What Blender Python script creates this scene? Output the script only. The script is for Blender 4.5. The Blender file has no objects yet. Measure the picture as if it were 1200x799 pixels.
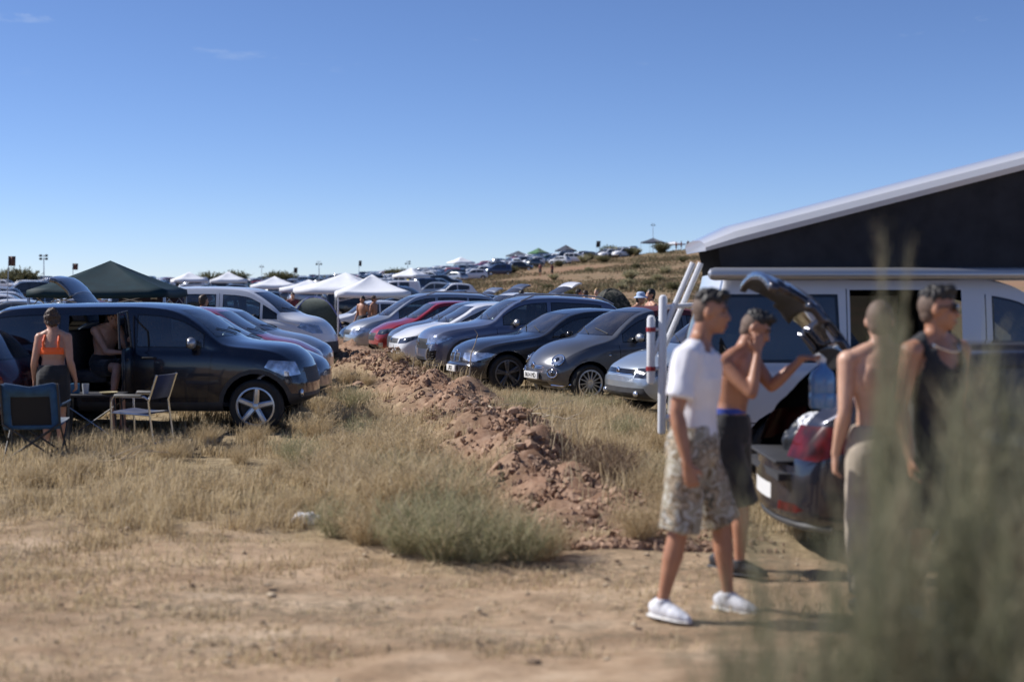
import bpy, bmesh, math, random
import numpy as np
from mathutils import Vector, Matrix, noise
from mathutils.bvhtree import BVHTree
R = math.radians
random.seed(7)
rng = np.random.default_rng(7)
scene = bpy.context.scene
COL = scene.collection

# ---------------------------------------------------------------- camera, sky, sun, exposure
CAM_Z = 1.9
cam_data = bpy.data.cameras.new('camera')
cam_data.lens = 50
cam_data.sensor_width = 36
cam_data.clip_start = 0.1
cam_data.clip_end = 12000
cam_data.dof.use_dof = True
cam_data.dof.focus_distance = 24.0
cam_data.dof.aperture_fstop = 1.35
cam_data.dof.aperture_blades = 0
cam = bpy.data.objects.new('camera', cam_data)
COL.objects.link(cam)
cam.location = (0, 0, CAM_Z)
cam.rotation_euler = (R(90) - math.atan(67.5 / 1667), 0, 0)
scene.camera = cam

SUN_EL, SUN_AZ = 41.0, 15.0          # azimuth: degrees beyond straight left (towards the far side)
sun_dir = Vector((-math.cos(R(SUN_EL)) * math.cos(R(SUN_AZ)), math.cos(R(SUN_EL)) * math.sin(R(SUN_AZ)), math.sin(R(SUN_EL))))
world = bpy.data.worlds.new('World')
scene.world = world
world.use_nodes = True
wn = world.node_tree.nodes
wl = world.node_tree.links
sky = wn.new('ShaderNodeTexSky')
sky.sky_type = 'NISHITA'
sky.sun_disc = False
sky.sun_elevation = R(SUN_EL)
# Nishita: rotation 0 puts the sun at +Y, positive turns towards +X
sky.sun_rotation = math.atan2(sun_dir.x, sun_dir.y)
sky.altitude = 0
sky.air_density = 0.62
sky.dust_density = 0.0
sky.ozone_density = 6.0
cool = wn.new('ShaderNodeMix'); cool.data_type = 'RGBA'; cool.blend_type = 'MULTIPLY'      # the photograph's cool white balance
cool.inputs['Factor'].default_value = 1.0
cool.inputs['B'].default_value = (0.985, 0.94, 1.03, 1)
wl.new(sky.outputs[0], cool.inputs['A'])
# a few thin wisps of cloud high up
wtc = wn.new('ShaderNodeTexCoord'); wmp = wn.new('ShaderNodeMapping'); wmp.inputs['Scale'].default_value = (9, 9, 42); wmp.inputs['Location'].default_value = (.4, 1.3, 2.2)
wno = wn.new('ShaderNodeTexNoise'); wno.inputs['Scale'].default_value = 1.0; wno.inputs['Detail'].default_value = 9; wno.inputs['Roughness'].default_value = .62
wl.new(wtc.outputs['Generated'], wmp.inputs[0]); wl.new(wmp.outputs[0], wno.inputs['Vector'])
wmr = wn.new('ShaderNodeMapRange'); wmr.inputs['From Min'].default_value = .615; wmr.inputs['From Max'].default_value = .80; wmr.inputs['To Max'].default_value = .5
wl.new(wno.outputs['Fac'], wmr.inputs['Value'])
wsp = wn.new('ShaderNodeSeparateXYZ'); wl.new(wtc.outputs['Generated'], wsp.inputs[0])
wmz = wn.new('ShaderNodeMapRange'); wmz.inputs['From Min'].default_value = .13; wmz.inputs['From Max'].default_value = .18
wl.new(wsp.outputs['Z'], wmz.inputs['Value'])
wmu = wn.new('ShaderNodeMath'); wmu.operation = 'MULTIPLY'; wl.new(wmr.outputs[0], wmu.inputs[0]); wl.new(wmz.outputs[0], wmu.inputs[1])
wcl = wn.new('ShaderNodeMix'); wcl.data_type = 'RGBA'; wcl.inputs['B'].default_value = (6.5, 7.0, 7.4, 1)
wl.new(wmu.outputs[0], wcl.inputs['Factor']); wl.new(cool.outputs['Result'], wcl.inputs['A'])
wl.new(wcl.outputs['Result'], wn['Background'].inputs[0])
wn['Background'].inputs[1].default_value = 0.099

sun_data = bpy.data.lights.new('sun', 'SUN')
sun_data.energy = 4.9
sun_data.angle = R(0.5)
sun_data.color = (1.0, 0.955, 0.915)
sun = bpy.data.objects.new('sun', sun_data)
COL.objects.link(sun)
sun.rotation_euler = sun_dir.to_track_quat('Z', 'Y').to_euler()
sun.location = (-30, 10, 40)

scene.view_settings.view_transform = 'Standard'
scene.view_settings.look = 'None'
scene.view_settings.exposure = 0.30
scene.view_settings.gamma = 1.0
scene.view_settings.use_curve_mapping = False
scene.cycles.use_denoising = True
try:
    scene.cycles.denoiser = 'OPENIMAGEDENOISE'
    scene.cycles.denoising_input_passes = 'RGB_ALBEDO_NORMAL'
except Exception:
    pass
scene.cycles.max_bounces = 8
scene.cycles.transparent_max_bounces = 16
scene.cycles.caustics_reflective = False
scene.cycles.caustics_refractive = False
scene.cycles.sample_clamp_indirect = 6.0

# ---------------------------------------------------------------- helpers
def px(x, y, Y):
    """world point seen at photo pixel (x, y) at depth Y (used only to read positions off the photograph)"""
    return Vector(((x - 600) / 1667 * Y, Y, CAM_Z - (y - 332) / 1667 * Y))

def tag(o, label=None, cat=None, group=None, kind=None):
    if label: o['label'] = label
    if cat: o['category'] = cat
    if group: o['group'] = group
    if kind: o['kind'] = kind
    return o

def empty(name, loc=(0, 0, 0), rz=0.0, parent=None):
    o = bpy.data.objects.new(name, None)
    o.empty_display_size = 0.2
    COL.objects.link(o)
    o.location = loc
    o.rotation_euler = (0, 0, rz)
    if parent: o.parent = parent
    return o

def link(name, me, mats=None, parent=None, loc=None, sharp=35, smooth=True):
    o = bpy.data.objects.new(name, me)
    COL.objects.link(o)
    if mats is not None:
        for m in (mats if isinstance(mats, (list, tuple)) else [mats]):
            me.materials.append(m)
    if smooth and len(me.polygons):
        me.polygons.foreach_set('use_smooth', [True] * len(me.polygons))
        if sharp: me.set_sharp_from_angle(angle=R(sharp))
    if parent: o.parent = parent
    if loc is not None: o.location = loc
    return o

class MB:
    """collects simple shapes into one mesh"""
    def __init__(s):
        s.v, s.f, s.m = [], [], []
        s.mat = 0
    def add(s, vs, fs):
        b = len(s.v)
        s.v += [tuple(p) for p in vs]
        s.f += [tuple(b + i for i in f) for f in fs]
        s.m += [s.mat] * len(fs)
    def box(s, c, d, rot=None, bev=0.0):
        bm = bmesh.new()
        bmesh.ops.create_cube(bm, size=1)
        for v in bm.verts: v.co = Vector((v.co.x * d[0], v.co.y * d[1], v.co.z * d[2]))
        if bev > 0:
            bmesh.ops.bevel(bm, geom=bm.edges[:], offset=bev, segments=2, affect='EDGES', profile=0.5)
        M = (rot.to_matrix() if rot is not None and not isinstance(rot, Matrix) else (rot or Matrix.Identity(3)))
        vs = [M @ v.co + Vector(c) for v in bm.verts]
        bm.verts.index_update()
        s.add(vs, [[v.index for v in f.verts] for f in bm.faces])
        bm.free()
        return s
    def tube(s, pts, rad, n=8, side=None, rad2=None, cap=True, round_cap=False, closed=False):
        pts = [Vector(p) for p in pts]
        k = len(pts)
        if not hasattr(rad, '__len__'): rad = [rad] * k
        rad = list(rad)
        rad2 = list(rad2) if rad2 is not None else list(rad)
        if round_cap:
            d0 = (pts[0] - pts[1]).normalized(); d1 = (pts[-1] - pts[-2]).normalized()
            a, b, a2, b2 = rad[0], rad[-1], rad2[0], rad2[-1]
            pts = [pts[0] + d0 * a * .9, pts[0] + d0 * a * .6] + pts + [pts[-1] + d1 * b * .6, pts[-1] + d1 * b * .9]
            rad = [a * .35, a * .8] + rad + [b * .8, b * .35]
            rad2 = [a2 * .35, a2 * .8] + rad2 + [b2 * .8, b2 * .35]
            k = len(pts)
        vs, prev = [], None
        for i in range(k):
            if closed: t = pts[(i + 1) % k] - pts[i - 1]
            else: t = pts[min(i + 1, k - 1)] - pts[max(i - 1, 0)]
            if t.length < 1e-9: t = Vector((0, 0, 1))
            t.normalize()
            if side is not None:
                u = Vector(side) - t * t.dot(Vector(side))
            elif prev is None:
                u = t.orthogonal()
            else:
                u = prev - t * t.dot(prev)
            if u.length < 1e-6: u = t.orthogonal()
            u.normalize(); prev = u
            w = t.cross(u)
            for j in range(n):
                a = 2 * math.pi * j / n
                vs.append(pts[i] + u * math.cos(a) * rad[i] + w * math.sin(a) * rad2[i])
        fs = []
        rng_ = k if closed else k - 1
        for i in range(rng_):
            i2 = (i + 1) % k
            for j in range(n):
                fs.append((i * n + j, i * n + (j + 1) % n, i2 * n + (j + 1) % n, i2 * n + j))
        if cap and not closed:
            fs.append(tuple(reversed(range(n))))
            fs.append(tuple((k - 1) * n + j for j in range(n)))
        s.add(vs, fs)
        return s
    def ball(s, c, r, seg=16, rings=10, M=None):
        if not hasattr(r, '__len__'): r = (r, r, r)
        vs, fs = [], []
        for i in range(rings + 1):
            th = math.pi * i / rings
            for j in range(seg):
                a = 2 * math.pi * j / seg
                p = Vector((r[0] * math.sin(th) * math.cos(a), r[1] * math.sin(th) * math.sin(a), r[2] * math.cos(th)))
                if M is not None: p = M @ p
                vs.append(p + Vector(c))
        for i in range(rings):
            for j in range(seg):
                a, b = i * seg + j, i * seg + (j + 1) % seg
                c2, d = (i + 1) * seg + (j + 1) % seg, (i + 1) * seg + j
                if i == 0: fs.append((a, c2, d))
                elif i == rings - 1: fs.append((a, b, d))
                else: fs.append((a, b, c2, d))
        s.add(vs, [tuple(reversed(f)) for f in fs])
        return s
    def lathe(s, prof, n=32, axis='y', c=(0, 0, 0), close=False):
        """prof: (radius, along) pairs, revolved about axis"""
        vs, fs = [], []
        k = len(prof)
        for r, h in prof:
            for j in range(n):
                a = 2 * math.pi * j / n
                ca, sa = r * math.cos(a), r * math.sin(a)
                p = {'y': (ca, h, sa), 'z': (ca, sa, h), 'x': (h, ca, sa)}[axis]
                vs.append(Vector(p) + Vector(c))
        for i in range(k if close else k - 1):
            i2 = (i + 1) % k
            for j in range(n):
                fs.append((i * n + j, i2 * n + j, i2 * n + (j + 1) % n, i * n + (j + 1) % n))
        s.add(vs, fs)
        return s
    def mesh(s, name='mesh'):
        me = bpy.data.meshes.new(name)
        me.from_pydata(s.v, [], s.f)
        if any(s.m): me.polygons.foreach_set('material_index', s.m)
        me.update()
        return me
    def build(s, name, mats, parent=None, sharp=35, smooth=True):
        return link(name, s.mesh(name), mats, parent, sharp=sharp, smooth=smooth)

# ---------------------------------------------------------------- materials
def new_mat(name):
    m = bpy.data.materials.new(name)
    m.use_nodes = True
    n = m.node_tree.nodes
    return m, n, m.node_tree.links, n['Principled BSDF']

def simple(name, col, rough=0.6, metal=0.0, coat=0.0, spec=0.5, var=0.0, scale=20.0, det=5, sheen=0.0):
    m, n, l, b = new_mat(name)
    b.inputs['Base Color'].default_value = (*col, 1)
    b.inputs['Roughness'].default_value = rough
    b.inputs['Metallic'].default_value = metal
    b.inputs['Coat Weight'].default_value = coat
    b.inputs['Coat Roughness'].default_value = 0.04
    b.inputs['Specular IOR Level'].default_value = spec
    if sheen: b.inputs['Sheen Weight'].default_value = sheen
    if var:
        tc = n.new('ShaderNodeTexCoord'); no = n.new('ShaderNodeTexNoise')
        no.inputs['Scale'].default_value = scale; no.inputs['Detail'].default_value = det
        l.new(tc.outputs['Object'], no.inputs['Vector'])
        r = n.new('ShaderNodeMapRange')
        r.inputs['From Min'].default_value = .3; r.inputs['From Max'].default_value = .7
        r.inputs['To Min'].default_value = 1 - var; r.inputs['To Max'].default_value = 1 + var
        l.new(no.outputs['Fac'], r.inputs['Value'])
        h = n.new('ShaderNodeHueSaturation'); h.inputs['Color'].default_value = (*col, 1)
        l.new(r.outputs['Result'], h.inputs['Value'])
        l.new(h.outputs['Color'], b.inputs['Base Color'])
    return m

def paint(name, col, metal=0.35, rough=0.32, dust=0.35):
    """car paint with clear coat, road dust rising from the sills and a dark inside"""
    m, n, l, b = new_mat(name)
    tc = n.new('ShaderNodeTexCoord')
    no = n.new('ShaderNodeTexNoise'); no.inputs['Scale'].default_value = 3.5; no.inputs['Detail'].default_value = 8; no.inputs['Roughness'].default_value = .7
    l.new(tc.outputs['Object'], no.inputs['Vector'])
    sp = n.new('ShaderNodeSeparateXYZ'); l.new(tc.outputs['Object'], sp.inputs[0])
    hz = n.new('ShaderNodeMapRange')
    hz.inputs['From Min'].default_value = 0.2; hz.inputs['From Max'].default_value = 0.75
    hz.inputs['To Min'].default_value = 1.0; hz.inputs['To Max'].default_value = 0.22
    l.new(sp.outputs['Z'], hz.inputs['Value'])
    nr = n.new('ShaderNodeMapRange'); nr.inputs['From Min'].default_value = .35; nr.inputs['From Max'].default_value = .75
    l.new(no.outputs['Fac'], nr.inputs['Value'])
    mu = n.new('ShaderNodeMath'); mu.operation = 'MULTIPLY'
    l.new(hz.outputs[0], mu.inputs[0]); l.new(nr.outputs[0], mu.inputs[1])
    mu2 = n.new('ShaderNodeMath'); mu2.operation = 'MULTIPLY'; mu2.inputs[1].default_value = dust
    l.new(mu.outputs[0], mu2.inputs[0])
    mix = n.new('ShaderNodeMix'); mix.data_type = 'RGBA'
    mix.inputs['A'].default_value = (*col, 1); mix.inputs['B'].default_value = (0.30, 0.235, 0.17, 1)
    l.new(mu2.outputs[0], mix.inputs['Factor'])
    l.new(mix.outputs['Result'], b.inputs['Base Color'])
    b.inputs['Metallic'].default_value = metal
    b.inputs['Roughness'].default_value = rough
    b.inputs['Coat Weight'].default_value = 0.9
    b.inputs['Coat Roughness'].default_value = 0.06
    ge = n.new('ShaderNodeNewGeometry')
    dk = n.new('ShaderNodeBsdfDiffuse'); dk.inputs[0].default_value = (0.02, 0.02, 0.022, 1)
    ms = n.new('ShaderNodeMixShader')
    l.new(ge.outputs['Backfacing'], ms.inputs[0]); l.new(b.outputs[0], ms.inputs[1]); l.new(dk.outputs[0], ms.inputs[2])
    l.new(ms.outputs[0], n['Material Output'].inputs[0])
    return m

def glass(name, tint=(0.45, 0.5, 0.5), dark=0.0):
    m, n, l, b = new_mat(name)
    n.remove(b)
    tr = n.new('ShaderNodeBsdfTransparent'); tr.inputs[0].default_value = (*tint, 1)
    gl = n.new('ShaderNodeBsdfGlossy'); gl.inputs['Roughness'].default_value = 0.02
    gl.inputs['Color'].default_value = (.95, .97, 1, 1)
    fr = n.new('ShaderNodeFresnel'); fr.inputs['IOR'].default_value = 1.95
    ms = n.new('ShaderNodeMixShader')
    l.new(fr.outputs[0], ms.inputs[0]); l.new(tr.outputs[0], ms.inputs[1]); l.new(gl.outputs[0], ms.inputs[2])
    # thin film of dust
    df = n.new('ShaderNodeBsdfDiffuse'); df.inputs[0].default_value = (0.32, 0.27, 0.21, 1)
    no = n.new('ShaderNodeTexNoise'); no.inputs['Scale'].default_value = 2.5; no.inputs['Detail'].default_value = 6
    tc = n.new('ShaderNodeTexCoord'); l.new(tc.outputs['Object'], no.inputs['Vector'])
    mr = n.new('ShaderNodeMapRange'); mr.inputs['From Min'].default_value = .35; mr.inputs['From Max'].default_value = .7
    mr.inputs['To Min'].default_value = 0.03; mr.inputs['To Max'].default_value = 0.13
    l.new(no.outputs['Fac'], mr.inputs['Value'])
    m2 = n.new('ShaderNodeMixShader')
    l.new(mr.outputs[0], m2.inputs[0]); l.new(ms.outputs[0], m2.inputs[1]); l.new(df.outputs[0], m2.inputs[2])
    l.new(m2.outputs[0], n['Material Output'].inputs[0])
    return m

M = {}
M['glass'] = glass('car_glass', (0.42, 0.48, 0.47))
M['tint'] = glass('tinted_glass', (0.06, 0.07, 0.08))
M['rubber'] = simple('tyre_rubber', (0.022, 0.021, 0.02), 0.85, var=0.3, scale=8)
M['black'] = simple('black_plastic', (0.018, 0.018, 0.019), 0.55, var=0.2, scale=10)
M['cladding'] = simple('grey_cladding', (0.035, 0.035, 0.037), 0.6, var=0.25, scale=8)
M['gloss_black'] = simple('gloss_black', (0.012, 0.012, 0.014), 0.12)
M['inside'] = simple('car_inside', (0.03, 0.03, 0.033), 0.8)
M['seat'] = simple('seat_cloth', (0.055, 0.055, 0.06), 0.9, var=0.2)
M['alloy'] = simple('alloy', (0.55, 0.56, 0.58), 0.3, metal=0.9, var=.1)
M['dark_alloy'] = simple('dark_alloy', (0.13, 0.13, 0.14), 0.35, metal=0.7, var=.2)
M['chrome'] = simple('chrome', (0.8, 0.8, 0.82), 0.08, metal=1.0)
M['lamp'] = simple('headlight_lens', (0.55, 0.57, 0.6), 0.12, metal=0.75, coat=1.0, var=0.45, scale=11, det=1)
M['lamp_dark'] = simple('dark_headlight_lens', (0.10, 0.105, 0.12), 0.1, metal=0.6, coat=1.0, var=0.8, scale=9, det=1)
M['tail'] = simple('tail_lens', (0.07, 0.003, 0.004), 0.3, coat=0.0, spec=.35, var=.7, scale=9, det=1)
M['plate'] = simple('number_plate', (0.72, 0.72, 0.70), 0.4)
M['ink'] = simple('plate_ink', (0.02, 0.02, 0.02), 0.5)
M['white_metal'] = simple('white_metal', (0.72, 0.73, 0.74), 0.35, coat=.4)
M['grey_metal'] = simple('grey_metal', (0.42, 0.43, 0.45), 0.35, metal=.7)
M['steel'] = simple('steel_tube', (0.62, 0.63, 0.64), 0.22, metal=1.0)

# ---------------------------------------------------------------- car builder
def pchip(xs, ys, xq):
    xs = np.asarray(xs, float); ys = np.asarray(ys, float); xq = np.clip(np.asarray(xq, float), xs[0], xs[-1])
    h = np.diff(xs); d = np.diff(ys) / h
    m = np.zeros(len(xs)); m[0], m[-1] = d[0], d[-1]
    for i in range(1, len(xs) - 1):
        if d[i - 1] * d[i] <= 0: m[i] = 0
        else:
            w1, w2 = 2 * h[i] + h[i - 1], h[i] + 2 * h[i - 1]
            m[i] = (w1 + w2) / (w1 / d[i - 1] + w2 / d[i])
    i = np.clip(np.searchsorted(xs, xq) - 1, 0, len(xs) - 2)
    t = (xq - xs[i]) / h[i]
    return ((2*t**3 - 3*t**2 + 1) * ys[i] + (t**3 - 2*t**2 + t) * h[i] * m[i] + (-2*t**3 + 3*t**2) * ys[i+1] + (t**3 - t**2) * h[i] * m[i+1])

def catmull(P, sub):
    out = []
    n = len(P)
    for i in range(n - 1):
        p0, p1, p2, p3 = P[max(i-1, 0)], P[i], P[i+1], P[min(i+2, n-1)]
        for k in range(sub):
            t = k / sub
            out.append(tuple(0.5 * ((2*b) + (-a + c)*t + (2*a - 5*b + 4*c - d)*t*t + (-a + 3*b - 3*c + d)*t**3) for a, b, c, d in zip(p0, p1, p2, p3)))
    out.append(P[-1])
    return out

class Shell:
    """a car body: half sections lofted nose to tail, then cut into panels, panes and lamps"""
    def __init__(s, P, sub=3, dx=0.09):
        s.P = P
        L, W, H = P['L'], P['W'], P['H']
        s.L = L; hw = s.hw = W / 2
        prof = P['prof']; belt = P['belt']; bot = P.get('bot', [(0, .30), (.25, .22), (.6, .2), (L - .7, .22), (L - .25, .28), (L, .36)])
        plan = P.get('plan', [(0, .80), (.12, .9), (.4, .97), (.9, 1.0), (L - .9, 1.0), (L - .35, .96), (L - .1, .9), (L, .82)])
        s.zt = lambda d: float(pchip(*zip(*prof), d)); s.zb = lambda d: float(pchip(*zip(*bot), d))
        s.belt = lambda d: float(pchip(*zip(*belt), d)); s.wf = lambda d: float(pchip(*zip(*plan), d)) * hw
        tumble = P.get('tumble', .3)
        kf, kr = P.get('kf', .22), P.get('kr', .12)
        nose = P.get('nose', [(0, .06), (.25, 0), (.5, 0), (.65, .02), (.8, .07), (1.2, .2)])
        tailp = P.get('tailp', [(0, .05), (.4, 0), (.6, 0), (.9, .03), (2, .03)])
        s.ends = lambda x, y, z: 0
        ds = list(np.arange(0, L, dx)) + [0.02, 0.05, L - .02, L - .05, L]
        ds = sorted(set(round(d, 3) for d in ds))
        ds = [d for i, d in enumerate(ds) if i == 0 or d - ds[i-1] > .012]
        if ds[-1] < L: ds[-1] = L
        rr = P.get('round', .10)
        bm = s.bm = bmesh.new()
        s.reg = bm.faces.layers.int.new('reg')
        rows = []
        for d in ds:
            zt, zb, be, w = s.zt(d), s.zb(d), s.belt(d), s.wf(d)
            e = min(d, L - d) / rr
            k = 1 if e >= 1 else math.sqrt(max(0, 1 - (1 - e) ** 2))
            w *= .93 + .07 * k; zb += .05 * (1 - k); zt -= .05 * (1 - k)
            be = min(be, zt - .06)
            up = zt - be
            b = min(1, max(0, (up - .06) / .25))
            ws = w * .955
            wr = ws - tumble * max(0, up - .08) - .012 * b
            crown = .03 * b + .035 * (1 - b)
            low = P.get('low', .95)
            hh = max(.02, be - zb); z3 = zb + min(.16, .38 * hh); z5 = be - min(.09, .2 * hh)
            pts = [(0, zb), (w * .8, zb), (w * low, zb + min(.05, .14 * hh)), (w * (low + .03), z3), (w, z3 * .45 + z5 * .55),
                   (w * .992, z5), (ws, be),
                   (wr * b + (1-b) * w * .90, zt - .05 * b - .022 * (1-b)),
                   ((wr - .06) * b + (1-b) * w * .80, zt - .012),
                   (wr * .55, zt + crown * .68), (0, zt + crown)]
            if b > 0.3:
                pts.insert(7, ((ws * .5 + wr * .5) + .008, (be + zt - .05) / 2))
            else:
                pts.insert(7, (ws * .5 + .5 * (wr * b + (1-b) * w * .90), (be + pts[7][1]) / 2 + .004))
            rows.append([(d, y, z) for y, z in catmull(pts, sub)])
        Mh = len(rows[0])
        def warp(d, y, z):
            q = min(1.3, abs(y) / hw)
            f = max(0, 1 - d / (.45 * L)); g = max(0, 1 - (L - d) / (.4 * L))
            x = L / 2 - d
            x -= kf * f * q ** 2.3
            x += kr * g * q ** 2.3
            x -= float(np.interp(z, *zip(*nose))) * math.exp(-(d / .28) ** 2)
            x += float(np.interp(z, *zip(*tailp))) * math.exp(-((L - d) / .25) ** 2)
            return Vector((x, y, z))
        V = []
        for r in rows:
            rt = [bm.verts.new(warp(d, -y, z)) for d, y, z in r]
            lf = [bm.verts.new(warp(d, y, z)) for d, y, z in r]
            V.append((rt, lf))
        for i in range(len(V) - 1):
            for side in (0, 1):
                A, B = V[i][side], V[i + 1][side]
                for j in range(Mh - 1):
                    q = (A[j], A[j+1], B[j+1], B[j])
                    bm.faces.new(q if side == 1 else tuple(reversed(q)))
        NC = 8 if sub > 1 else 3
        for end in (0, -1):
            r = rows[end]
            cols = [V[end][0]]
            for c in range(1, NC):
                t = -1 + 2 * c / NC
                cols.append([bm.verts.new(warp(d, y * t, z)) for d, y, z in r])
            cols.append(V[end][1])
            for c in range(NC):
                for j in range(Mh - 1):
                    q = (cols[c][j], cols[c+1][j], cols[c+1][j+1], cols[c][j+1])
                    bm.faces.new(q if end == -1 else tuple(reversed(q)))
        bmesh.ops.remove_doubles(bm, verts=bm.verts[:], dist=2e-4)
        bmesh.ops.recalc_face_normals(bm, faces=bm.faces[:])
        bm.normal_update()
        s.n = 1
        s.names = {0: ('body', 'paint')}
        s.bvh0 = BVHTree.FromBMesh(bm)
    def X(s, d): return s.L / 2 - d
    def surf(s, o, dr):
        """first body surface from o along dr -> (point, normal)"""
        h = s.bvh0.ray_cast(Vector(o), Vector(dr).normalized())
        for k in range(12):
            if h[0] is not None: break
            o = Vector(o) + Vector((0, 0, .02)); h = s.bvh0.ray_cast(o, Vector(dr).normalized())
        return (h[0], h[1]) if h[0] is not None else (Vector(o), -Vector(dr).normalized())
    def cut(s, poly, ang, name, mat, sel=None, only=None, rid=None):
        """poly: (u, z) in the view along horizontal direction ang (deg): 0 looks along -x at the nose (u = y),
        90 looks along -y at the left side (u = -x) ..."""
        bm = s.bm
        D = Vector((math.cos(R(ang)), math.sin(R(ang)), 0))          # from the car towards the viewer
        U = Vector((-D.y, D.x, 0))
        area = sum(poly[i][0] * poly[(i+1) % len(poly)][1] - poly[(i+1) % len(poly)][0] * poly[i][1] for i in range(len(poly)))
        if area < 0: poly = poly[::-1]
        us = [p[0] for p in poly]; zs = [p[1] for p in poly]
        bb = (min(us) - .02, max(us) + .02, min(zs) - .02, max(zs) + .02)
        def ok(f):
            if only is not None and f[s.reg] not in only: return False
            if f.normal.dot(D) < .12: return False
            if sel is not None and not sel(f.calc_center_median()): return False
            u = [v.co.dot(U) for v in f.verts]; z = [v.co.z for v in f.verts]
            return max(u) > bb[0] and min(u) < bb[1] and max(z) > bb[2] and min(z) < bb[3]
        fs = [f for f in bm.faces if ok(f)]
        for i in range(len(poly)):
            a, b = poly[i], poly[(i + 1) % len(poly)]
            e = U * (b[0] - a[0]) + Vector((0, 0, b[1] - a[1]))
            if e.length < 1e-6 or not fs: continue
            no = D.cross(e).normalized()
            g = list({x for f in fs for x in (*f.verts, *f.edges)}) + fs
            r = bmesh.ops.bisect_plane(bm, geom=g, dist=1e-4, plane_co=U * a[0] + Vector((0, 0, a[1])), plane_no=no)
            fs = [x for x in r['geom'] if isinstance(x, bmesh.types.BMFace)]
        bm.normal_update()
        if rid is None:
            rid = s.n; s.n += 1
            s.names[rid] = (name, mat)
        k = 0
        for f in set(fs):
            if only is not None and f[s.reg] not in only: continue
            c = f.calc_center_median(); u, z = c.dot(U), c.z
            if all((poly[(i+1) % len(poly)][0] - poly[i][0]) * (z - poly[i][1]) - (poly[(i+1) % len(poly)][1] - poly[i][1]) * (u - poly[i][0]) > -1e-6 for i in range(len(poly))):
                f[s.reg] = rid; k += 1
        return rid
    def side(s, poly_d, name, mat, lr=(1, -1), **kw):
        """poly in (d from the nose, z), on the left (1) and / or right (-1) side"""
        out = []
        for q in lr:
            # viewer at +y: D=(0,1,0), U=(-1,0,0) -> u=-x ; viewer at -y: U=(1,0,0) -> u=x
            pl = [((-s.X(d)) if q == 1 else s.X(d), z) for d, z in poly_d]
            out.append(s.cut(pl, 90 * q, name, mat, **kw))
        return out
    def front(s, poly, name, mat, depth=.9, **kw):
        return s.cut(poly, 0, name, mat, sel=lambda c: c.x > s.L / 2 - depth, **kw)
    def back(s, poly, name, mat, depth=.9, **kw):
        return s.cut([(-u, z) for u, z in poly], 180, name, mat, sel=lambda c: c.x < -s.L / 2 + depth, **kw)
    def corner(s, poly, ang, name, mat, both=True, depth=1.2, **kw):
        """lamp polygon seen from azimuth ang on the left side; mirrored onto the right"""
        D = (math.cos(R(ang)), math.sin(R(ang)))
        sel = (lambda c: c.x > s.L / 2 - depth) if D[0] > 0 else (lambda c: c.x < -s.L / 2 + depth)
        r = [s.cut(poly, ang, name, mat, sel=sel, **kw)]
        if both: r.append(s.cut([(-u, z) for u, z in poly], -ang, name, mat, sel=sel, **kw))
        return r
    def arch(s, d, z, ra, rc=0.0, lr=(1, -1)):
        def circ(r, n=22): return [(d + r * math.cos(2 * math.pi * i / n), z + r * math.sin(2 * math.pi * i / n)) for i in range(n)]
        if rc: s.side(circ(ra + rc), 'arch_trim', 'cladding', lr)
        ids = s.side(circ(ra), 'hole', None, lr)
        kill = [f for f in s.bm.faces if f[s.reg] in ids]
        bmesh.ops.delete(s.bm, geom=kill, context='FACES')
    def hole(s, rid):
        kill = [f for f in s.bm.faces if f[s.reg] == rid]
        bmesh.ops.delete(s.bm, geom=kill, context='FACES')
    def extract(s, rids, off=0.0):
        vm, vs, fs = {}, [], []
        for f in s.bm.faces:
            if f[s.reg] in rids:
                q = []
                for v in f.verts:
                    if v.index not in vm:
                        vm[v.index] = len(vs); vs.append(v.co + v.normal * off)
                    q.append(vm[v.index])
                fs.append(q)
        return vs, fs
    def parts(s):
        s.bm.verts.index_update()
        s.bm.normal_update()
        return {r: s.extract({r}) for r in s.names}

def shrink(poly, k):
    """convex polygon moved inwards by k"""
    n = len(poly)
    area = sum(poly[i][0] * poly[(i+1) % n][1] - poly[(i+1) % n][0] * poly[i][1] for i in range(n))
    if area < 0: poly = poly[::-1]
    out = []
    for i in range(n):
        p0, p1, p2 = Vector(poly[i-1]), Vector(poly[i]), Vector(poly[(i+1) % n])
        e1, e2 = (p1 - p0), (p2 - p1)
        if e1.length < 1e-6 or e2.length < 1e-6: continue
        e1.normalize(); e2.normalize()
        n1, n2 = Vector((-e1.y, e1.x)), Vector((-e2.y, e2.x))
        b = n1 + n2
        if b.length < 1e-4: b = n1
        b.normalize()
        q = p1 + b * (k / max(.45, b.dot(n1)))
        out.append((q.x, q.y))
    return out

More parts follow.
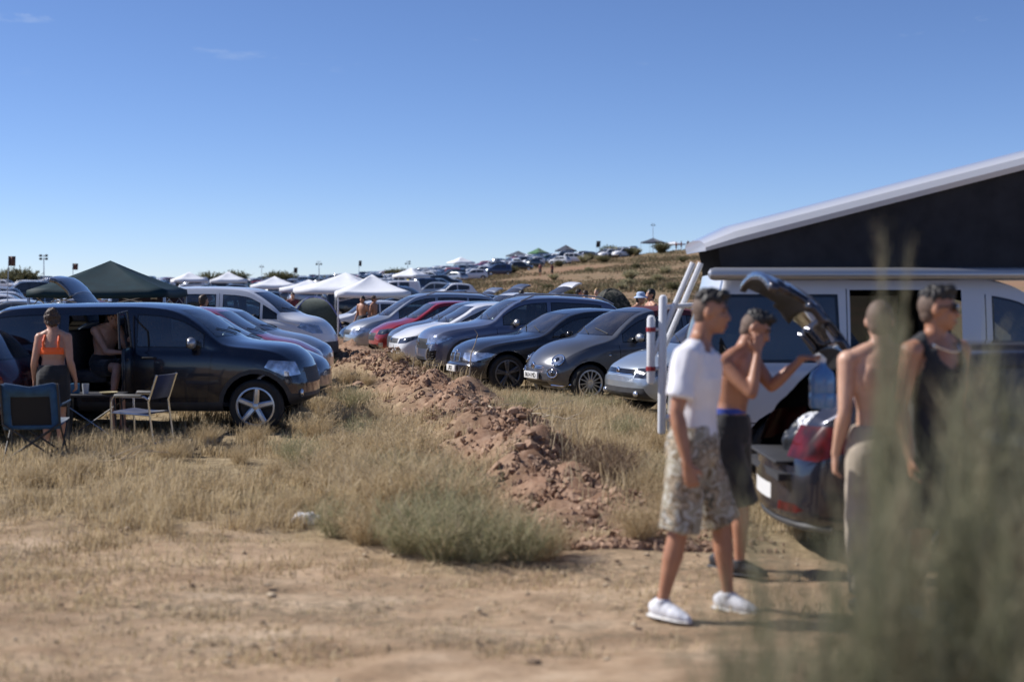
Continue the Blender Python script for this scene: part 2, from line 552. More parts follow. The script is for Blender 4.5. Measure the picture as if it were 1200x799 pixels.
WHEELS = {}
def wheel_meshes(Rw, wd, spokes, style):
    key = (round(Rw, 3), round(wd, 3), spokes, style)
    if key in WHEELS: return WHEELS[key]
    rr = Rw * (.70 if style != 'small' else .62)
    h = wd / 2
    t = MB()
    t.lathe([(rr, -h*.9), (rr + .02, -h), (Rw - .03, -h), (Rw - .008, -h + .02), (Rw, -h + .05), (Rw, h - .05), (Rw - .008, h - .02), (Rw - .03, h), (rr + .02, h), (rr, h*.9), (rr - .02, 0)], n=36, axis='y', close=True)
    tyre = t.mesh('tyre')
    r = MB()
    # dish seen from the outside (+y is outside)
    r.lathe([(rr, h*.86), (rr + .012, h*.93), (rr - .012, h*.97), (rr - .022, h*.86)], n=36, axis='y')
    r.mat = 1
    r.lathe([(rr - .022, h*.86), (rr - .035, h*.2), (rr*.3, h*.1), (.001, h*.1)], n=36, axis='y')
    r.mat = 0
    nsp = spokes
    for i in range(nsp):
        a = 2 * math.pi * i / nsp
        w0, w1 = (rr*.17, rr*.15) if style == 'five' else ((rr*.09, rr*.05) if style == 'multi' else (rr*.13, rr*.10))
        outs = [a] if style != 'twin' else [a - .14, a + .14]
        for ao in outs:
            ca, sa, co, so = math.cos(a), math.sin(a), math.cos(ao), math.sin(ao)
            p0 = Vector((ca * rr*.14, h*.72, sa * rr*.14)); p1 = Vector((co * (rr - .012), h*.86, so * (rr - .012)))
            r.tube([p0, p0.lerp(p1, .5) + Vector((0, h*.08, 0)), p1], [w0, (w0 + w1) / 2, w1], n=6, side=(-so, 0, co), rad2=[.02, .018, .014])
    r.lathe([(rr*.27, h*.3), (rr*.25, h*.8), (rr*.16, h*.88), (.001, h*.9)], n=20, axis='y')
    rim = r.mesh('rim')
    WHEELS[key] = (tyre, rim)
    tyre.materials.append(M['rubber'])
    for me in (tyre, rim):
        me.polygons.foreach_set('use_smooth', [True] * len(me.polygons)); me.set_sharp_from_angle(angle=R(35))
    return WHEELS[key]

RIMS = {}
def add_wheel(root, x, y, Rw, wd, spokes, style, rim_mat):
    tyre, rim = wheel_meshes(Rw, wd, spokes, style)
    k = (rim.name, rim_mat.name)
    if k not in RIMS:
        rc = rim.copy(); rc.materials.append(rim_mat); rc.materials.append(M['black']); RIMS[k] = rc
    w = empty('wheel', (x, y, Rw), 0 if y > 0 else math.pi, root)
    w.rotation_euler = (0, random.uniform(0, 6), 0 if y > 0 else math.pi)
    link('tyre', tyre, None, w, smooth=False)
    link('rim', RIMS[k], None, w, smooth=False)
    return w

def text_mesh(s, size, ext=.002):
    cu = bpy.data.curves.new('lettering', 'FONT'); cu.body = s; cu.size = size; cu.extrude = ext
    cu.align_x = 'CENTER'; cu.align_y = 'CENTER'
    o = bpy.data.objects.new('lettering', cu); COL.objects.link(o)
    dg = bpy.context.evaluated_depsgraph_get()
    me = bpy.data.meshes.new_from_object(o.evaluated_get(dg))
    bpy.data.objects.remove(o); bpy.data.curves.remove(cu)
    return me

def seat_parts(root, d_list, sh, W, z0=.28):
    x_seats = d_list
    for k, d in enumerate(x_seats):
        for y in ((-.36, .36) if k == 0 else (-.40, 0, .40)):
            b = MB(); x = sh.X(d)
            wdt = .25 if k == 0 else .21
            b.tube([(x + .28, y, z0 + .2), (x, y, z0 + .17), (x - .17, y, z0 + .2)], [.07, .08, .09], n=10, side=(0, 1, 0), rad2=None)
            b.v[:] = [(vx, y + (vy - y) * 3.0, vz) for vx, vy, vz in b.v]
            b2 = MB(); b2.tube([(x - .17, y, z0 + .2), (x - .24, y, z0 + .5), (x - .30, y, z0 + .74)], [wdt, wdt, wdt * .8], n=12, side=(0, 1, 0), rad2=[.07, .06, .045])
            b2.tube([(x - .30, y, z0 + .80), (x - .315, y, z0 + .94)], [.125, .11], n=10, side=(0, 1, 0), rad2=[.045, .04], round_cap=True)
            b.add(b2.v, b2.f)
            b.build('car_seat', M['seat'], root)

def make_car(P, name, label, loc, rz, colour, cat='car', group=None, near=True):
    sh = Shell(P, sub=P.get('sub', 3), dx=P.get('dx', .09))
    L, W, H = P['L'], P['W'], P['H']
    root = empty(name, loc, rz)
    tag(root, label, cat, group)
    Rw = P['Rw']; fo, wb = P['fo'], P['wb']
    clad = P.get('clad', 0)
    # lower cladding band first, so that arches and lamps cut over it
    if P.get('sill'):
        s0, s1, zs = P['sill']
        sh.side([(s0, 0), (s1, 0), (s1, zs), (s0, zs)], 'sill_cladding', 'cladding')
    if P.get('front_clad'):
        zc = P['front_clad']
        for a in (0, 45, -45):
            sh.cut([(-2.4, 0), (2.4, 0), (2.4, zc), (-2.4, zc)], a, 'front_bumper', 'cladding', sel=lambda c: c.x > L/2 - fo + Rw*.6, only={0} if a == 0 else None, rid=None if a == 0 else sh.n - 1)
    # windscreen and rear window
    ws = P['screen']            # d_bottom, d_top
    zb0, zt0 = sh.zt(ws[0]) + .02, sh.zt(ws[1]) - .01
    wb_, wt_ = sh.hw * P.get('scr_w', (.80, .62))[0], sh.hw * P.get('scr_w', (.80, .62))[1]
    scr = [(-wb_, zb0), (wb_, zb0), (wt_, zt0), (-wt_, zt0)]
    selx = lambda c: sh.X(ws[1]) - .25 < c.x < sh.X(ws[0]) + .25
    sh.cut(scr, 0, 'windscreen_seal', 'black', sel=selx)
    sh.cut(shrink(scr, .018), 0, 'windscreen', 'glass', sel=selx)
    if P.get('rear'):
        r0, r1 = P['rear']      # d_top, d_bottom
        w0, w1 = P.get('rear_w', (.6, .72))
        rp = [(-sh.hw*w1, sh.zt(r1) + .0), (sh.hw*w1, sh.zt(r1) + .0), (sh.hw*w0, sh.zt(r0) - .01), (-sh.hw*w0, sh.zt(r0) - .01)]
        if 'rear_z' in P: rp = [(-sh.hw*w1, P['rear_z'][0]), (sh.hw*w1, P['rear_z'][0]), (sh.hw*w0, P['rear_z'][1]), (-sh.hw*w0, P['rear_z'][1])]
        sel2 = lambda c: c.x < sh.X(r0) + .15
        if P.get('gate'):
            g = P['gate']
            gp = [(-sh.hw*g[0], g[2]), (sh.hw*g[0], g[2]), (sh.hw*g[1], sh.zt(r0) + .05), (-sh.hw*g[1], sh.zt(r0) + .05)]
            gid = sh.cut([(-u, z) for u, z in gp], 180, 'tailgate', 'paint', sel=sel2)
            rwid = sh.cut([(-u, z) for u, z in shrink(rp, .015)], 180, 'rear_window', 'tint', sel=sel2)
        else:
            sh.cut([(-u, z) for u, z in rp], 180, 'rear_seal', 'black', sel=sel2)
            sh.cut([(-u, z) for u, z in shrink(rp, .018)], 180, 'rear_window', P.get('rear_mat', 'tint'), sel=sel2)
    # side windows between the pillars
    for (da, db, mt) in P['panes']:
        off = P.get('wtop', .105)
        lo = lambda d: sh.belt(d) + P.get('wlo', .025)
        hi = lambda d: min(sh.zt(d) - off, P.get('wmax', 9))
        ds = np.linspace(da, db, 14)
        good = [d for d in ds if hi(d) > lo(d) + .01]
        if len(good) < 2: continue
        poly = [(good[0], lo(good[0])), (good[-1], lo(good[-1]))] + [(d, hi(d)) for d in good[::-1]]
        slant = P.get('slant', {}).get((da, db))
        if slant: poly = slant
        sh.side(poly, 'window_trim', 'gloss_black')
        sh.side(shrink(poly, .018), 'side_window', mt)
    for poly, nm, mt, lr in P.get('sides', []):
        ids = sh.side(poly, nm, mt, lr)
        if nm == 'hole':
            for i_ in ids: sh.hole(i_)
    for poly, nm, mt in P.get('fronts', []): sh.front(poly, nm, mt, depth=P.get('fdepth', .6))
    for poly, nm, mt in P.get('backs', []): sh.back(poly, nm, mt)
    for poly, ang, nm, mt in P.get('corners', []): sh.corner(poly, ang, nm, mt)
    if P.get('roofcut'): roof_panel(sh, *P['roofcut'])
    # door shut lines
    for x0, z0, x1, z1 in P.get('seams', []):
        dxn, dzn = (z1 - z0), -(x1 - x0)
        q = .005 / math.hypot(dxn, dzn)
        sh.side([(x0 - dxn*q, z0 - dzn*q), (x0 + dxn*q, z0 + dzn*q), (x1 + dxn*q, z1 + dzn*q), (x1 - dxn*q, z1 - dzn*q)], 'door_gap', 'black', only={0})
    ra = P.get('Ra', Rw + .055)
    for d in (fo, fo + wb): sh.arch(d, Rw + .01, ra, clad)
    pm = colour
    mats = dict(M); mats['paint'] = pm
    if P.get('roof_col'):
        mats['roofpaint'] = P['roof_col']
    pr = sh.parts()
    bodymerge = {'door_gap': 1, 'windscreen_seal': 1, 'rear_seal': 1, 'window_trim': 1}
    # body with its gaps and seals
    b = MB()
    b.add(*pr[0])
    b.mat = 1
    for r, (nm, mt) in sh.names.items():
        if nm in bodymerge and pr[r][1]: b.add(*pr[r])
    body = b.build('body', [pm, M['gloss_black']], root)
    # weld the duplicated seam vertices so shading stays continuous
    bmm = bmesh.new(); bmm.from_mesh(body.data); bmesh.ops.remove_doubles(bmm, verts=bmm.verts[:], dist=5e-5); bmm.to_mesh(body.data); bmm.free()
    tail_parts = []
    gate = None
    if P.get('gate'):
        ang = P['gate'][3]
        r0 = P['rear'][0]
        gate = empty('tailgate', (sh.X(r0), 0, sh.zt(r0)), 0, root)
        gate.rotation_euler = (0, R(ang), 0)
    for r, (nm, mt) in sh.names.items():
        if r == 0 or nm in bodymerge or nm == 'hole' or not pr[r][1]: continue
        mb = MB(); mb.add(*pr[r])
        if gate is not None and nm in ('tailgate', 'rear_window', 'gate_lamp'):
            o = mb.build('gate_panel' if nm == 'tailgate' else nm, mats[mt], gate)
            o.data.transform(Matrix.Translation((-gate.location.x, 0, -gate.location.z)))
            if nm == 'tailgate':
                sm = o.modifiers.new('solid', 'SOLIDIFY'); sm.thickness = .06; sm.offset = -1; sm.material_offset = 1
                o.data.materials.append(M['black'])
        else:
            o = mb.build(nm, mats[mt], root)
    # wheels
    yw = sh.hw - P.get('ww', .2) / 2 - P.get('winset', .02)
    for d in (fo, fo + wb):
        for q in (1, -1):
            add_wheel(root, sh.X(d), q * yw, Rw, P.get('ww', .2), P.get('spokes', 5), P.get('rim', 'five'), P.get('rim_mat') or M['alloy'])
    if near:
        # liner between floor and wheels, dashboard, seats
        mb = MB()
        xs, xe = sh.X(ws[0] - .1), -L / 2 + P.get('cabin_end', .5)
        mb.box(((xs + xe) / 2, 0, .36), (xs - xe, W * .84, .05))
        mb.box((sh.X(ws[0] + .12), 0, sh.belt(ws[0]) - .12), (.55, W * .78, .2), bev=.05)
        mb.build('cabin_floor', M['inside'], root)
        seat_parts(root, P.get('seats', (ws[1] + .15, ws[1] + 1.0)), sh, W, P.get('seat_z', .32))
        st = MB()
        xq, zq = sh.X(ws[0] + .62), sh.belt(ws[0]) - .02
        c = Vector((xq, .36, zq)); e1 = Vector((.4, 0, .92)).normalized() * .18; e2 = Vector((0, .18, 0))
        st.tube([c + e1 * math.cos(a) + e2 * math.sin(a) for a in np.linspace(0, 2*math.pi, 20, endpoint=False)], .014, n=6, closed=True)
        st.build('steering_wheel', M['inside'], root)
        # mirrors
        dm, zm = P.get('mirror', (ws[0] + .55, sh.belt(ws[0] + .55) + .09))
        for q in (1, -1):
            p, n_ = sh.surf((sh.X(dm), q * 2, zm - .06), (0, -q, 0))
            mm = MB()
            c = Vector((sh.X(dm), p.y + q * .13, zm))
            mm.ball(c, (.065, .105, .075), 14, 10)
            mm.v[:] = [(max(v[0], c.x - .035), v[1], v[2]) for v in mm.v]
            mo = mm.build('mirror', P.get('mirror_mat') or pm, root)
            ms = MB(); ms.tube([(sh.X(dm) + .02, p.y - q * .03, zm - .09), (sh.X(dm), p.y + q * .08, zm - .04)], [.03, .022], n=8)
            ms.box((c.x - .04, c.y, c.z), (.006, .17, .11), bev=.002)
            ms.build('mirror_foot', M['black'], mo)
        # handles
        for dh, zh in P.get('handles', []):
            for q in (1, -1):
                p, n_ = sh.surf((sh.X(dh), q * 2, zh), (0, -q, 0))
                hm = MB(); hm.tube([p + Vector((.09, q*.0, 0)), p + Vector((.06, q*.028, 0)), p + Vector((-.06, q*.028, 0)), p + Vector((-.09, 0, 0))], [.014]*4, n=8)
                hm.build('door_handle', P.get('handle_mat') or pm, root)
        # wipers
        wp = MB()
        for y0, y1 in ((.55, .02), (.02, -.5)):
            p0, n0 = sh.surf((L, y0, zb0 + .02), (-1, 0, 0)); p1, n1 = sh.surf((L, y1, zb0 + .10), (-1, 0, 0))
            wp.tube([p0 + n0 * .012, p0.lerp(p1, .5) + n1 * .018, p1 + n1 * .012], .007, n=5)
        wp.build('wiper', M['black'], root)
        # plates
        for txt, zpl, fb in P.get('plates', []):
            dr = (-1, 0, 0) if fb > 0 else (1, 0, 0)
            p, n_ = sh.surf((fb * L, 0, zpl), dr)
            pl = MB(); pl.box((p.x + fb * .02, 0, zpl), (.035, .50, .11), bev=.004)
            po = pl.build('number_plate', M['plate'], root)
            if txt:
                me = text_mesh(txt, .105)
                me.transform(Matrix.Translation((p.x + fb * .039, 0, zpl)) @ Matrix.Rotation(R(90 if fb > 0 else -90), 4, 'Z') @ Matrix.Rotation(R(90), 4, 'X'))
                link('lettering', me, M['ink'], po, smooth=False)
        if P.get('rails'):
            d0, d1 = P['rails']
            for q in (1, -1):
                pts = []
                yq = q * (sh.hw * .955 - P.get('tumble', .3) * (H - sh.belt(d0 + .5)) - .0)
                for i, d in enumerate(np.linspace(d0, d1, 8)):
                    z = sh.zt(d) + (.055 if 0 < i < 7 else -.01)
                    pts.append((sh.X(d), yq, z))
                rl = MB(); rl.tube(pts, .017, n=8); rl.build('roof_rail', P.get('rail_mat') or M['grey_metal'], root)
    if P.get('extra'): P['extra'](root, sh, mats)
    return root, sh
# ---------------------------------------------------------------- car kinds
PAINT = {}
def P_(name, col, metal=.35, rough=.32, dust=.35):
    if name not in PAINT: PAINT[name] = paint(name, col, metal, rough, dust)
    return PAINT[name]

def cpoly(L, ang, pts):
    """corner lamp outline given as (d, y, z) points on the left side"""
    s_, c_ = math.sin(R(ang)), math.cos(R(ang))
    return ([(-(L/2 - d) * s_ + y * c_, z) for d, y, z in pts], ang)

def badge(root, sh, z, r=.05, mat='chrome', fb=1):
    p, n = sh.surf((fb * sh.L, 0, z), (-fb, 0, 0))
    b = MB()
    b.lathe([(.001, .012), (r * .7, .010), (r, .004), (r, -.01)], n=20, axis='x', c=(0, 0, 0))
    b.v[:] = [(p.x + fb * (v[0] + .004), v[1], z + v[2]) for v in b.v]
    return b.build('badge', M[mat], root)

def lens(root, sh, o, dr, r, nm, mat, ring=True, sx=1.0):
    p, n = sh.surf(o, dr)
    q = n.to_track_quat('Z', 'Y').to_matrix()
    l = MB()
    l.ball((0, 0, 0), (r * sx, r, r * .38), 20, 10)
    l.v[:] = [tuple(q @ Vector(v) + p - n * .008) for v in l.v]
    lo = l.build(nm, M[mat], root)
    if ring:
        g = MB()
        g.tube([q @ Vector((math.cos(a) * r * sx, math.sin(a) * r, 0)) + p + n * .004 for a in np.linspace(0, 2*math.pi, 24, endpoint=False)], .011, n=6, closed=True)
        g.build('lamp_ring', M['chrome'], lo)
        g2 = MB()
        g2.ball((0, 0, 0), (r * .42, r * .42, r * .3), 12, 8)
        g2.v[:] = [tuple(q @ Vector(v) + p + n * r * .2) for v in g2.v]
        g2.build('bulb_housing', M['lamp_dark'], lo)
    return lo

def roof_panel(sh, d0, d1, name, mat, zmin):
    bm = sh.bm
    for d in (d0, d1):
        fs = [f for f in bm.faces if f.normal.z > .3 and f.calc_center_median().z > zmin]
        g = list({x for f in fs for x in (*f.verts, *f.edges)}) + fs
        bmesh.ops.bisect_plane(bm, geom=g, dist=1e-4, plane_co=(sh.X(d), 0, 0), plane_no=(1, 0, 0))
    bm.normal_update()
    rid = sh.n; sh.n += 1; sh.names[rid] = (name, mat)
    for f in bm.faces:
        c = f.calc_center_median()
        if f[sh.reg] == 0 and f.normal.z > .35 and c.z > zmin and sh.X(d1) < c.x < sh.X(d0): f[sh.reg] = rid

def spec_fiat():
    L = 3.57
    P = dict(L=L, W=1.64, H=1.49, wb=2.30, fo=.66, Rw=.30, ww=.19, Ra=.345, spokes=14, rim='multi', rim_mat=M['alloy'],
        prof=[(0, .60), (.05, .68), (.16, .77), (.35, .855), (.62, .935), (.90, .995), (1.0, 1.03), (1.3, 1.22), (1.62, 1.395), (1.9, 1.465), (2.3, 1.49), (2.75, 1.45), (3.15, 1.33), (3.4, 1.12), (3.52, .9), (L, .75)],
        belt=[(0, .66), (.5, .82), (1.0, .90), (2.0, .93), (3.0, .97), (L, .9)],
        plan=[(0, .74), (.12, .86), (.4, .97), (.8, 1), (2.8, 1), (3.3, .95), (L, .84)],
        kf=.30, kr=.2, nose=[(0, .08), (.22, .0), (.45, .0), (.58, .02), (.7, .06), (.9, .1)], screen=(1.0, 1.80), scr_w=(.80, .62),
        rear=(2.95, 3.38), rear_w=(.55, .62), panes=[(1.25, 2.42, 'glass'), (2.50, 3.02, 'tint')], tumble=.33,
        seams=[(1.22, .34, 1.18, .9), (2.44, .34, 2.46, .95), (1.22, .34, 2.44, .34)], handles=[(2.22, .80)], mirror=(1.50, 1.02), mirror_mat=M['grey_metal'], handle_mat=M['chrome'],
        plates=[('8614 MD', .41, 1)], fronts=[([(-.36, .20), (.36, .20), (.40, .32), (-.40, .32)], 'lower_grille', 'black')], seats=(1.95, 2.65), cabin_end=.6)
    def extra(root, sh, mats):
        for q in (1, -1):
            lens(root, sh, (2, q * .58, .665), (-1, -q * .12, 0), .105, 'headlight', 'lamp', sx=1.1)
            lens(root, sh, (2, q * .56, .465), (-1, -q * .12, 0), .075, 'driving_lamp', 'lamp_dark', sx=1.35)
            p, n = sh.surf((2, q * .42, .27), (-1, 0, 0)); p2, n2 = sh.surf((2, q * .72, .29), (-1, 0, 0))
            b = MB(); b.tube([p + n * .01, p.lerp(p2, .5) + n * .03, p2 + n2 * .005], [.016, .022, .01], n=8); b.build('chrome_bar', M['chrome'], root)
            for zz in (.56, .53):
                a, na = sh.surf((2, q * .08, zz), (-1, 0, 0)); c, nc = sh.surf((2, q * .30, zz + .004), (-1, 0, 0))
                b = MB(); b.tube([a + na * .006, a.lerp(c, .5) + na * .012, c + nc * .006], [.010, .009, .006], n=6); b.build('nose_trim', M['chrome'], root)
            p, n = sh.surf((sh.X(1.0), q * 2, .74), (0, -q, 0))
            b = MB(); b.ball(p, (.025, .012, .018), 10, 6); b.build('side_repeater', M['lamp'], root)
        badge(root, sh, .565, .055)
        b = MB()
        pts = [sh.surf((2, y, .19), (-1, 0, 0)) for y in np.linspace(-.5, .5, 9)]
        b.tube([p + n * .012 for p, n in pts], .016, n=6); b.build('lower_lip', M['grey_metal'], root)
        st, n = sh.surf((sh.X(1.72), -.3, 3), (0, 0, -1))
    P['extra'] = extra
    P['roofcut'] = (1.92, 3.3, 'soft_top', 'roofpaint', 1.22)
    return P

def spec_hatch(L=4.24, W=1.75, H=1.42, hood=.95, seed=0, **kw):
    """compact hatchback with a sloping bonnet"""
    P = dict(L=L, W=W, H=H, wb=.615 * L, fo=.195 * L, Rw=.315, ww=.21, spokes=5, rim='five',
        prof=[(0, .60), (.06, .69), (.2, .765), (.5, hood - .09), (.85, hood - .02), (.245*L, hood + .02), (.27*L, hood + .07), (.36*L, H - .22), (.43*L, H - .055), (.50*L, H - .008), (.58*L, H), (.75*L, H - .05), (.86*L, H - .14), (.945*L, 1.02), (.975*L, .92), (L, .80)],
        belt=[(0, .66), (.6, hood - .12), (.3*L, hood - .06), (.6*L, hood - .02), (.85*L, hood + .04), (L, .9)],
        screen=(.255*L, .44*L), scr_w=(.80, .64), rear=(.845*L, .95*L), rear_w=(.58, .70),
        panes=[(.30*L, .535*L, 'glass'), (.55*L, .80*L, 'tint')], handles=[(.50*L, hood - .14), (.71*L, hood - .12)],
        seams=[(.315*L, .36, .305*L, hood - .06), (.542*L, .36, .542*L, hood - .03), (.77*L, .55, .80*L, hood - .01), (.315*L, .36, .73*L, .36)],
        seats=(.50*L, .70*L))
    P.update(kw)
    return P

def spec_bmw():
    L = 4.24
    P = spec_hatch(L=L, W=1.75, H=1.42, hood=.96, fo=.76, wb=2.66, Rw=.33, Ra=.385, spokes=5, rim='twin', rim_mat=M['dark_alloy'], kf=.2,
        nose=[(0, .10), (.2, .03), (.3, 0), (.46, 0), (.5, .04), (.6, .05), (.75, .08), (1, .2)],
        prof=[(0, .63), (.05, .72), (.2, .80), (.5, .87), (.95, .93), (1.3, .975), (1.38, 1.0), (1.75, 1.22), (2.0, 1.345), (2.3, 1.405), (2.6, 1.42), (3.2, 1.37), (3.7, 1.26), (4.0, 1.04), (4.13, .94), (L, .8)],
        screen=(1.38, 2.1), panes=[(1.6, 2.42, 'glass'), (2.48, 3.4, 'tint')], plates=[('7027', .40, 1)], mirror=(1.85, 1.0), mirror_mat=M['gloss_black'])
    P['fronts'] = [([(-.62, .22), (.62, .22), (.58, .33), (-.58, .33)], 'lower_grille', 'black'), ([(.03, .52), (.26, .53), (.25, .66), (.04, .67)], 'kidney_grille', 'black'), ([(-.03, .52), (-.26, .53), (-.25, .66), (-.04, .67)], 'kidney_grille', 'black')]
    P['corners'] = [(*cpoly(L, 50, [(.10, .34, .545), (.24, .66, .54), (.60, .83, .66), (.40, .80, .70), (.10, .38, .685)]), 'headlight', 'lamp')]
    def extra(root, sh, mats):
        for q in (1, -1):
            pts = [sh.surf((3, q * y, z), (-1, 0, 0)) for y, z in ((.03, .52), (.26, .53), (.25, .66), (.04, .67))]
            b = MB(); b.tube([p + n * .006 for p, n in pts], .012, n=6, closed=True); b.build('grille_ring', M['chrome'], root)
            for i in range(5):
                y = .06 + .045 * i
                p, n = sh.surf((3, q * y, .53), (-1, 0, 0)); p2, n2 = sh.surf((3, q * y, .655), (-1, 0, 0))
            b = MB(); p, n = sh.surf((3, q * .52, .275), (-1, 0, 0)); b.ball(p + n * .01, (.03, .06, .045), 12, 8); b.build('fog_lamp', M['lamp'], root)
        b = MB()
        pts = [sh.surf((3, y, .46), (-1, 0, 0)) for y in np.linspace(-.78, .78, 13)]
        b.tube([p + n * .004 for p, n in pts], .012, n=6); b.build('bumper_strip', M['gloss_black'], root)
        b = MB()
        pts = [sh.surf((3, y, .195), (-1, 0, 0)) for y in np.linspace(-.7, .7, 11)]
        b.tube([p + n * .012 for p, n in pts], .018, n=6); b.build('splitter', M['cladding'], root)
        badge(root, sh, .705, .036)
    P['extra'] = extra
    return P

def spec_suv():
    """mid-size SUV with an upright nose, blue-grey"""
    L = 4.38
    P = dict(L=L, W=1.84, H=1.62, wb=2.63, fo=.86, Rw=.35, ww=.22, Ra=.41, clad=.05, spokes=5, rim='twin', rim_mat=M['alloy'], rails=(1.95, 3.9), tumble=.26,
        prof=[(0, .78), (.05, .88), (.16, .95), (.5, 1.02), (1.0, 1.08), (1.2, 1.115), (1.3, 1.16), (1.6, 1.38), (1.9, 1.54), (2.2, 1.605), (2.6, 1.62), (3.3, 1.59), (3.8, 1.52), (4.05, 1.38), (4.25, 1.12), (4.33, 1.0), (L, .86)],
        belt=[(0, .82), (.6, .95), (1.3, 1.03), (2.6, 1.06), (3.7, 1.12), (L, 1.0)], bot=[(0, .34), (.3, .26), (.8, .25), (3.6, .25), (4.1, .32), (L, .42)],
        nose=[(0, .12), (.25, .05), (.38, 0), (.5, .0), (.72, .01), (.85, .03), (1.0, .1), (1.2, .2)], kf=.2,
        screen=(1.28, 2.0), scr_w=(.80, .64), rear=(3.75, 4.2), rear_w=(.6, .7), panes=[(1.55, 2.48, 'glass'), (2.56, 3.62, 'tint')], handles=[(2.2, .93), (3.15, .95)],
        seams=[(1.5, .42, 1.42, 1.0), (2.52, .42, 2.52, 1.03), (3.42, .7, 3.58, 1.06), (1.5, .42, 3.25, .42)], sill=(1.0, 3.6, .36),
        mirror=(1.80, 1.12), mirror_mat=M['grey_metal'], seats=(2.2, 3.05), seat_z=.45)
    P['fronts'] = [([(-.60, .60), (.60, .60), (.52, .80), (-.52, .80)], 'grille', 'black'), ([(-.5, .30), (.5, .30), (.46, .44), (-.46, .44)], 'lower_grille', 'black'),
                   ([(.58, .38), (.76, .36), (.80, .58), (.62, .56)], 'side_intake', 'gloss_black'), ([(-.58, .38), (-.76, .36), (-.80, .58), (-.62, .56)], 'side_intake', 'gloss_black')]
    P['corners'] = [(*cpoly(L, 40, [(.08, .52, .67), (.24, .80, .70), (.52, .90, .83), (.40, .86, .87), (.10, .54, .82)]), 'headlight', 'lamp')]
    def extra(root, sh, mats):
        for q in (1, -1):
            pts = [sh.surf((3, q * y, z), (-1, 0, 0)) for y, z in ((.54, .34), (.57, .46), (.60, .58), (.66, .62))]
            b = MB(); b.tube([p + n * .012 for p, n in pts], [.02, .024, .022, .016], n=6); b.build('intake_blade', M['grey_metal'], root)
            for i in range(3):
                a, na = sh.surf((3, q * .61, .41 + .05 * i), (-1, 0, 0)); c, nc = sh.surf((3, q * .75, .41 + .05 * i), (-1, 0, 0))
                b = MB(); b.tube([a + na * .006, c + nc * .006], .009, n=5); b.build('intake_slat', M['cladding'], root)
            a, na = sh.surf((3, q * .56, .70), (-1, 0, 0)); c, nc = sh.surf((3, q * .78, .72), (-1, 0, 0))
            b = MB(); b.tube([a + na * .012, c + nc * .012], .014, n=6); b.build('daytime_lamp', M['chrome'], root)
        b = MB(); pts = [sh.surf((3, y, .29), (-1, 0, 0)) for y in np.linspace(-.72, .72, 11)]
        b.tube([p + n * .014 for p, n in pts], .026, n=6); b.build('skid_plate', M['grey_metal'], root)
        badge(root, sh, .72, .06)
    P['extra'] = extra
    return P

def spec_leon():
    L = 4.28
    P = spec_hatch(L=L, W=1.78, H=1.44, hood=.97, Rw=.32, rim='twin', kf=.22)
    P['fronts'] = [([(-.5, .57), (.5, .57), (.44, .68), (-.44, .68)], 'grille', 'black'), ([(-.42, .24), (.42, .24), (.38, .36), (-.38, .36)], 'lower_grille', 'black'),
                   ([(.5, .25), (.72, .28), (.70, .38), (.54, .34)], 'side_intake', 'gloss_black'), ([(-.5, .25), (-.72, .28), (-.70, .38), (-.54, .34)], 'side_intake', 'gloss_black')]
    P['corners'] = [(*cpoly(L, 45, [(.12, .48, .56), (.26, .70, .58), (.58, .85, .72), (.44, .82, .745), (.14, .50, .67)]), 'headlight', 'lamp_dark')]
    def extra(root, sh, mats): badge(root, sh, .625, .055)
    P['extra'] = extra
    return P

def spec_supermini(L=3.97, H=1.47):
    P = spec_hatch(L=L, W=1.68, H=H, hood=.96, Rw=.30, rim='five', kf=.22)
    P['fronts'] = [([(-.44, .60), (.44, .60), (.42, .68), (-.42, .68)], 'grille', 'gloss_black'), ([(-.70, .26), (.70, .26), (.64, .42), (-.64, .42)], 'lower_grille', 'cladding')]
    P['corners'] = [(*cpoly(L, 42, [(.08, .44, .56), (.22, .70, .56), (.55, .82, .70), (.40, .78, .745), (.12, .46, .69)]), 'headlight', 'lamp_dark')]
    def extra(root, sh, mats):
        badge(root, sh, .645, .055)
        b = MB()
        pts = [sh.surf((3, y, .605), (-1, 0, 0)) for y in np.linspace(-.42, .42, 9)]
        b.tube([p + n * .006 for p, n in pts], .008, n=6); b.build('grille_strip', M['chrome'], root)
        for q in (1, -1):
            b = MB(); p, n = sh.surf((3, q * .50, .34), (-1, 0, 0)); b.ball(p + n * .005, (.03, .07, .045), 12, 8); b.build('fog_lamp', M['lamp'], root)
    P['extra'] = extra
    P['plates'] = []
    return P

def spec_ds():
    L = 3.95
    P = spec_hatch(L=L, W=1.72, H=1.46, hood=.97, Rw=.31, kf=.24)
    P['fronts'] = [([(-.40, .44), (.40, .44), (.46, .64), (-.46, .64)], 'grille', 'black'), ([(-.5, .24), (.5, .24), (.5, .34), (-.5, .34)], 'lower_grille', 'black')]
    P['corners'] = [(*cpoly(L, 42, [(.10, .50, .60), (.24, .72, .60), (.56, .83, .72), (.44, .80, .775), (.14, .52, .73)]), 'headlight', 'lamp_dark'),
                    (*cpoly(L, 35, [(.08, .60, .27), (.16, .74, .28), (.18, .75, .40), (.10, .62, .38)]), 'fog_lamp', 'lamp')]
    def extra(root, sh, mats): badge(root, sh, .60, .05)
    P['extra'] = extra
    return P

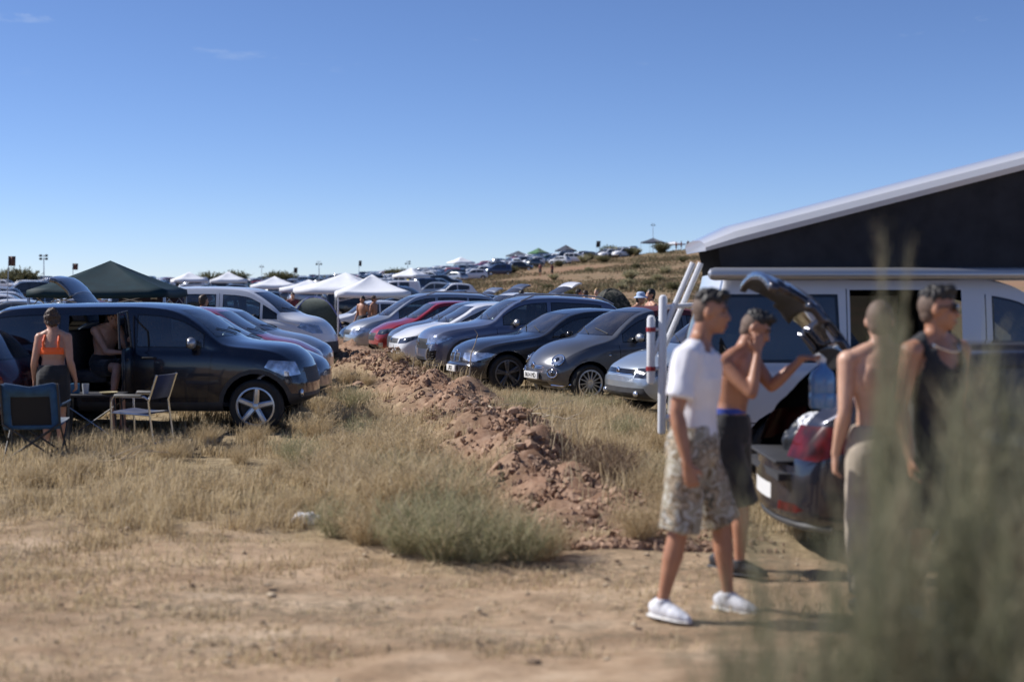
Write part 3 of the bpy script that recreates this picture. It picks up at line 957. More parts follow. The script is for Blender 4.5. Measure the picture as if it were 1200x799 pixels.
def spec_minivan(L=4.70, H=1.75):
    P = dict(L=L, W=1.86, H=H, wb=2.82, fo=.95, Rw=.325, ww=.21, Ra=.385, spokes=5, rim='five', tumble=.28, kf=.34,
        prof=[(0, .68), (.06, .78), (.2, .87), (.5, .97), (.85, 1.05), (.98, 1.09), (1.3, 1.28), (1.7, 1.52), (2.0, 1.66), (2.4, 1.735), (2.9, H), (3.8, 1.72), (4.3, 1.64), (4.52, 1.35), (4.62, 1.05), (L, .9)],
        belt=[(0, .75), (.6, .90), (1.3, .98), (3, 1.0), (4.3, 1.04), (L, .95)], screen=(1.02, 2.05), scr_w=(.80, .62), rear=(4.28, 4.55), rear_w=(.62, .72),
        panes=[(1.45, 2.55, 'glass'), (2.63, 3.5, 'tint'), (3.56, 4.2, 'tint')], handles=[(2.3, .9), (2.8, .9)],
        seams=[(1.55, .38, 1.45, .96), (2.6, .38, 2.6, .98), (1.55, .38, 3.5, .38), (3.53, .4, 3.53, 1.0)], rails=(2.3, 4.2), seats=(2.3, 3.2), seat_z=.42, mirror=(1.72, 1.08))
    P['fronts'] = [([(-.45, .58), (.45, .58), (.5, .72), (-.5, .72)], 'grille', 'black'), ([(-.6, .26), (.6, .26), (.56, .40), (-.56, .40)], 'lower_grille', 'black')]
    P['corners'] = [(*cpoly(L, 42, [(.12, .50, .58), (.28, .76, .58), (.62, .89, .74), (.48, .86, .82), (.14, .54, .76)]), 'headlight', 'lamp')]
    return P

def spec_rav():
    L = 4.40
    P = dict(L=L, W=1.82, H=1.60, wb=2.66, fo=.66, Rw=.342, ww=.23, Ra=.41, clad=.055, spokes=5, rim='five', rim_mat=M['alloy'], tumble=.20, kf=.26,
        prof=[(0, .84), (.05, .95), (.16, 1.03), (.45, 1.085), (.9, 1.13), (1.0, 1.155), (1.08, 1.20), (1.35, 1.40), (1.6, 1.535), (1.85, 1.595), (2.3, 1.62), (3.4, 1.61), (3.95, 1.57), (4.15, 1.44), (4.28, 1.1), (4.36, 1.0), (L, .85)],
        belt=[(0, .88), (.6, 1.0), (1.2, 1.05), (2.6, 1.07), (4.0, 1.13), (L, 1.0)], bot=[(0, .40), (.3, .30), (.8, .27), (3.6, .27), (4.1, .36), (L, .45)],
        nose=[(0, .16), (.3, .06), (.45, 0), (.62, .0), (.75, .03), (.9, .06), (1.2, .2)],
        screen=(1.07, 1.72), scr_w=(.80, .66), rear=(3.95, 4.22), rear_w=(.6, .7), panes=[(1.30, 2.17, 'glass'), (3.14, 4.0, 'tint')], handles=[(2.0, .96)],
        seams=[(1.26, .45, 1.2, 1.03), (1.26, .45, 2.22, .45), (3.08, .62, 3.12, 1.1)], sill=(1.0, 3.6, .40), front_clad=.50,
        mirror=(1.44, 1.15), mirror_mat=M['grey_metal'], seats=(2.1,), seat_z=.5, handle_mat=M['black'])
    # the rear door on the near side stands open: an opening in the body
    P['sides'] = [([(2.24, .50), (2.78, .50), (3.02, .9), (3.04, 1.49), (2.34, 1.51), (2.24, 1.3)], 'hole', None, (-1,)),
                  ([(2.30, 1.12), (3.04, 1.13), (3.04, 1.49), (2.30, 1.50)], 'side_window', 'tint', (1,)),
                  ]
    P['corners'] = [(*cpoly(L, 50, [(.16, .56, .74), (.30, .80, .72), (.52, .90, .84), (.46, .88, .93), (.20, .60, .90)]), 'headlight', 'lamp')]
    P['fronts'] = [([(-.45, .62), (.45, .62), (.5, .82), (-.5, .82)], 'grille', 'black')]
    def extra(root, sh, mats):
        for q in (1, -1):
            p, n = sh.surf((3, q * .72, .50), (-1, -q*.1, 0)); b = MB(); b.ball(p, (.03, .055, .055), 12, 8); b.build('fog_lamp', M['lamp'], root)
        # rear bench and far trim visible through the open door
        b = MB(); x = sh.X(2.86)
        b.box((x, 0, .70), (.5, 1.3, .16), bev=.05); b.box((x - .28, 0, 1.02), (.14, 1.3, .55), bev=.05)
        b.build('rear_bench', M['seat'], root)
        b = MB(); b.box((sh.X(2.7), 0, .42), (1.2, 1.5, .06)); b.build('cabin_floor', M['inside'], root)
        # the open rear door, swung out towards the viewer on its front edge
        h = empty('open_door', (sh.X(2.23), -sh.hw - .0, 0), 0, root)
        h.rotation_euler = (0, 0, R(97))
        d = MB(); d.box((-.34, -.02, .80), (.68, .045, .62), bev=.03)
        d.build('door_panel', mats['paint'], h)
        f = MB(); f.tube([(-.03, -.02, 1.1), (-.02, .03, 1.55), (-.55, .05, 1.53), (-.66, .02, 1.1)], .014, n=6); f.build('window_frame', M['black'], h)
    P['extra'] = extra
    return P

def spec_berlingo():
    L = 4.38
    P = dict(L=L, W=1.81, H=1.82, wb=2.73, fo=.90, Rw=.325, ww=.2, Ra=.385, clad=.045, spokes=6, rim='five', rim_mat=M['grey_metal'], tumble=.18, kf=.34,
        prof=[(0, .78), (.05, .90), (.2, 1.02), (.5, 1.12), (.8, 1.18), (.9, 1.22), (1.2, 1.42), (1.6, 1.65), (1.85, 1.755), (2.2, 1.80), (2.8, 1.82), (4.0, 1.80), (4.25, 1.74), (4.33, 1.3), (4.36, 1.0), (L, .85)],
        belt=[(0, .84), (.6, 1.0), (1.2, 1.09), (4.1, 1.12), (L, 1.0)], screen=(.95, 1.78), scr_w=(.82, .66), rear=(4.22, 4.34), rear_w=(.7, .76), rear_z=(1.15, 1.66),
        panes=[(1.14, 1.48, 'glass'), (1.54, 2.42, 'glass'), (2.58, 3.35, 'glass')], wtop=.14, front_clad=.60, sill=(1.0, 3.6, .40),
        seams=[(1.5, .42, 1.42, 1.05), (2.5, .42, 2.5, 1.7), (1.5, .42, 3.4, .42)], handles=[(2.3, .98), (2.7, .98)], mirror=(1.62, 1.16), mirror_mat=M['black'], seats=(2.2, 3.1), seat_z=.5)
    P['sides'] = [([(3.50, 1.17), (3.62, 1.12), (4.02, 1.12), (4.12, 1.17), (4.14, 1.4), (4.04, 1.56), (3.6, 1.6), (3.5, 1.54)], 'side_window', 'tint', (1, -1))]
    P['corners'] = [(*cpoly(L, 48, [(.14, .52, .80), (.34, .78, .80), (.66, .88, .94), (.55, .86, 1.03), (.20, .58, .98)]), 'headlight', 'lamp')]
    return P

def spec_t5():
    L = 4.89
    P = dict(L=L, W=1.90, H=1.97, wb=3.0, fo=.92, Rw=.34, ww=.22, Ra=.40, spokes=5, rim='five', tumble=.14, kf=.26, kr=.10, dx=.08,
        prof=[(0, .80), (.05, .94), (.2, 1.05), (.5, 1.15), (.8, 1.22), (.9, 1.26), (1.2, 1.50), (1.6, 1.79), (1.8, 1.89), (2.1, 1.945), (2.6, 1.965), (4.2, 1.97), (4.62, 1.95), (4.74, 1.86), (4.82, 1.4), (4.86, 1.0), (L, .86)],
        belt=[(0, .88), (.6, 1.05), (1.2, 1.15), (4.7, 1.17), (L, 1.1)], bot=[(0, .34), (.3, .26), (.8, .25), (4.0, .26), (4.5, .3), (L, .38)],
        plan=[(0, .80), (.12, .9), (.4, .97), (.9, 1.0), (L - .5, 1.0), (L - .15, .985), (L - .03, .96), (L, .93)], tailp=[(0, .04), (.4, 0), (.6, 0), (1.0, .03), (1.2, .08), (1.9, .27), (2.1, .3)],
        screen=(.92, 1.75), scr_w=(.82, .70), rear=(4.70, 4.84), rear_w=(.72, .80), rear_z=(1.20, 1.78), rear_mat='glass',
        panes=[(1.22, 2.02, 'glass')], wtop=.15, seams=[(2.08, .35, 2.08, 1.8), (1.22, .35, 1.16, 1.12), (1.2, .35, 3.3, .35), (3.36, .3, 3.36, 1.85), (3.36, .62, 4.85, .62)],
        handles=[(1.95, .98)], mirror=(1.38, 1.28), seats=(2.0,), seat_z=.62, mirror_mat=M['black'])
    P['sides'] = [([(3.42, 1.17), (4.66, 1.17), (4.64, 1.80), (3.44, 1.80)], 'window_trim', 'gloss_black', (1, -1)),
                  ([(3.45, 1.20), (4.62, 1.20), (4.60, 1.77), (3.47, 1.77)], 'side_window', 'tint', (1, -1)),
                  ([(2.30, .36), (3.33, .36), (3.33, 1.84), (2.30, 1.84)], 'hole', None, (-1,)),
                  ([(2.42, 1.20), (3.26, 1.20), (3.24, 1.77), (2.44, 1.77)], 'side_window', 'tint', (1,)),]
    P['backs'] = [([(.72, .72), (.90, .72), (.90, 1.14), (.74, 1.14)], 'tail_light', 'tail'), ([(-.72, .72), (-.90, .72), (-.90, 1.14), (-.74, 1.14)], 'tail_light', 'tail'),
                  ([(-.95, .30), (.95, .30), (.95, .60), (-.95, .60)], 'rear_bumper', 'cladding')]
    P['corners'] = [(*cpoly(L, 42, [(.12, .52, .78), (.28, .80, .78), (.52, .90, .90), (.4, .88, 1.0), (.16, .56, .96)]), 'headlight', 'lamp')]
    return P

def spec_estate():
    """dark grey hatchback with its tailgate up (foreground)"""
    L = 4.35
    P = spec_hatch(L=L, W=1.80, H=1.45, hood=.98, Rw=.325, Ra=.38, wb=2.65, fo=.87, rim='twin', kr=.24, dx=.07,
        prof=[(0, .62), (.06, .7), (.2, .78), (.5, .88), (.95, .95), (1.12, 1.0), (1.2, 1.05), (1.6, 1.25), (1.95, 1.39), (2.3, 1.445), (2.7, 1.45), (3.2, 1.43), (3.6, 1.385), (3.75, 1.34), (4.0, 1.17), (4.2, 1.03), (4.28, .99), (4.33, .93), (L, .86)],
        plan=[(0, .80), (.12, .9), (.4, .97), (.9, 1.0), (L - .9, 1.0), (L - .4, .97), (L - .12, .92), (L, .84)],
        tailp=[(0, .10), (.22, .04), (.32, 0), (.55, 0), (.68, .015), (.78, .05), (1.0, .1), (1.4, .1)],
        rear=(3.75, 4.18), rear_w=(.60, .70), rear_z=(1.06, 1.31), panes=[(1.4, 2.3, 'glass'), (2.37, 3.4, 'tint')], screen=(1.18, 2.0))
    P['gate'] = (.66, .64, .64, 95); P['bot'] = [(0, .30), (.25, .22), (.6, .2), (L - .7, .2), (L - .25, .21), (L, .23)]
    zl0, zl1 = .70, .95
    P['backs'] = [([(-.26, .37), (.26, .37), (.26, .48), (-.26, .48)], 'number_plate', 'plate')]
    P['corners'] = [(*cpoly(L, 132, [(L - .02, .56, .70), (L - .20, .80, .69), (L - .52, .88, .80), (L - .50, .87, .93), (L - .10, .58, .92)]), 'tail_light', 'tail'),
                    (*cpoly(L, 142, [(L - .0, .42, .315), (L - .06, .66, .32), (L - .10, .76, .35), (L - .06, .66, .385), (L, .44, .38)]), 'reflector', 'tail')]
    def extra(root, sh, mats):
        b = MB()
        b.box((-1.72, 0, .56), (.9, 1.15, .05)); b.build('boot_floor', M['inside'], root)
        b = MB(); b.box((-1.1, 0, .85), (.12, 1.3, .62), bev=.04); b.build('rear_bench', M['seat'], root)
        b = MB()
        pts = [sh.surf((-4, y, .24), (1, 0, 0)) for y in np.linspace(-.78, .78, 13)]
        b.tube([p + n * .010 for p, n in pts], .030, n=8); b.build('lower_bumper_trim', M['cladding'], root)
        p, n = sh.surf((-4, 0, .62), (1, 0, 0))
        b = MB(); b.box((p.x + .14, 0, .655), (.30, 1.0, .022), bev=.008); b.build('loading_sill', M['cladding'], root)
    P['extra'] = extra
    return P
# ---------------------------------------------------------------- people
def skin_mat(name, col):
    m, n, l, b = new_mat(name)
    tc = n.new('ShaderNodeTexCoord'); no = n.new('ShaderNodeTexNoise')
    no.inputs['Scale'].default_value = 9; no.inputs['Detail'].default_value = 5
    l.new(tc.outputs['Object'], no.inputs['Vector'])
    cr = n.new('ShaderNodeValToRGB')
    cr.color_ramp.elements[0].position = .3; cr.color_ramp.elements[1].position = .72
    cr.color_ramp.elements[0].color = (col[0] * .86, col[1] * .78, col[2] * .74, 1)
    cr.color_ramp.elements[1].color = (min(1, col[0] * 1.08), col[1] * 1.05, col[2] * 1.02, 1)
    l.new(no.outputs['Fac'], cr.inputs[0]); l.new(cr.outputs[0], b.inputs['Base Color'])
    b.inputs['Roughness'].default_value = .48
    b.inputs['Subsurface Weight'].default_value = .12
    b.inputs['Subsurface Radius'].default_value = (.02, .008, .004)
    return m
SK_TAN = skin_mat('tanned_skin', (.40, .205, .125))
SK_MID = skin_mat('light_tanned_skin', (.48, .27, .18))
SK_PALE = skin_mat('pale_skin', (.58, .37, .27))
HAIR_DK = simple('dark_hair', (.012, .010, .009), .55, var=.5, scale=60)
HAIR_BR = simple('brown_hair', (.05, .028, .016), .6, var=.5, scale=60)
HAIR_SHORT = simple('cropped_hair', (.13, .088, .065), .75, var=.4, scale=90)
EYE = simple('eye', (.04, .03, .025), .15)
LIP = simple('lips', (.30, .11, .09), .5)

def cloth_mat(name, col, var=.18, scale=12, rough=.85):
    return simple(name, col, rough, var=var, scale=scale, sheen=.2)

def print_mat(name, base, cols, scale=14):
    m, n, l, b = new_mat(name)
    tc = n.new('ShaderNodeTexCoord')
    no = n.new('ShaderNodeTexNoise'); no.inputs['Scale'].default_value = scale; no.inputs['Detail'].default_value = 2.5; no.inputs['Distortion'].default_value = .6
    l.new(tc.outputs['Object'], no.inputs['Vector'])
    cr = n.new('ShaderNodeValToRGB'); e = cr.color_ramp.elements
    cr.color_ramp.interpolation = 'CONSTANT'
    allc = [base] + cols
    pos = np.linspace(.34, .64, len(allc))
    e[0].position = 0; e[0].color = (*allc[0], 1); e[1].position = float(pos[1]); e[1].color = (*allc[1], 1)
    for k in range(2, len(allc)):
        x = e.new(float(pos[k])); x.color = (*allc[k], 1)
    l.new(no.outputs['Fac'], cr.inputs[0]); l.new(cr.outputs[0], b.inputs['Base Color'])
    b.inputs['Roughness'].default_value = .9
    return m

def remesh(soup, voxel, smooth=3, folds=0.0, fscale=9.0, fac=.5):
    me = soup.mesh('tmp')
    o = bpy.data.objects.new('tmp', me); COL.objects.link(o)
    r = o.modifiers.new('r', 'REMESH'); r.mode = 'VOXEL'; r.voxel_size = voxel; r.adaptivity = 0
    if smooth:
        s_ = o.modifiers.new('s', 'SMOOTH'); s_.factor = fac; s_.iterations = smooth
    dg = bpy.context.evaluated_depsgraph_get()
    out = bpy.data.meshes.new_from_object(o.evaluated_get(dg))
    bpy.data.objects.remove(o); bpy.data.meshes.remove(me)
    if folds:
        out.update()
        off = Vector((random.uniform(-50, 50), 0, 0))
        for v in out.vertices:
            p = v.co
            q = Vector((p.x * fscale, p.y * fscale, p.z * fscale * .55)) + off
            v.co = p + v.normal * folds * (noise.noise(q) + .5 * noise.noise(q * 2.3))
    out.materials.clear()
    return out

def V3(*a): return Vector(a)

def hand_soup(s, w, d, pn, thumb, curl=.35, spread=.12, sc=1.0, extra=None):
    """wrist w, finger direction d, palm normal pn (palm side), thumb side vector"""
    d = d.normalized(); th = (thumb - d * thumb.dot(d)).normalized(); pn = (pn - d * pn.dot(d) - th * pn.dot(th)).normalized()
    L = .085 * sc
    c0, c1 = w + d * .01, w + d * L
    s.tube([w - d * .02, w + d * .02, w + d * .055 * sc, c1], [.026*sc, .034*sc, .041*sc, .040*sc], n=12, side=th, rad2=[.02*sc, .018*sc, .017*sc, .014*sc], round_cap=True)
    for i, (ln, o_) in enumerate(((.070, .030), (.080, .0105), (.074, -.0095), (.058, -.029))):
        cu = curl if extra is None else extra.get(i, curl)
        p = c1 + th * o_ * sc
        dr = (d + th * (o_ * spread * 8)).normalized()
        pts = [p - dr * .02, p]; a = 0
        for k, f in enumerate((.45, .32, .23)):
            a += cu * (1.0, 1.15, .8)[k]
            v = dr * math.cos(a) + pn * math.sin(a)
            pts.append(pts[-1] + v * ln * f * sc)
        s.tube(pts, [r * sc for r in (.010, .0098, .0092, .0086, .0074)], n=8, round_cap=True)
    tb = w + d * .022 * sc + th * .026 * sc
    v1 = (d * .65 + th * .7 + pn * .25).normalized(); v2 = (d * .85 + th * .25 + pn * .4).normalized()
    s.tube([tb - v1 * .015, tb, tb + v1 * .038 * sc, tb + v1 * .038 * sc + v2 * .03 * sc], [.014*sc, .014*sc, .0115*sc, .0095*sc], n=8, round_cap=True)

def limb(s, pts, rad, n=14):
    s.tube(pts, rad, n=n, round_cap=True)

def arm_soup(s, sh, el, wr, k=1.0):
    sh, el, wr = Vector(sh), Vector(el), Vector(wr)
    limb(s, [sh, sh.lerp(el, .25), sh.lerp(el, .55), sh.lerp(el, .85), el], [.060*k, .056*k, .050*k, .042*k, .039*k])
    limb(s, [el, el.lerp(wr, .22), el.lerp(wr, .5), el.lerp(wr, .8), wr], [.039*k, .044*k, .038*k, .029*k, .026*k])

def leg_soup(s, hip, kn, an, k=1.0):
    hip, kn, an = Vector(hip), Vector(kn), Vector(an)
    back = Vector((0, 0, 0))
    limb(s, [hip, hip.lerp(kn, .2), hip.lerp(kn, .55), hip.lerp(kn, .85), kn], [.092*k, .090*k, .076*k, .060*k, .056*k])
    limb(s, [kn, kn.lerp(an, .2), kn.lerp(an, .38), kn.lerp(an, .65), kn.lerp(an, .88), an], [.054*k, .056*k, .057*k, .044*k, .034*k, .035*k])

def torso_soup(s, J, k=1.0, female=False, grow=0.0, cut=(0, 99)):
    pel, ch, nk, sd = Vector(J['pel']), Vector(J['chest']), Vector(J['neck']), Vector(J['side'])
    up = (ch - pel).normalized()
    st = [(-.13, .10, .075), (-.08, .145, .10), (0, .165, .112), (.32, .142, .098), (.55, .138, .098), (.8, .158, .112), (1.0, .176, .118), (1.18, .176, .108), (1.36, .15, .088)]
    if female: st = [(-.13, .11, .08), (-.08, .16, .11), (0, .178, .118), (.32, .140, .096), (.55, .128, .092), (.8, .142, .108), (1.0, .155, .108), (1.18, .152, .095), (1.36, .12, .075)]
    pts, r1, r2 = [], [], []
    for i, (t, a, b) in enumerate(st):
        if not (cut[0] <= t <= cut[1]): continue
        if t <= 0: p = pel + up * (t * .8)
        elif t <= 1: p = pel.lerp(ch, t)
        else: p = ch.lerp(nk, (t - 1) / .45)
        pts.append(p); r1.append(a * k + grow); r2.append(b * k + grow)
    if cut[1] >= 1.36 and grow == 0:
        pts.append(nk + (nk - ch).normalized() * .02); r1.append(.07 * k); r2.append(.06 * k)
    s.tube(pts, r1, n=24, side=sd, rad2=r2, round_cap=(grow == 0))

def head_soup(s, J, k=1.0):
    c, f, u = Vector(J['head']), Vector(J['hf']).normalized(), Vector(J.get('hup', (0, 0, 1)))
    u = (u - f * u.dot(f)).normalized(); r = u.cross(f).normalized()      # r: the head's left
    Mx = Matrix((r, f, u)).transposed()
    s.ball(c + u * .022 * k - f * .012 * k, (.074 * k, .094 * k, .095 * k), 20, 14, Mx)
    s.ball(c - u * .045 * k + f * .022 * k, (.058 * k, .068 * k, .070 * k), 18, 12, Mx)
    s.ball(c - u * .096 * k + f * .062 * k, (.024 * k, .020 * k, .017 * k), 10, 8, Mx)
    s.ball(c + u * .030 * k + f * .068 * k, (.052 * k, .018 * k, .012 * k), 12, 8, Mx)
    s.tube([c + u * .016 * k + f * .074 * k, c - u * .012 * k + f * .092 * k, c - u * .03 * k + f * .100 * k, c - u * .036 * k + f * .08 * k], [.009 * k, .012 * k, .016 * k, .012 * k], n=8, round_cap=True)
    s.ball(c - u * .063 * k + f * .083 * k, (.024 * k, .010 * k, .007 * k), 10, 6, Mx)
    s.ball(c - u * .076 * k + f * .080 * k, (.020 * k, .010 * k, .007 * k), 10, 6, Mx)
    for q in (1, -1):
        s.ball(c + r * q * .074 * k - u * .005 * k - f * .008 * k, (.012 * k, .020 * k, .032 * k), 10, 8, Mx)
        s.ball(c + r * q * .038 * k - u * .022 * k + f * .062 * k, (.022 * k, .022 * k, .022 * k), 10, 8, Mx)
    nk = Vector(J['neck'])
    s.tube([nk - (c - nk).normalized() * .03, nk, nk.lerp(c - f * .02, .55), c - u * .02 - f * .02], [.068 * k, .060 * k, .055 * k, .054 * k], n=14, round_cap=True)
    # slope from neck to the shoulders
    for a in ('sA', 'sB'):
        sh = Vector(J[a])
        s.tube([nk + (c - nk) * .22, nk.lerp(sh, .45) + Vector((0, 0, .02)), sh], [.042 * k, .052 * k, .054 * k], n=12, round_cap=True)
    return c, f, u, r, Mx

def shoe_soup(s, an, d, k=1.0, barefoot=False):
    an = Vector(an); d = Vector((d[0], d[1], 0)).normalized()
    g = Vector((an.x, an.y, 0)); side = Vector((-d.y, d.x, 0))
    pts = [g - d * .068 + Vector((0, 0, .05)), g - d * .04 + Vector((0, 0, .058)), g + d * .02 + Vector((0, 0, .058)), g + d * .08 + Vector((0, 0, .044)), g + d * .13 + Vector((0, 0, .034)), g + d * .165 + Vector((0, 0, .027))]
    s.tube(pts, [.024 * k, .036 * k, .040 * k, .046 * k, .044 * k, .026 * k], n=14, side=side, rad2=[.040 * k, .056 * k, .056 * k, .044 * k, .033 * k, .022 * k], round_cap=True)
    s.tube([g + Vector((0, 0, .05)), g + Vector((0, 0, .10)), an.lerp(g, .0) + Vector((0, 0, .015))], [.042 * k, .043 * k, .042 * k], n=12)

def make_person(label, loc, J, skin, voxel=.009, k=1.0, female=False, hair=None, group=None, clothes=(), hands=None, face=True, shoes=None, feet=((1, 0), (1, 0)), seated=False, hairkind='top', rz=0.0, armk=1.0, legk=1.0):
    root = empty('person', loc, rz)
    tag(root, label, 'person', group)
    s = MB()
    torso_soup(s, J, k, female)
    if not female and face:                       # chest, blades
        sd = Vector(J['side']); ch = Vector(J['chest']); up = (Vector(J['neck']) - Vector(J['pel'])).normalized(); fw = sd.cross(up) * -1
        fw = Vector(J.get('fw', fw))
        MT = Matrix((sd, fw, up)).transposed()
        for q in (1, -1):
            s.ball(ch + sd * q * .080 + fw * .066 - up * .02, (.082, .046, .06), 14, 8, MT)
            s.ball(ch + sd * q * .085 - fw * .072 + up * .02, (.062, .034, .085), 14, 8, MT)
            s.ball(Vector(J['pel']) + sd * q * .075 - fw * .046 - up * .03, (.085, .066, .085), 14, 8, MT)
    c, f, u, r, Mx = head_soup(s, J, k)
    for a in 'AB':
        s.ball(Vector(J['s' + a]), (.064 * k * armk,) * 3, 12, 8)
        arm_soup(s, J['s' + a], J['e' + a], J['w' + a], k * armk)
        leg_soup(s, J['h' + a], J['k' + a], J['a' + a], k * legk)
        h = (hands or {}).get(a)
        if h: hand_soup(s, Vector(J['w' + a]), Vector(h[0]), Vector(h[1]), Vector(h[2]), *h[3:])
        else:
            dv = (Vector(J['w' + a]) - Vector(J['e' + a])).normalized()
            s.tube([Vector(J['w' + a]), Vector(J['w' + a]) + dv * .08, Vector(J['w' + a]) + dv * .16], [.026 * k, .036 * k, .02 * k], n=8, round_cap=True)
    if not shoes:
        for a, d in zip('AB', feet): shoe_soup(s, J['a' + a], d, .92 * k)
    b = link('body', remesh(s, voxel, 3), skin, root, sharp=None)
    if shoes:
        for a, d in zip('AB', feet):
            t = MB(); shoe_soup(t, J['a' + a], d, .98 * k)
            sm, lacem = shoes
            so = link('shoe', remesh(t, .007 if voxel < .012 else .012, 2, folds=.002, fscale=30), sm, root, sharp=None)
            if face:
                an = Vector(J['a' + a]); dd = Vector((d[0], d[1], 0)).normalized(); g = Vector((an.x, an.y, .011)); sdv = Vector((-dd.y, dd.x, 0))
                t = MB(); t.tube([g - dd * .078, g - dd * .03, g + dd * .05, g + dd * .12, g + dd * .168], [.028, .040, .043, .047, .028], n=14, side=sdv, rad2=[.012] * 5, round_cap=True)
                t.build('sole', lacem, so)
    if hair:
        t = MB()
        if hairkind == 'top':
            t.ball(c + u * .068 * k - f * .010 * k, (.073 * k, .090 * k, .068 * k), 18, 12, Mx)
            t.ball(c + u * .100 * k + f * .050 * k, (.056 * k, .042 * k, .030 * k), 14, 8, Mx)
        elif hairkind == 'full':
            t.ball(c + u * .036 * k - f * .020 * k, (.084 * k, .096 * k, .096 * k), 18, 12, Mx)
            t.ball(c - u * .03 * k - f * .048 * k, (.072 * k, .055 * k, .08 * k), 16, 10, Mx)
        elif hairkind == 'bun':
            t.ball(c + u * .038 * k - f * .022 * k, (.092 * k, .102 * k, .098 * k), 18, 12, Mx)
            t.ball(c + u * .085 * k - f * .075 * k, (.068 * k, .062 * k, .060 * k), 14, 10, Mx)
            t.ball(c - u * .03 * k - f * .055 * k, (.064 * k, .045 * k, .06 * k), 14, 10, Mx)
        elif hairkind == 'crop':
            t.ball(c + u * .026 * k - f * .020 * k, (.078 * k, .092 * k, .098 * k), 18, 12, Mx)
            t.ball(c - u * .02 * k - f * .040 * k, (.070 * k, .060 * k, .072 * k), 16, 10, Mx)
        hm = remesh(t, .007 if voxel < .012 else .014, 1, folds=(.014 if hairkind == 'bun' else .013) if hairkind != 'crop' else .001, fscale=42)
        link('hair', hm, hair, root, sharp=None)
        if hairkind == 'top' and face:
            t = MB(); t.ball(c + u * .020 * k - f * .026 * k, (.0765 * k, .086 * k, .085 * k), 18, 12, Mx)
            t.ball(c - u * .025 * k - f * .045 * k, (.063 * k, .055 * k, .06 * k), 16, 10, Mx)
            link('cropped_sides', remesh(t, .008, 1), HAIR_SHORT, root, sharp=None)
    if face:
        for q in (1, -1):
            t = MB(); t.ball(c + r * q * .032 * k + u * .006 * k + f * .078 * k, (.012 * k, .007 * k, .0055 * k), 10, 6, Mx); t.build('eye', EYE, root)
            t = MB(); t.tube([c + r * q * .016 * k + u * .024 * k + f * .088 * k, c + r * q * .034 * k + u * .030 * k + f * .085 * k, c + r * q * .054 * k + u * .024 * k + f * .072 * k], [.0045, .0055, .003], n=6); t.build('eyebrow', HAIR_DK, root)
        t = MB(); t.ball(c - u * .068 * k + f * .087 * k, (.023 * k, .008 * k, .009 * k), 10, 6, Mx); t.build('mouth', LIP, root)
    for nm, fn, mt, vx, folds in clothes:
        t = MB(); scoops = fn(t, J)
        me = remesh(t, vx, 2, folds=folds)
        if scoops:                                     # neckline and armholes cut out of the closed shape
            bm = bmesh.new(); bm.from_mesh(me)
            kill = [v for v in bm.verts if any((v.co - c_).length < r_ for c_, r_ in scoops)]
            bmesh.ops.delete(bm, geom=kill, context='VERTS'); bm.to_mesh(me); bm.free()
        o = link(nm, me, mt, root, sharp=None)
        if scoops: o.modifiers.new('thick', 'SOLIDIFY').thickness = .004
    return root

# garments: each adds closed tubes a little wider than the body
def g_tee(t, J, k=1.0):
    torso_soup(t, J, k, grow=.026, cut=(0, 1.37))
    nk = Vector(J['neck']); ch = Vector(J['chest'])
    for a in 'AB':
        sh, el = Vector(J['s' + a]), Vector(J['e' + a])
        t.tube([nk.lerp(sh, .35) + Vector((0, 0, -.01)), sh, sh.lerp(el, .35), sh.lerp(el, .72)], [.070, .080, .078, .080], n=16)
    t.tube([ch.lerp(nk, .5), nk + Vector((0, 0, .012))], [.125, .084], n=16, side=J['side'], rad2=[.10, .08])
    return [(nk + Vector((0, 0, .05)) + Vector(J.get('fw', (0, 0, 0))) * .02, .092)]

def g_tank(t, J, k=1.0):
    torso_soup(t, J, k, grow=.028, cut=(-.09, 1.37))
    ch, nk, fw = Vector(J['chest']), Vector(J['neck']), Vector(J['fw'])
    for a in 'AB':
        sh = Vector(J['s' + a])
        t.tube([nk.lerp(sh, .2) + Vector((0, 0, .03)), nk.lerp(sh, .75) + Vector((0, 0, .0))], [.062, .062], n=12)
    t.tube([ch.lerp(nk, .6), nk + Vector((0, 0, .02))], [.13, .09], n=16, side=J['side'], rad2=[.10, .08])
    return [(nk + Vector((0, 0, .02)) + fw * .06, .118), (nk + fw * .10 - Vector((0, 0, .06)), .095), (nk + Vector((0, 0, .05)), .10)] + [(Vector(J['s' + a]) + (Vector(J['s' + a]) - nk) * .22 - Vector((0, 0, .03)), .105) for a in 'AB']

def g_shorts(flare=.118, length=1.0, loose=.026, top=.22):
    def fn(t, J):
        torso_soup(t, J, 1.0, grow=loose + .008, cut=(-.14, 0))
        pel = Vector(J['pel']); up = (Vector(J['chest']) - pel).normalized()
        t.tube([pel - up * .05, pel + up * .04, pel + up * .12], [.165 + loose, .165 + loose, .146 + loose * .7], n=24, side=J['side'], rad2=[.118 + loose, .114 + loose, .10 + loose * .7])
        for a in 'AB':
            h, kn = Vector(J['h' + a]), Vector(J['k' + a])
            t.tube([h + up * .03, h.lerp(kn, .25), h.lerp(kn, .6), h.lerp(kn, length)], [.10 + loose * .4, .104 + loose * .4, .100 + loose * .4, flare], n=18)
    return fn

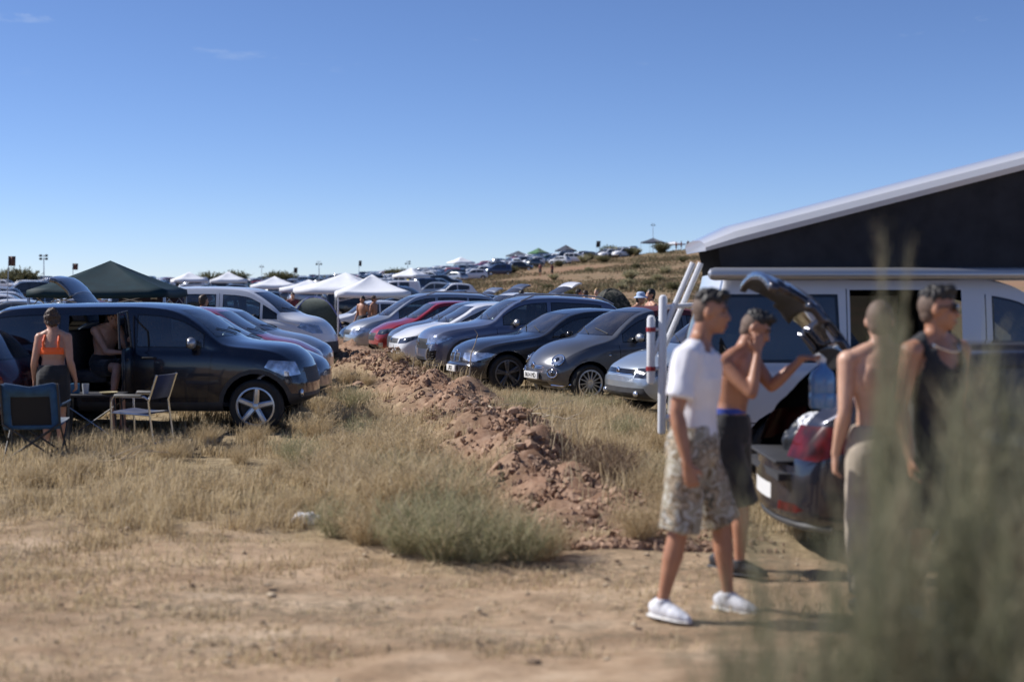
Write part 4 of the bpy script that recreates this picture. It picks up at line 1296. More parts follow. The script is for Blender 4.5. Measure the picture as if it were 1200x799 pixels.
def g_trousers(loose=.022, r=(.108, .10, .082, .078, .07)):
    def fn(t, J):
        torso_soup(t, J, 1.0, grow=loose + .008, cut=(-.14, 0))
        pel = Vector(J['pel']); up = (Vector(J['chest']) - pel).normalized()
        t.tube([pel - up * .05, pel + up * .04, pel + up * .11], [.165 + loose, .165 + loose, .146 + loose * .7], n=24, side=J['side'], rad2=[.118 + loose, .114 + loose, .10 + loose * .7])
        for a in 'AB':
            h, kn, an = Vector(J['h' + a]), Vector(J['k' + a]), Vector(J['a' + a])
            t.tube([h + up * .03, h.lerp(kn, .3), kn, kn.lerp(an, .4), kn.lerp(an, .95)], list(r), n=16)
    return fn

def stand(h=1.75, fw=(0, -1), lean=0.0, spread=.10, armout=.12, female=False):
    """an ordinary standing pose facing fw, scaled to height h"""
    q = h / 1.75
    f = Vector((fw[0], fw[1], 0)).normalized(); sd = Vector((-f.y, f.x, 0))   # sd: the person's left
    z = lambda v: Vector((0, 0, v * q))
    shw = .165 if female else .19
    J = dict(side=sd, fw=f, pel=z(.95), chest=z(1.30) + f * lean * .4, neck=z(1.47) + f * lean * .6, head=z(1.635) + f * (.02 + lean), hf=f,
             sA=z(1.415) + sd * shw * q + f * lean * .5, sB=z(1.415) - sd * shw * q + f * lean * .5,
             eA=z(1.13) + sd * (shw + armout * .6) * q - f * .03, eB=z(1.13) - sd * (shw + armout * .6) * q - f * .03,
             wA=z(.89) + sd * (shw + armout) * q + f * .06, wB=z(.89) - sd * (shw + armout) * q + f * .06,
             hA=z(.90) + sd * .09 * q, hB=z(.90) - sd * .09 * q, kA=z(.49) + sd * spread * q + f * .02, kB=z(.49) - sd * spread * q + f * .02,
             aA=z(.09) + sd * spread * q - f * .02, aB=z(.09) - sd * spread * q - f * .02)
    J = {a: (b.copy() if isinstance(b, Vector) else b) for a, b in J.items()}
    return J
WHITE_TEE = cloth_mat('white_cotton', (.78, .78, .82), .04)
CAMO = print_mat('leaf_print_cloth', (.30, .27, .20), [(.46, .44, .38), (.19, .145, .09), (.40, .33, .24), (.10, .10, .08), (.52, .49, .43)], 13)
BLACK_CLOTH = cloth_mat('black_cloth', (.014, .014, .016), .25)
BEIGE = cloth_mat('beige_cotton', (.42, .36, .28), .1)
ORANGE = simple('orange_lycra', (.95, .13, .015), .5)
BLUE_BAND = cloth_mat('blue_band', (.03, .06, .30))
SHOE_W = simple('white_shoe', (.70, .71, .74), .55, var=.12, scale=25)
SOLE_W = simple('white_sole', (.62, .61, .58), .6, var=.1)
SHOE_D = simple('dark_shoe', (.03, .03, .035), .6, var=.2)
SILVER = simple('silver_chain', (.75, .75, .77), .2, metal=1)
SHADES = simple('dark_lens', (.01, .012, .02), .05, coat=1)

def people_near(test=False):
    out = {}
    # man walking right in a white tee
    f = V3(.97, -.24, 0).normalized(); sd = V3(-f.y, f.x, 0)          # his left (away from the camera)
    hf = V3(.95, -.30, -.06)
    J = dict(side=sd, fw=f, pel=V3(-.05, 0, .95), chest=V3(-.035, 0, 1.33), neck=V3(-.02, 0, 1.51), head=V3(.045, -.01, 1.685), hf=hf, hup=(.05, 0, 1),
             sA=V3(-.03, 0, 1.445) + sd * .185, sB=V3(-.065, 0, 1.445) - sd * .185,
             eA=V3(-.02, .24, 1.16), eB=V3(-.17, -.23, 1.15), wA=V3(.03, .25, .92), wB=V3(-.115, -.27, .875),
             hA=V3(-.04, 0, .90) + sd * .09, hB=V3(-.06, 0, .90) - sd * .09,
             kA=V3(.12, .11, .50), kB=V3(-.14, -.10, .49), aA=V3(.165, .11, .095), aB=V3(-.225, -.08, .10))
    loc = (1.085, 8.08, 0) if not test else (-.95, 0, 0)
    p = make_person('young man walking right in a white tee, leaf print shorts and white trainers', loc, J, SK_TAN, voxel=.008, hair=HAIR_DK, hairkind='top',
        hands={'B': (V3(.25, -.05, -1), V3(.2, 1, 0), V3(1, -.2, 0), .55), 'A': (V3(.3, 0, -1), V3(0, -1, 0), V3(1, 0, 0), .5)},
        shoes=(SHOE_W, SOLE_W), feet=((.8, -.6), (.74, -.68)),
        clothes=[('t_shirt', g_tee, WHITE_TEE, .010, .013), ('shorts', g_shorts(.119, 1.0, .028), CAMO, .011, .015)])
    c = MB(); ch = J['neck']
    c.tube([V3(-.02, 0, 1.505) + f * (math.cos(a) * .088 + .035) + sd * math.sin(a) * .085 + V3(0, 0, -.075 * (math.cos(a) * .5 + .5) ** 1 * 1.3 + .03) for a in np.linspace(0, 2*math.pi, 24, endpoint=False)], .004, n=5, closed=True)
    c.build('necklace', SILVER, p)
    p.scale = (1.03,) * 3
    out['tee'] = p

    # bare-chested man, hand at his mouth, other arm stretched to the water jug
    f = V3(.90, -.43, 0).normalized(); sd = V3(-f.y, f.x, 0)
    J = dict(side=sd, fw=f, pel=V3(-.04, 0, .93), chest=V3(.0, 0, 1.27), neck=V3(.045, 0, 1.44), head=V3(.135, -.01, 1.60), hf=V3(.86, -.35, -.42), hup=(.35, 0, 1),
             sA=V3(.07, 0, 1.37) + sd * .19, sB=V3(-.02, 0, 1.38) - sd * .195,
             eA=V3(.25, .05, 1.22), wA=V3(.44, -.03, 1.415), eB=V3(.06, -.30, 1.20), wB=V3(.115, -.19, 1.455),
             hA=V3(-.03, 0, .88) + sd * .09, hB=V3(-.05, 0, .88) - sd * .09, kA=V3(.03, .10, .48), kB=V3(.03, -.10, .48), aA=V3(-.06, .13, .09), aB=V3(.02, -.10, .09))
    loc = (1.46, 9.3, 0) if not test else (-.2, 0, 0)
    p = make_person('bare chested man in black shorts raising one hand to his mouth beside the open boot', loc, J, SK_TAN, voxel=.008, hair=HAIR_DK, hairkind='top', armk=.95,
        hands={'A': (V3(1, -.05, .05), V3(0, -.3, -1), V3(.1, -1, .1), .7), 'B': (V3(.1, .12, 1), V3(-.2, 1, .1), V3(-.85, -.5, .1), .45)},
        shoes=(SHOE_D, SHOE_D), feet=((.8, -.5), (.9, -.35)),
        clothes=[('shorts', g_shorts(.118, 1.05, .028), BLACK_CLOTH, .011, .010)])
    b = MB(); b.tube([J['pel'] + V3(.0, 0, .125), J['pel'] + V3(0, 0, .16)], [.160, .152], n=24, side=sd, rad2=[.114, .108]); b.build('waistband', BLUE_BAND, p)
    out['jug'] = p

    # bare-backed person seen from behind, beige trousers
    f = V3(-.12, 1, 0).normalized(); sd = V3(-f.y, f.x, 0)
    J = stand(1.80, (f.x, f.y), .02, .10, .05)
    J['hf'] = V3(.15, 1, -.05)
    loc = (2.12, 8.15, 0) if not test else (.6, 0, 0)
    p = make_person('bare backed person in loose beige trousers seen from behind through the shrubs', loc, J, SK_PALE, voxel=.009, hair=HAIR_SHORT, hairkind='crop',
        hands={'A': (V3(0, .2, -1), V3(1, 0, 0), V3(0, 1, 0), .4), 'B': (V3(0, .2, -1), V3(-1, 0, 0), V3(0, 1, 0), .4)},
        shoes=(SHOE_D, SHOE_D), feet=((f.x, f.y), (f.x, f.y)), clothes=[('trousers', g_trousers(.026, (.112, .108, .094, .09, .084)), BEIGE, .012, .008)])
    out['back'] = p

    # man in a black vest with sunglasses
    f = V3(.55, -.83, 0).normalized(); sd = V3(-f.y, f.x, 0)
    J = stand(1.88, (f.x, f.y), .0, .11, .06)
    J['hf'] = V3(.93, -.36, .0)
    loc = (2.36, 7.92, 0) if not test else (1.35, 0, 0)
    p = make_person('man in a black sleeveless vest, silver chain and sunglasses behind the tall shrubs', loc, J, SK_TAN, voxel=.008, k=1.04, hair=HAIR_DK, hairkind='top',
        hands={'A': (V3(.1, 0, -1), V3(-1, 0, 0), V3(0, -1, 0), .4), 'B': (V3(.1, 0, -1), V3(1, 0, 0), V3(0, -1, 0), .4)},
        shoes=(SHOE_W, SOLE_W), feet=((.5, -.8), (.8, -.6)), clothes=[('vest', g_tank, BLACK_CLOTH, .011, .007), ('shorts', g_shorts(.12, .95, .026), BLACK_CLOTH, .012, .009)])
    c, fh, r = J['head'], J['hf'].normalized(), None
    r = V3(0, 0, 1).cross(fh).normalized()
    g = MB()
    for q in (1, -1):
        g.ball(c + r * q * .036 + fh * .098 + V3(0, 0, .008), (.033, .012, .024), 12, 8, Matrix((r, fh, V3(0, 0, 1))).transposed())
        g.tube([c + r * q * .07 + fh * .085 + V3(0, 0, .016), c + r * q * .088 + fh * .0 + V3(0, 0, .012)], [.006, .004], n=6)
    g.tube([c - r * .07 + fh * .10 + V3(0, 0, .024), c + r * .07 + fh * .10 + V3(0, 0, .024)], .005, n=6)
    g.build('sunglasses', SHADES, p)
    nkp = J['neck']
    cm = MB()
    cm.tube([nkp + f * (math.cos(a) * .095 + .045) + sd * math.sin(a) * .098 + V3(0, 0, -.05 * math.cos(a) - .005) for a in np.linspace(0, 2*math.pi, 28, endpoint=False)], .006, n=6, closed=True)
    cm.build('chain', SILVER, p)
    out['vest'] = p

    # woman seen from behind in an orange bikini top
    f = V3(.0, 1, 0); sd = V3(-1, 0, 0)
    J = stand(1.64, (0, 1), .05, .085, .09, female=True)
    J['hf'] = V3(-.45, .85, -.35); J['head'] += V3(-.03, 0, -.02)
    loc = (-5.17, 16.0, 0) if not test else (2.1, 0, 0)
    def top(t, J):
        ch = Vector(J['chest']); pel = Vector(J['pel']); up = (ch - pel).normalized()
        t.tube([pel.lerp(ch, .74), pel.lerp(ch, .86), pel.lerp(ch, .99)], [.152, .158, .156], n=24, side=J['side'], rad2=[.112, .116, .116])
        for q in (1, -1):
            s_ = Vector(J['side']) * q
            t.tube([pel.lerp(ch, .96) + s_ * .085 - Vector(J['fw']) * .10, ch + s_ * .088 - Vector(J['fw']) * .098 + up * .07, ch + s_ * .082 - Vector(J['fw']) * .055 + up * .135, ch + s_ * .08 + Vector(J['fw']) * .02 + up * .155, ch + s_ * .085 + Vector(J['fw']) * .10 + up * .05], [.015] * 5, n=8)
    p = make_person('woman with tied brown hair in a bright orange bikini top seen from behind', loc, J, SK_MID, voxel=.010, female=True, hair=HAIR_BR, hairkind='bun',
        hands={'A': (V3(-.05, .1, -1), V3(1, 0, 0), V3(0, 1, 0), .4), 'B': (V3(.05, .1, -1), V3(-1, 0, 0), V3(0, 1, 0), .4)},
        feet=((0, 1), (.1, 1)), shoes=(SHOE_D, SHOE_D), clothes=[('bikini_top', top, ORANGE, .009, 0), ('shorts', g_shorts(.108, .8, .022), BLACK_CLOTH, .012, .008)])
    p.scale = (.97,) * 3
    out['woman'] = p
    return out
# ---------------------------------------------------------------- ground
def sstep(a, b, x):
    t = np.clip((x - a) / (b - a), 0, 1)
    return t * t * (3 - 2 * t)

FAR_PX = [-2500, -600, 0, 300, 420, 500, 560, 620, 700, 760, 830, 1000, 1400, 3500]
FAR_H = [1.2, 1.5, 1.5, 1.5, 2.2, 3.3, 4.4, 5.9, 7.0, 7.8, 9.0, 12, 14, 14]
MOUND_Y = [8.0, 10.3, 15.2, 23, 32, 45, 70]
MOUND_X = [1.3, .62, -.02, -1.35, -3.35, -5.7, -10.5]

def terrain(X, Y, detail=True):
    X = np.asarray(X, float); Y = np.asarray(Y, float)
    p = 600 + 1667 * X / np.maximum(Y, 2)
    h = np.interp(p, FAR_PX, FAR_H) * np.clip((Y - 65) / 215, 0, 1) ** 1.5
    h = h - .32 * sstep(30, 48, Y) * (1 - sstep(70, 110, Y)) * (1 - sstep(-4, -.5, X))
    mx = np.interp(Y, MOUND_Y, MOUND_X)
    d = X - mx
    wig = .14 * np.sin(Y * 2.1) + .10 * np.sin(Y * 4.7 + 1)
    m = (.33 + .09 * np.sin(Y * .9 + 1)) * np.exp(-((d + wig) / (.66 + .16 * np.sin(Y * 1.3))) ** 2) * sstep(9.6, 12.2, Y) * (1 - sstep(45, 70, Y))
    m = m * (1 + .25 * np.sin(Y * 3.3 + d * 4) + .2 * np.sin(Y * 7.1 - d * 5))
    return h + m

def zones(X, Y):
    """bare track and ploughed soil weights"""
    mx = np.interp(Y, MOUND_Y, MOUND_X); d = X - mx
    soil = np.exp(-((d + .16 * np.sin(Y * 2.7) + .1 * np.sin(Y * 6.1)) / (.72 + .2 * np.sin(Y * 1.3))) ** 2) * sstep(9.6, 11.2, Y) * (1 - sstep(60, 75, Y))
    edge = np.interp(X, [-9, -4.2, -2, 0, 1, 3, 6], [12.3, 11.7, 10.4, 9.75, 9.9, 10.5, 12.0]) + .35 * np.sin(X * 2.3) + .2 * np.sin(X * 5.1)
    track = 1 - sstep(-.7, .9, Y - edge)
    return soil, track

def hz(x, y): return float(terrain(np.array([x]), np.array([y]))[0])

def make_ground():
    xs = np.concatenate([-np.geomspace(15, 6000, 46)[::-1], np.arange(-14, 8.01, .11), np.geomspace(9, 6000, 46)])
    ys = np.concatenate([np.linspace(-60, 3.5, 12), np.arange(4, 13, .07), np.arange(13, 26, .12), np.arange(26, 50, .5), np.arange(50, 330, 4), np.geomspace(335, 9000, 26)])
    GX, GY = np.meshgrid(xs, ys)
    Z = terrain(GX, GY)
    soil, track = zones(GX, GY)
    flat = Z.copy().ravel(); gx, gy = GX.ravel(), GY.ravel()
    sl, tk = soil.ravel(), track.ravel()
    for i in range(len(flat)):
        if -15 < gx[i] < 9 and 3 < gy[i] < 50:
            p = Vector((gx[i], gy[i], 0))
            n1 = noise.noise(p * 1.1); n2 = noise.noise(p * 4.3 + Vector((5, 0, 0)))
            a = .03 + .02 * tk[i]
            if tk[i] > .2:
                for yr in (7.35, 8.95):
                    flat[i] -= .035 * tk[i] * math.exp(-((gy[i] - yr - .12 * gx[i] * .3 - .15 * math.sin(gx[i] * .6)) / .13) ** 2) * (.6 + .4 * n1)
            flat[i] += a * n1 + .012 * n2
            if sl[i] > .05:
                n3 = noise.noise(p * 9.0); n4 = noise.noise(p * 17)
                flat[i] += sl[i] * (.09 * n3 + .075 * n4 + .06 * n2)
            elif tk[i] > .3:
                flat[i] += .010 * noise.noise(p * 11) + .020 * noise.noise(Vector((gx[i] * 3, gy[i] * 6, 0))) + .02 * max(0, noise.noise(Vector((gx[i] * 1.2, gy[i] * 5, 7))))
    nx, ny = len(xs), len(ys)
    me = bpy.data.meshes.new('ground')
    V = np.stack([gx, gy, flat], 1)
    idx = np.arange(nx * ny).reshape(ny, nx)
    F = np.stack([idx[:-1, :-1], idx[:-1, 1:], idx[1:, 1:], idx[1:, :-1]], -1).reshape(-1, 4)
    me.from_pydata(V.tolist(), [], F.tolist())
    for nm, ar in (('soil', sl), ('track', tk)):
        at = me.attributes.new(nm, 'FLOAT', 'POINT'); at.data.foreach_set('value', ar.astype(np.float32))
    m, n, l, b = new_mat('dry_ground')
    tc = n.new('ShaderNodeTexCoord')
    def tex(scale, det=6, rough=.6, stretch=None, dist=0):
        t = n.new('ShaderNodeTexNoise'); t.inputs['Scale'].default_value = scale; t.inputs['Detail'].default_value = det; t.inputs['Roughness'].default_value = rough; t.inputs['Distortion'].default_value = dist
        if stretch:
            mp = n.new('ShaderNodeMapping'); mp.inputs['Scale'].default_value = stretch
            l.new(tc.outputs['Object'], mp.inputs[0]); l.new(mp.outputs[0], t.inputs['Vector'])
        else: l.new(tc.outputs['Object'], t.inputs['Vector'])
        return t.outputs['Fac']
    def ramp(fac, stops):
        r = n.new('ShaderNodeValToRGB'); e = r.color_ramp.elements
        e[0].position, e[0].color = stops[0][0], (*stops[0][1], 1); e[1].position, e[1].color = stops[-1][0], (*stops[-1][1], 1)
        for p, c in stops[1:-1]:
            x = e.new(p); x.color = (*c, 1)
        l.new(fac, r.inputs[0]); return r.outputs[0]
    def mix(f, a, c):
        x = n.new('ShaderNodeMix'); x.data_type = 'RGBA'
        l.new(f, x.inputs['Factor']); l.new(a, x.inputs['A']); l.new(c, x.inputs['B']); return x.outputs['Result']
    def rng_(f, a, c, t0=0, t1=1):
        x = n.new('ShaderNodeMapRange'); x.inputs['From Min'].default_value = a; x.inputs['From Max'].default_value = c
        x.inputs['To Min'].default_value = t0; x.inputs['To Max'].default_value = t1
        l.new(f, x.inputs['Value']); return x.outputs[0]
    def mul(a, c):
        x = n.new('ShaderNodeMath'); x.operation = 'MULTIPLY'; l.new(a, x.inputs[0]); l.new(c, x.inputs[1]); return x.outputs[0]
    def attr(nm):
        a = n.new('ShaderNodeAttribute'); a.attribute_name = nm; return a.outputs['Fac']
    far = ramp(tex(.06, 12, .80), [(.32, (.10, .095, .05)), (.43, (.19, .15, .085)), (.52, (.26, .175, .105)), (.60, (.30, .17, .105)), (.72, (.16, .135, .075))])
    litter = ramp(tex(7, 10, .78), [(.30, (.085, .062, .036)), (.44, (.22, .165, .095)), (.58, (.38, .30, .18)), (.72, (.50, .41, .265))])
    sp = n.new('ShaderNodeSeparateXYZ'); l.new(tc.outputs['Object'], sp.inputs[0])
    base = mix(rng_(sp.outputs['Y'], 40, 75), litter, far)
    trk = ramp(tex(1.6, 10, .72, (.55, 1.0, 1)), [(.32, (.17, .112, .068)), (.43, (.35, .24, .148)), (.54, (.48, .345, .225)), (.66, (.61, .47, .325))])
    # flattened dry grass lying on the track
    pat = mul(rng_(tex(.75, 9, .75, (.5, 1.1, 1)), .44, .60), rng_(tex(26, 4, .7, (.4, 1, 1)), .40, .58))
    trk2 = mix(pat, trk, ramp(tex(38, 3), [(.3, (.11, .085, .055)), (.7, (.28, .22, .14))]))
    sol = ramp(tex(6, 10, .75), [(.32, (.13, .075, .048)), (.46, (.25, .15, .098)), (.56, (.34, .22, .15)), (.68, (.44, .31, .22))])
    c1 = mix(attr('track'), base, trk2)
    c2 = mix(attr('soil'), c1, sol)
    l.new(c2, b.inputs['Base Color']); b.inputs['Roughness'].default_value = .97; b.inputs['Specular IOR Level'].default_value = .15
    bp = n.new('ShaderNodeBump'); bp.inputs['Strength'].default_value = .65; bp.inputs['Distance'].default_value = .03
    l.new(tex(16, 10, .75), bp.inputs['Height']); l.new(bp.outputs[0], b.inputs['Normal'])
    o = link('ground', me, m, None, sharp=None)
    tag(o, kind='structure')
    return o

# ---------------------------------------------------------------- blades, shrubs
def blades_mesh(name, P, D, Hh, Wd, bend):
    """P roots (n,3), D lean directions (n,2), Hh heights, Wd widths, bend"""
    n = len(P)
    ang = rng.uniform(0, 2 * np.pi, n)
    sx = np.stack([np.cos(ang), np.sin(ang), np.zeros(n)], 1) * (Wd / 2)[:, None]
    up = np.zeros((n, 3)); up[:, 2] = 1
    D3 = np.concatenate([D, np.zeros((n, 1))], 1)
    mid = P + up * (Hh * .55)[:, None] + D3 * (Hh * bend * .30)[:, None]
    tip = P + up * (Hh * np.maximum(.25, 1 - .45 * bend))[:, None] + D3 * (Hh * bend)[:, None]
    V = np.stack([P - sx, P + sx, mid + sx * .8, mid - sx * .8, tip], 1).reshape(-1, 3)
    b = np.arange(n) * 5
    me = bpy.data.meshes.new(name)
    me.vertices.add(len(V)); me.vertices.foreach_set('co', V.astype(np.float32).ravel())
    loops = np.stack([b, b + 1, b + 2, b + 3, b + 3, b + 2, b + 4], 1).ravel()
    starts = np.stack([np.arange(n) * 7, np.arange(n) * 7 + 4], 1).ravel()
    me.loops.add(len(loops)); me.loops.foreach_set('vertex_index', loops.astype(np.int32))
    me.polygons.add(len(starts)); me.polygons.foreach_set('loop_start', starts.astype(np.int32))
    me.update(calc_edges=True); me.validate()
    return me

def plant_mat(name, stops, trans=.25, patch=0.0, pscale=(.8, .8, .8)):
    """leaf colours differ from blade to blade"""
    m, n, l, b = new_mat(name)
    ge = n.new('ShaderNodeNewGeometry')
    cr = n.new('ShaderNodeValToRGB'); e = cr.color_ramp.elements
    e[0].position, e[0].color = stops[0][0], (*stops[0][1], 1); e[1].position, e[1].color = stops[-1][0], (*stops[-1][1], 1)
    for p, c in stops[1:-1]:
        x = e.new(p); x.color = (*c, 1)
    src = ge.outputs['Random Per Island']
    if patch:
        tc = n.new('ShaderNodeTexCoord'); no = n.new('ShaderNodeTexNoise'); no.inputs['Scale'].default_value = 1; no.inputs['Detail'].default_value = 4
        mp = n.new('ShaderNodeMapping'); mp.inputs['Scale'].default_value = pscale
        l.new(tc.outputs['Object'], mp.inputs[0]); l.new(mp.outputs[0], no.inputs['Vector'])
        mx = n.new('ShaderNodeMix'); mx.inputs['Factor'].default_value = patch
        mr = n.new('ShaderNodeMapRange'); mr.inputs['From Min'].default_value = .32; mr.inputs['From Max'].default_value = .68
        l.new(no.outputs['Fac'], mr.inputs['Value'])
        l.new(src, mx.inputs['A']); l.new(mr.outputs[0], mx.inputs['B']); src = mx.outputs['Result']
    l.new(src, cr.inputs[0])
    l.new(cr.outputs[0], b.inputs['Base Color']); b.inputs['Roughness'].default_value = .8; b.inputs['Specular IOR Level'].default_value = .2
    tr = n.new('ShaderNodeBsdfTranslucent'); l.new(cr.outputs[0], tr.inputs[0])
    ms = n.new('ShaderNodeMixShader'); ms.inputs[0].default_value = trans
    l.new(b.outputs[0], ms.inputs[1]); l.new(tr.outputs[0], ms.inputs[2]); l.new(ms.outputs[0], n['Material Output'].inputs[0])
    return m

STRAW = plant_mat('dry_straw', [(0, (.20, .145, .08)), (.3, (.45, .35, .20)), (.65, (.64, .52, .34)), (.85, (.52, .435, .265)), (1, (.31, .275, .15))], .35, .45)
GREYGREEN = plant_mat('grey_green_leaf', [(0, (.17, .175, .09)), (.35, (.29, .29, .165)), (.65, (.42, .385, .24)), (1, (.58, .48, .31))], .4)
OLIVE = plant_mat('olive_leaf', [(0, (.085, .09, .045)), (.5, (.15, .15, .075)), (1, (.25, .22, .125))], .3)
TALLGREEN = plant_mat('tall_shrub_leaf', [(0, (.12, .13, .075)), (.4, (.24, .245, .155)), (.6, (.34, .32, .21)), (.8, (.30, .24, .155)), (1, (.52, .45, .30))], .38, .7, (14, 14, 1.2))
SCRUB = plant_mat('slope_scrub', [(0, (.10, .10, .05)), (.4, (.18, .155, .085)), (.7, (.27, .20, .12)), (1, (.33, .25, .15))], .25, .6)
RUSSET = plant_mat('dead_shrub_twig', [(0, (.13, .085, .055)), (.5, (.22, .15, .10)), (1, (.32, .24, .16))], .2)

def make_grass():
    pts, hs, bend, wd = [], [], [], []
    def field(n, x0, x1, y0, y1, hmean, keep, k=(12, 30), rad=.09, w=.0075):
        X = rng.uniform(x0, x1, n); Y = y0 + (y1 - y0) * rng.uniform(0, 1, n) ** 1.25
        kp = keep(X, Y); ok = rng.uniform(0, 1, n) < kp
        X, Y = X[ok], Y[ok]
        for x, y in zip(X, Y):
            nv = noise.noise(Vector((x * .55, y * .55, 3)))
            if nv < -.18 and rng.uniform() < .85: continue
            m = int(rng.integers(*k)); a = rng.uniform(0, 2*np.pi, m); r = rad * np.sqrt(rng.uniform(0, 1, m))
            qx, qy = x + r * np.cos(a), y + r * np.sin(a)
            pts.append(np.stack([qx, qy], 1))
            hs.append(hmean * (.65 + 1.1 * max(0, nv + .2)) * rng.uniform(.5, 1.35, m)); bend.append(rng.uniform(.1, .95, m)); wd.append(rng.uniform(.6, 1.4, m) * w)
    def mx(Y): return np.interp(Y, MOUND_Y, MOUND_X)
    def nottrack(X, Y):
        s, t = zones(X, Y); return (1 - t) * (1 - np.clip(s * 1.25, 0, 1)) ** 1.3
    # left field in front of and beneath the left cars
    field(4300, -9.5, 1.0, 10.6, 19.5, .21, lambda X, Y: nottrack(X, Y) * (X < mx(Y) + .1))
    field(350, -6, -.4, 12.5, 19, .30, lambda X, Y: nottrack(X, Y) * np.exp(-((X - mx(Y) + 1.5) / 1.1) ** 2))
    # verge between the ploughed soil and the right-hand cars
    field(3600, -1.5, 3.6, 10.2, 25, .20, lambda X, Y: nottrack(X, Y) * (X > mx(Y) - .1))
    field(500, -2.0, 2.5, 17.5, 25, .30, lambda X, Y: nottrack(X, Y) * np.exp(-((X - mx(Y) - 1.5) / .7) ** 2))
    # lane further off
    field(2600, -13, 2, 19.5, 46, .22, lambda X, Y: nottrack(X, Y) * .9, k=(8, 18), w=.011)
    # lone wisps on the soil and on the track
    field(420, -9, 1, 9.6, 30, .16, lambda X, Y: zones(X, Y)[0] * .8, k=(3, 9))
    field(6500, -5, 4.5, 5.6, 12.4, .075, lambda X, Y: zones(X, Y)[1] * np.clip(.35 - .16 * X + .3 * np.sin(X * 1.7 + Y * 2.9), .06, .95), k=(6, 20), rad=.17, w=.0075)
    # flattened straw caught on the bank
    field(900, -4, 2.2, 10.5, 26, .30, lambda X, Y: np.exp(-((X - mx(Y) - .55) / .35) ** 2) * (.4 + .6 * (np.sin(Y * 1.9) > 0)), k=(8, 20), rad=.22, w=.008)
    XY = np.concatenate(pts); H_ = np.concatenate(hs); B_ = np.concatenate(bend); W_ = np.concatenate(wd)
    Z = terrain(XY[:, 0], XY[:, 1]) - .02
    a = rng.uniform(0, 2*np.pi, len(XY)); D = np.stack([np.cos(a), np.sin(a)], 1) + np.array([.25, -.05])
    me = blades_mesh('dry_grass', np.concatenate([XY, Z[:, None]], 1), D, H_, W_, B_)
    o = link('dry_grass', me, STRAW, None, sharp=None)
    tag(o, 'dry straw-coloured grass covering the verge', 'grass', kind='stuff')
    print('blades', len(XY))
    return o

def shrub_mesh(name, h, r, stems, leaves, w, seed, upright=.6, leaf=.10):
    g = np.random.default_rng(seed)
    P, T, W = [], [], []
    # stems as ribbons of segments, leaflets along them
    n = stems
    a = g.uniform(0, 2*np.pi, n); rad = r * (np.sqrt(g.uniform(0, 1, n)) if upright < .8 else np.clip(np.abs(g.normal(0, .52, n)), 0, 1.4))
    base = np.stack([.22 * rad * np.cos(a), .22 * rad * np.sin(a), np.zeros(n)], 1)
    hh = h * (g.uniform(.55, 1.05, n) if upright < .8 else g.uniform(.78, 1.04, n)) * (1 - .45 * (rad / r) ** 2 * (1 - upright)) * (1 if upright < .8 else 1 - .25 * np.clip(rad / r, 0, 1.2))
    tip = np.stack([rad * np.cos(a + g.normal(0, .25, n)), rad * np.sin(a + g.normal(0, .25, n)), hh], 1)
    ctl = base * .5 + tip * .5; ctl[:, 2] = hh * g.uniform(.55, .75, n); ctl[:, :2] = base[:, :2] + (tip[:, :2] - base[:, :2]) * .3
    V, F = [], []
    def quad(p, q, ww):
        d = q - p; k = len(p)
        an = g.uniform(0, 2*np.pi, k); s = np.stack([np.cos(an), np.sin(an), np.zeros(k)], 1) * ww[:, None] / 2
        return np.stack([p - s, p + s, q + s * .5, q - s * .5], 1)
    segs = []
    ts = np.linspace(0, 1, 6)
    pt = lambda t: base * (1-t)**2 + ctl * 2*t*(1-t) + tip * t*t
    for i in range(5): segs.append(quad(pt(ts[i]), pt(ts[i+1]), np.full(n, w * (1.15 - .15 * i))))
    for _ in range(leaves):
        t = g.uniform(.18, 1, n)[:, None]
        p = base * (1-t)**2 + ctl * 2*t*(1-t) + tip * t*t
        d = g.normal(0, 1, (n, 3)); d[:, 2] = np.abs(d[:, 2]) * .8 + (.45 if upright < .8 else 1.3)
        d /= np.linalg.norm(d, axis=1)[:, None]
        ll = leaf * h * g.uniform(.5, 1.3, n)
        segs.append(quad(p, p + d * ll[:, None], np.full(n, w * .9)))
    Q = np.concatenate(segs).reshape(-1, 3)
    k = len(Q) // 4
    me = bpy.data.meshes.new(name)
    me.vertices.add(len(Q)); me.vertices.foreach_set('co', Q.astype(np.float32).ravel())
    me.loops.add(k * 4); me.loops.foreach_set('vertex_index', np.arange(k * 4, dtype=np.int32))
    me.polygons.add(k); me.polygons.foreach_set('loop_start', np.arange(k, dtype=np.int32) * 4)
    me.update(calc_edges=True)
    return me

def make_scrub():
    """low scrub and dry grass scattered over the far slope"""
    n = 26000
    Y = rng.uniform(60, 290, n) ** 1.0; p = rng.uniform(430, 900, n)
    X = (p - 600) / 1667 * Y
    nv = np.array([noise.noise(Vector((x * .06, y * .05, 1))) for x, y in zip(X, Y)])
    ok = nv + rng.normal(0, .22, n) > -.05; X, Y, nv = X[ok], Y[ok], nv[ok]
    k = 5
    XX = np.repeat(X, k) + rng.normal(0, .35, len(X) * k); YY = np.repeat(Y, k) + rng.normal(0, .35, len(X) * k)
    H_ = np.repeat(.22 + .45 * np.clip(nv, 0, 1), k) * rng.uniform(.6, 1.6, len(XX))
    a = rng.uniform(0, 2*np.pi, len(XX)); D = np.stack([np.cos(a), np.sin(a)], 1)
    me = blades_mesh('hillside_scrub', np.stack([XX, YY, terrain(XX, YY) - .05], 1), D, H_, rng.uniform(.08, .2, len(XX)), rng.uniform(.1, .9, len(XX)))
    o = link('hillside_scrub', me, SCRUB, None, sharp=None)
    tag(o, 'low dry scrub and grass on the far slope', 'scrub', kind='stuff')

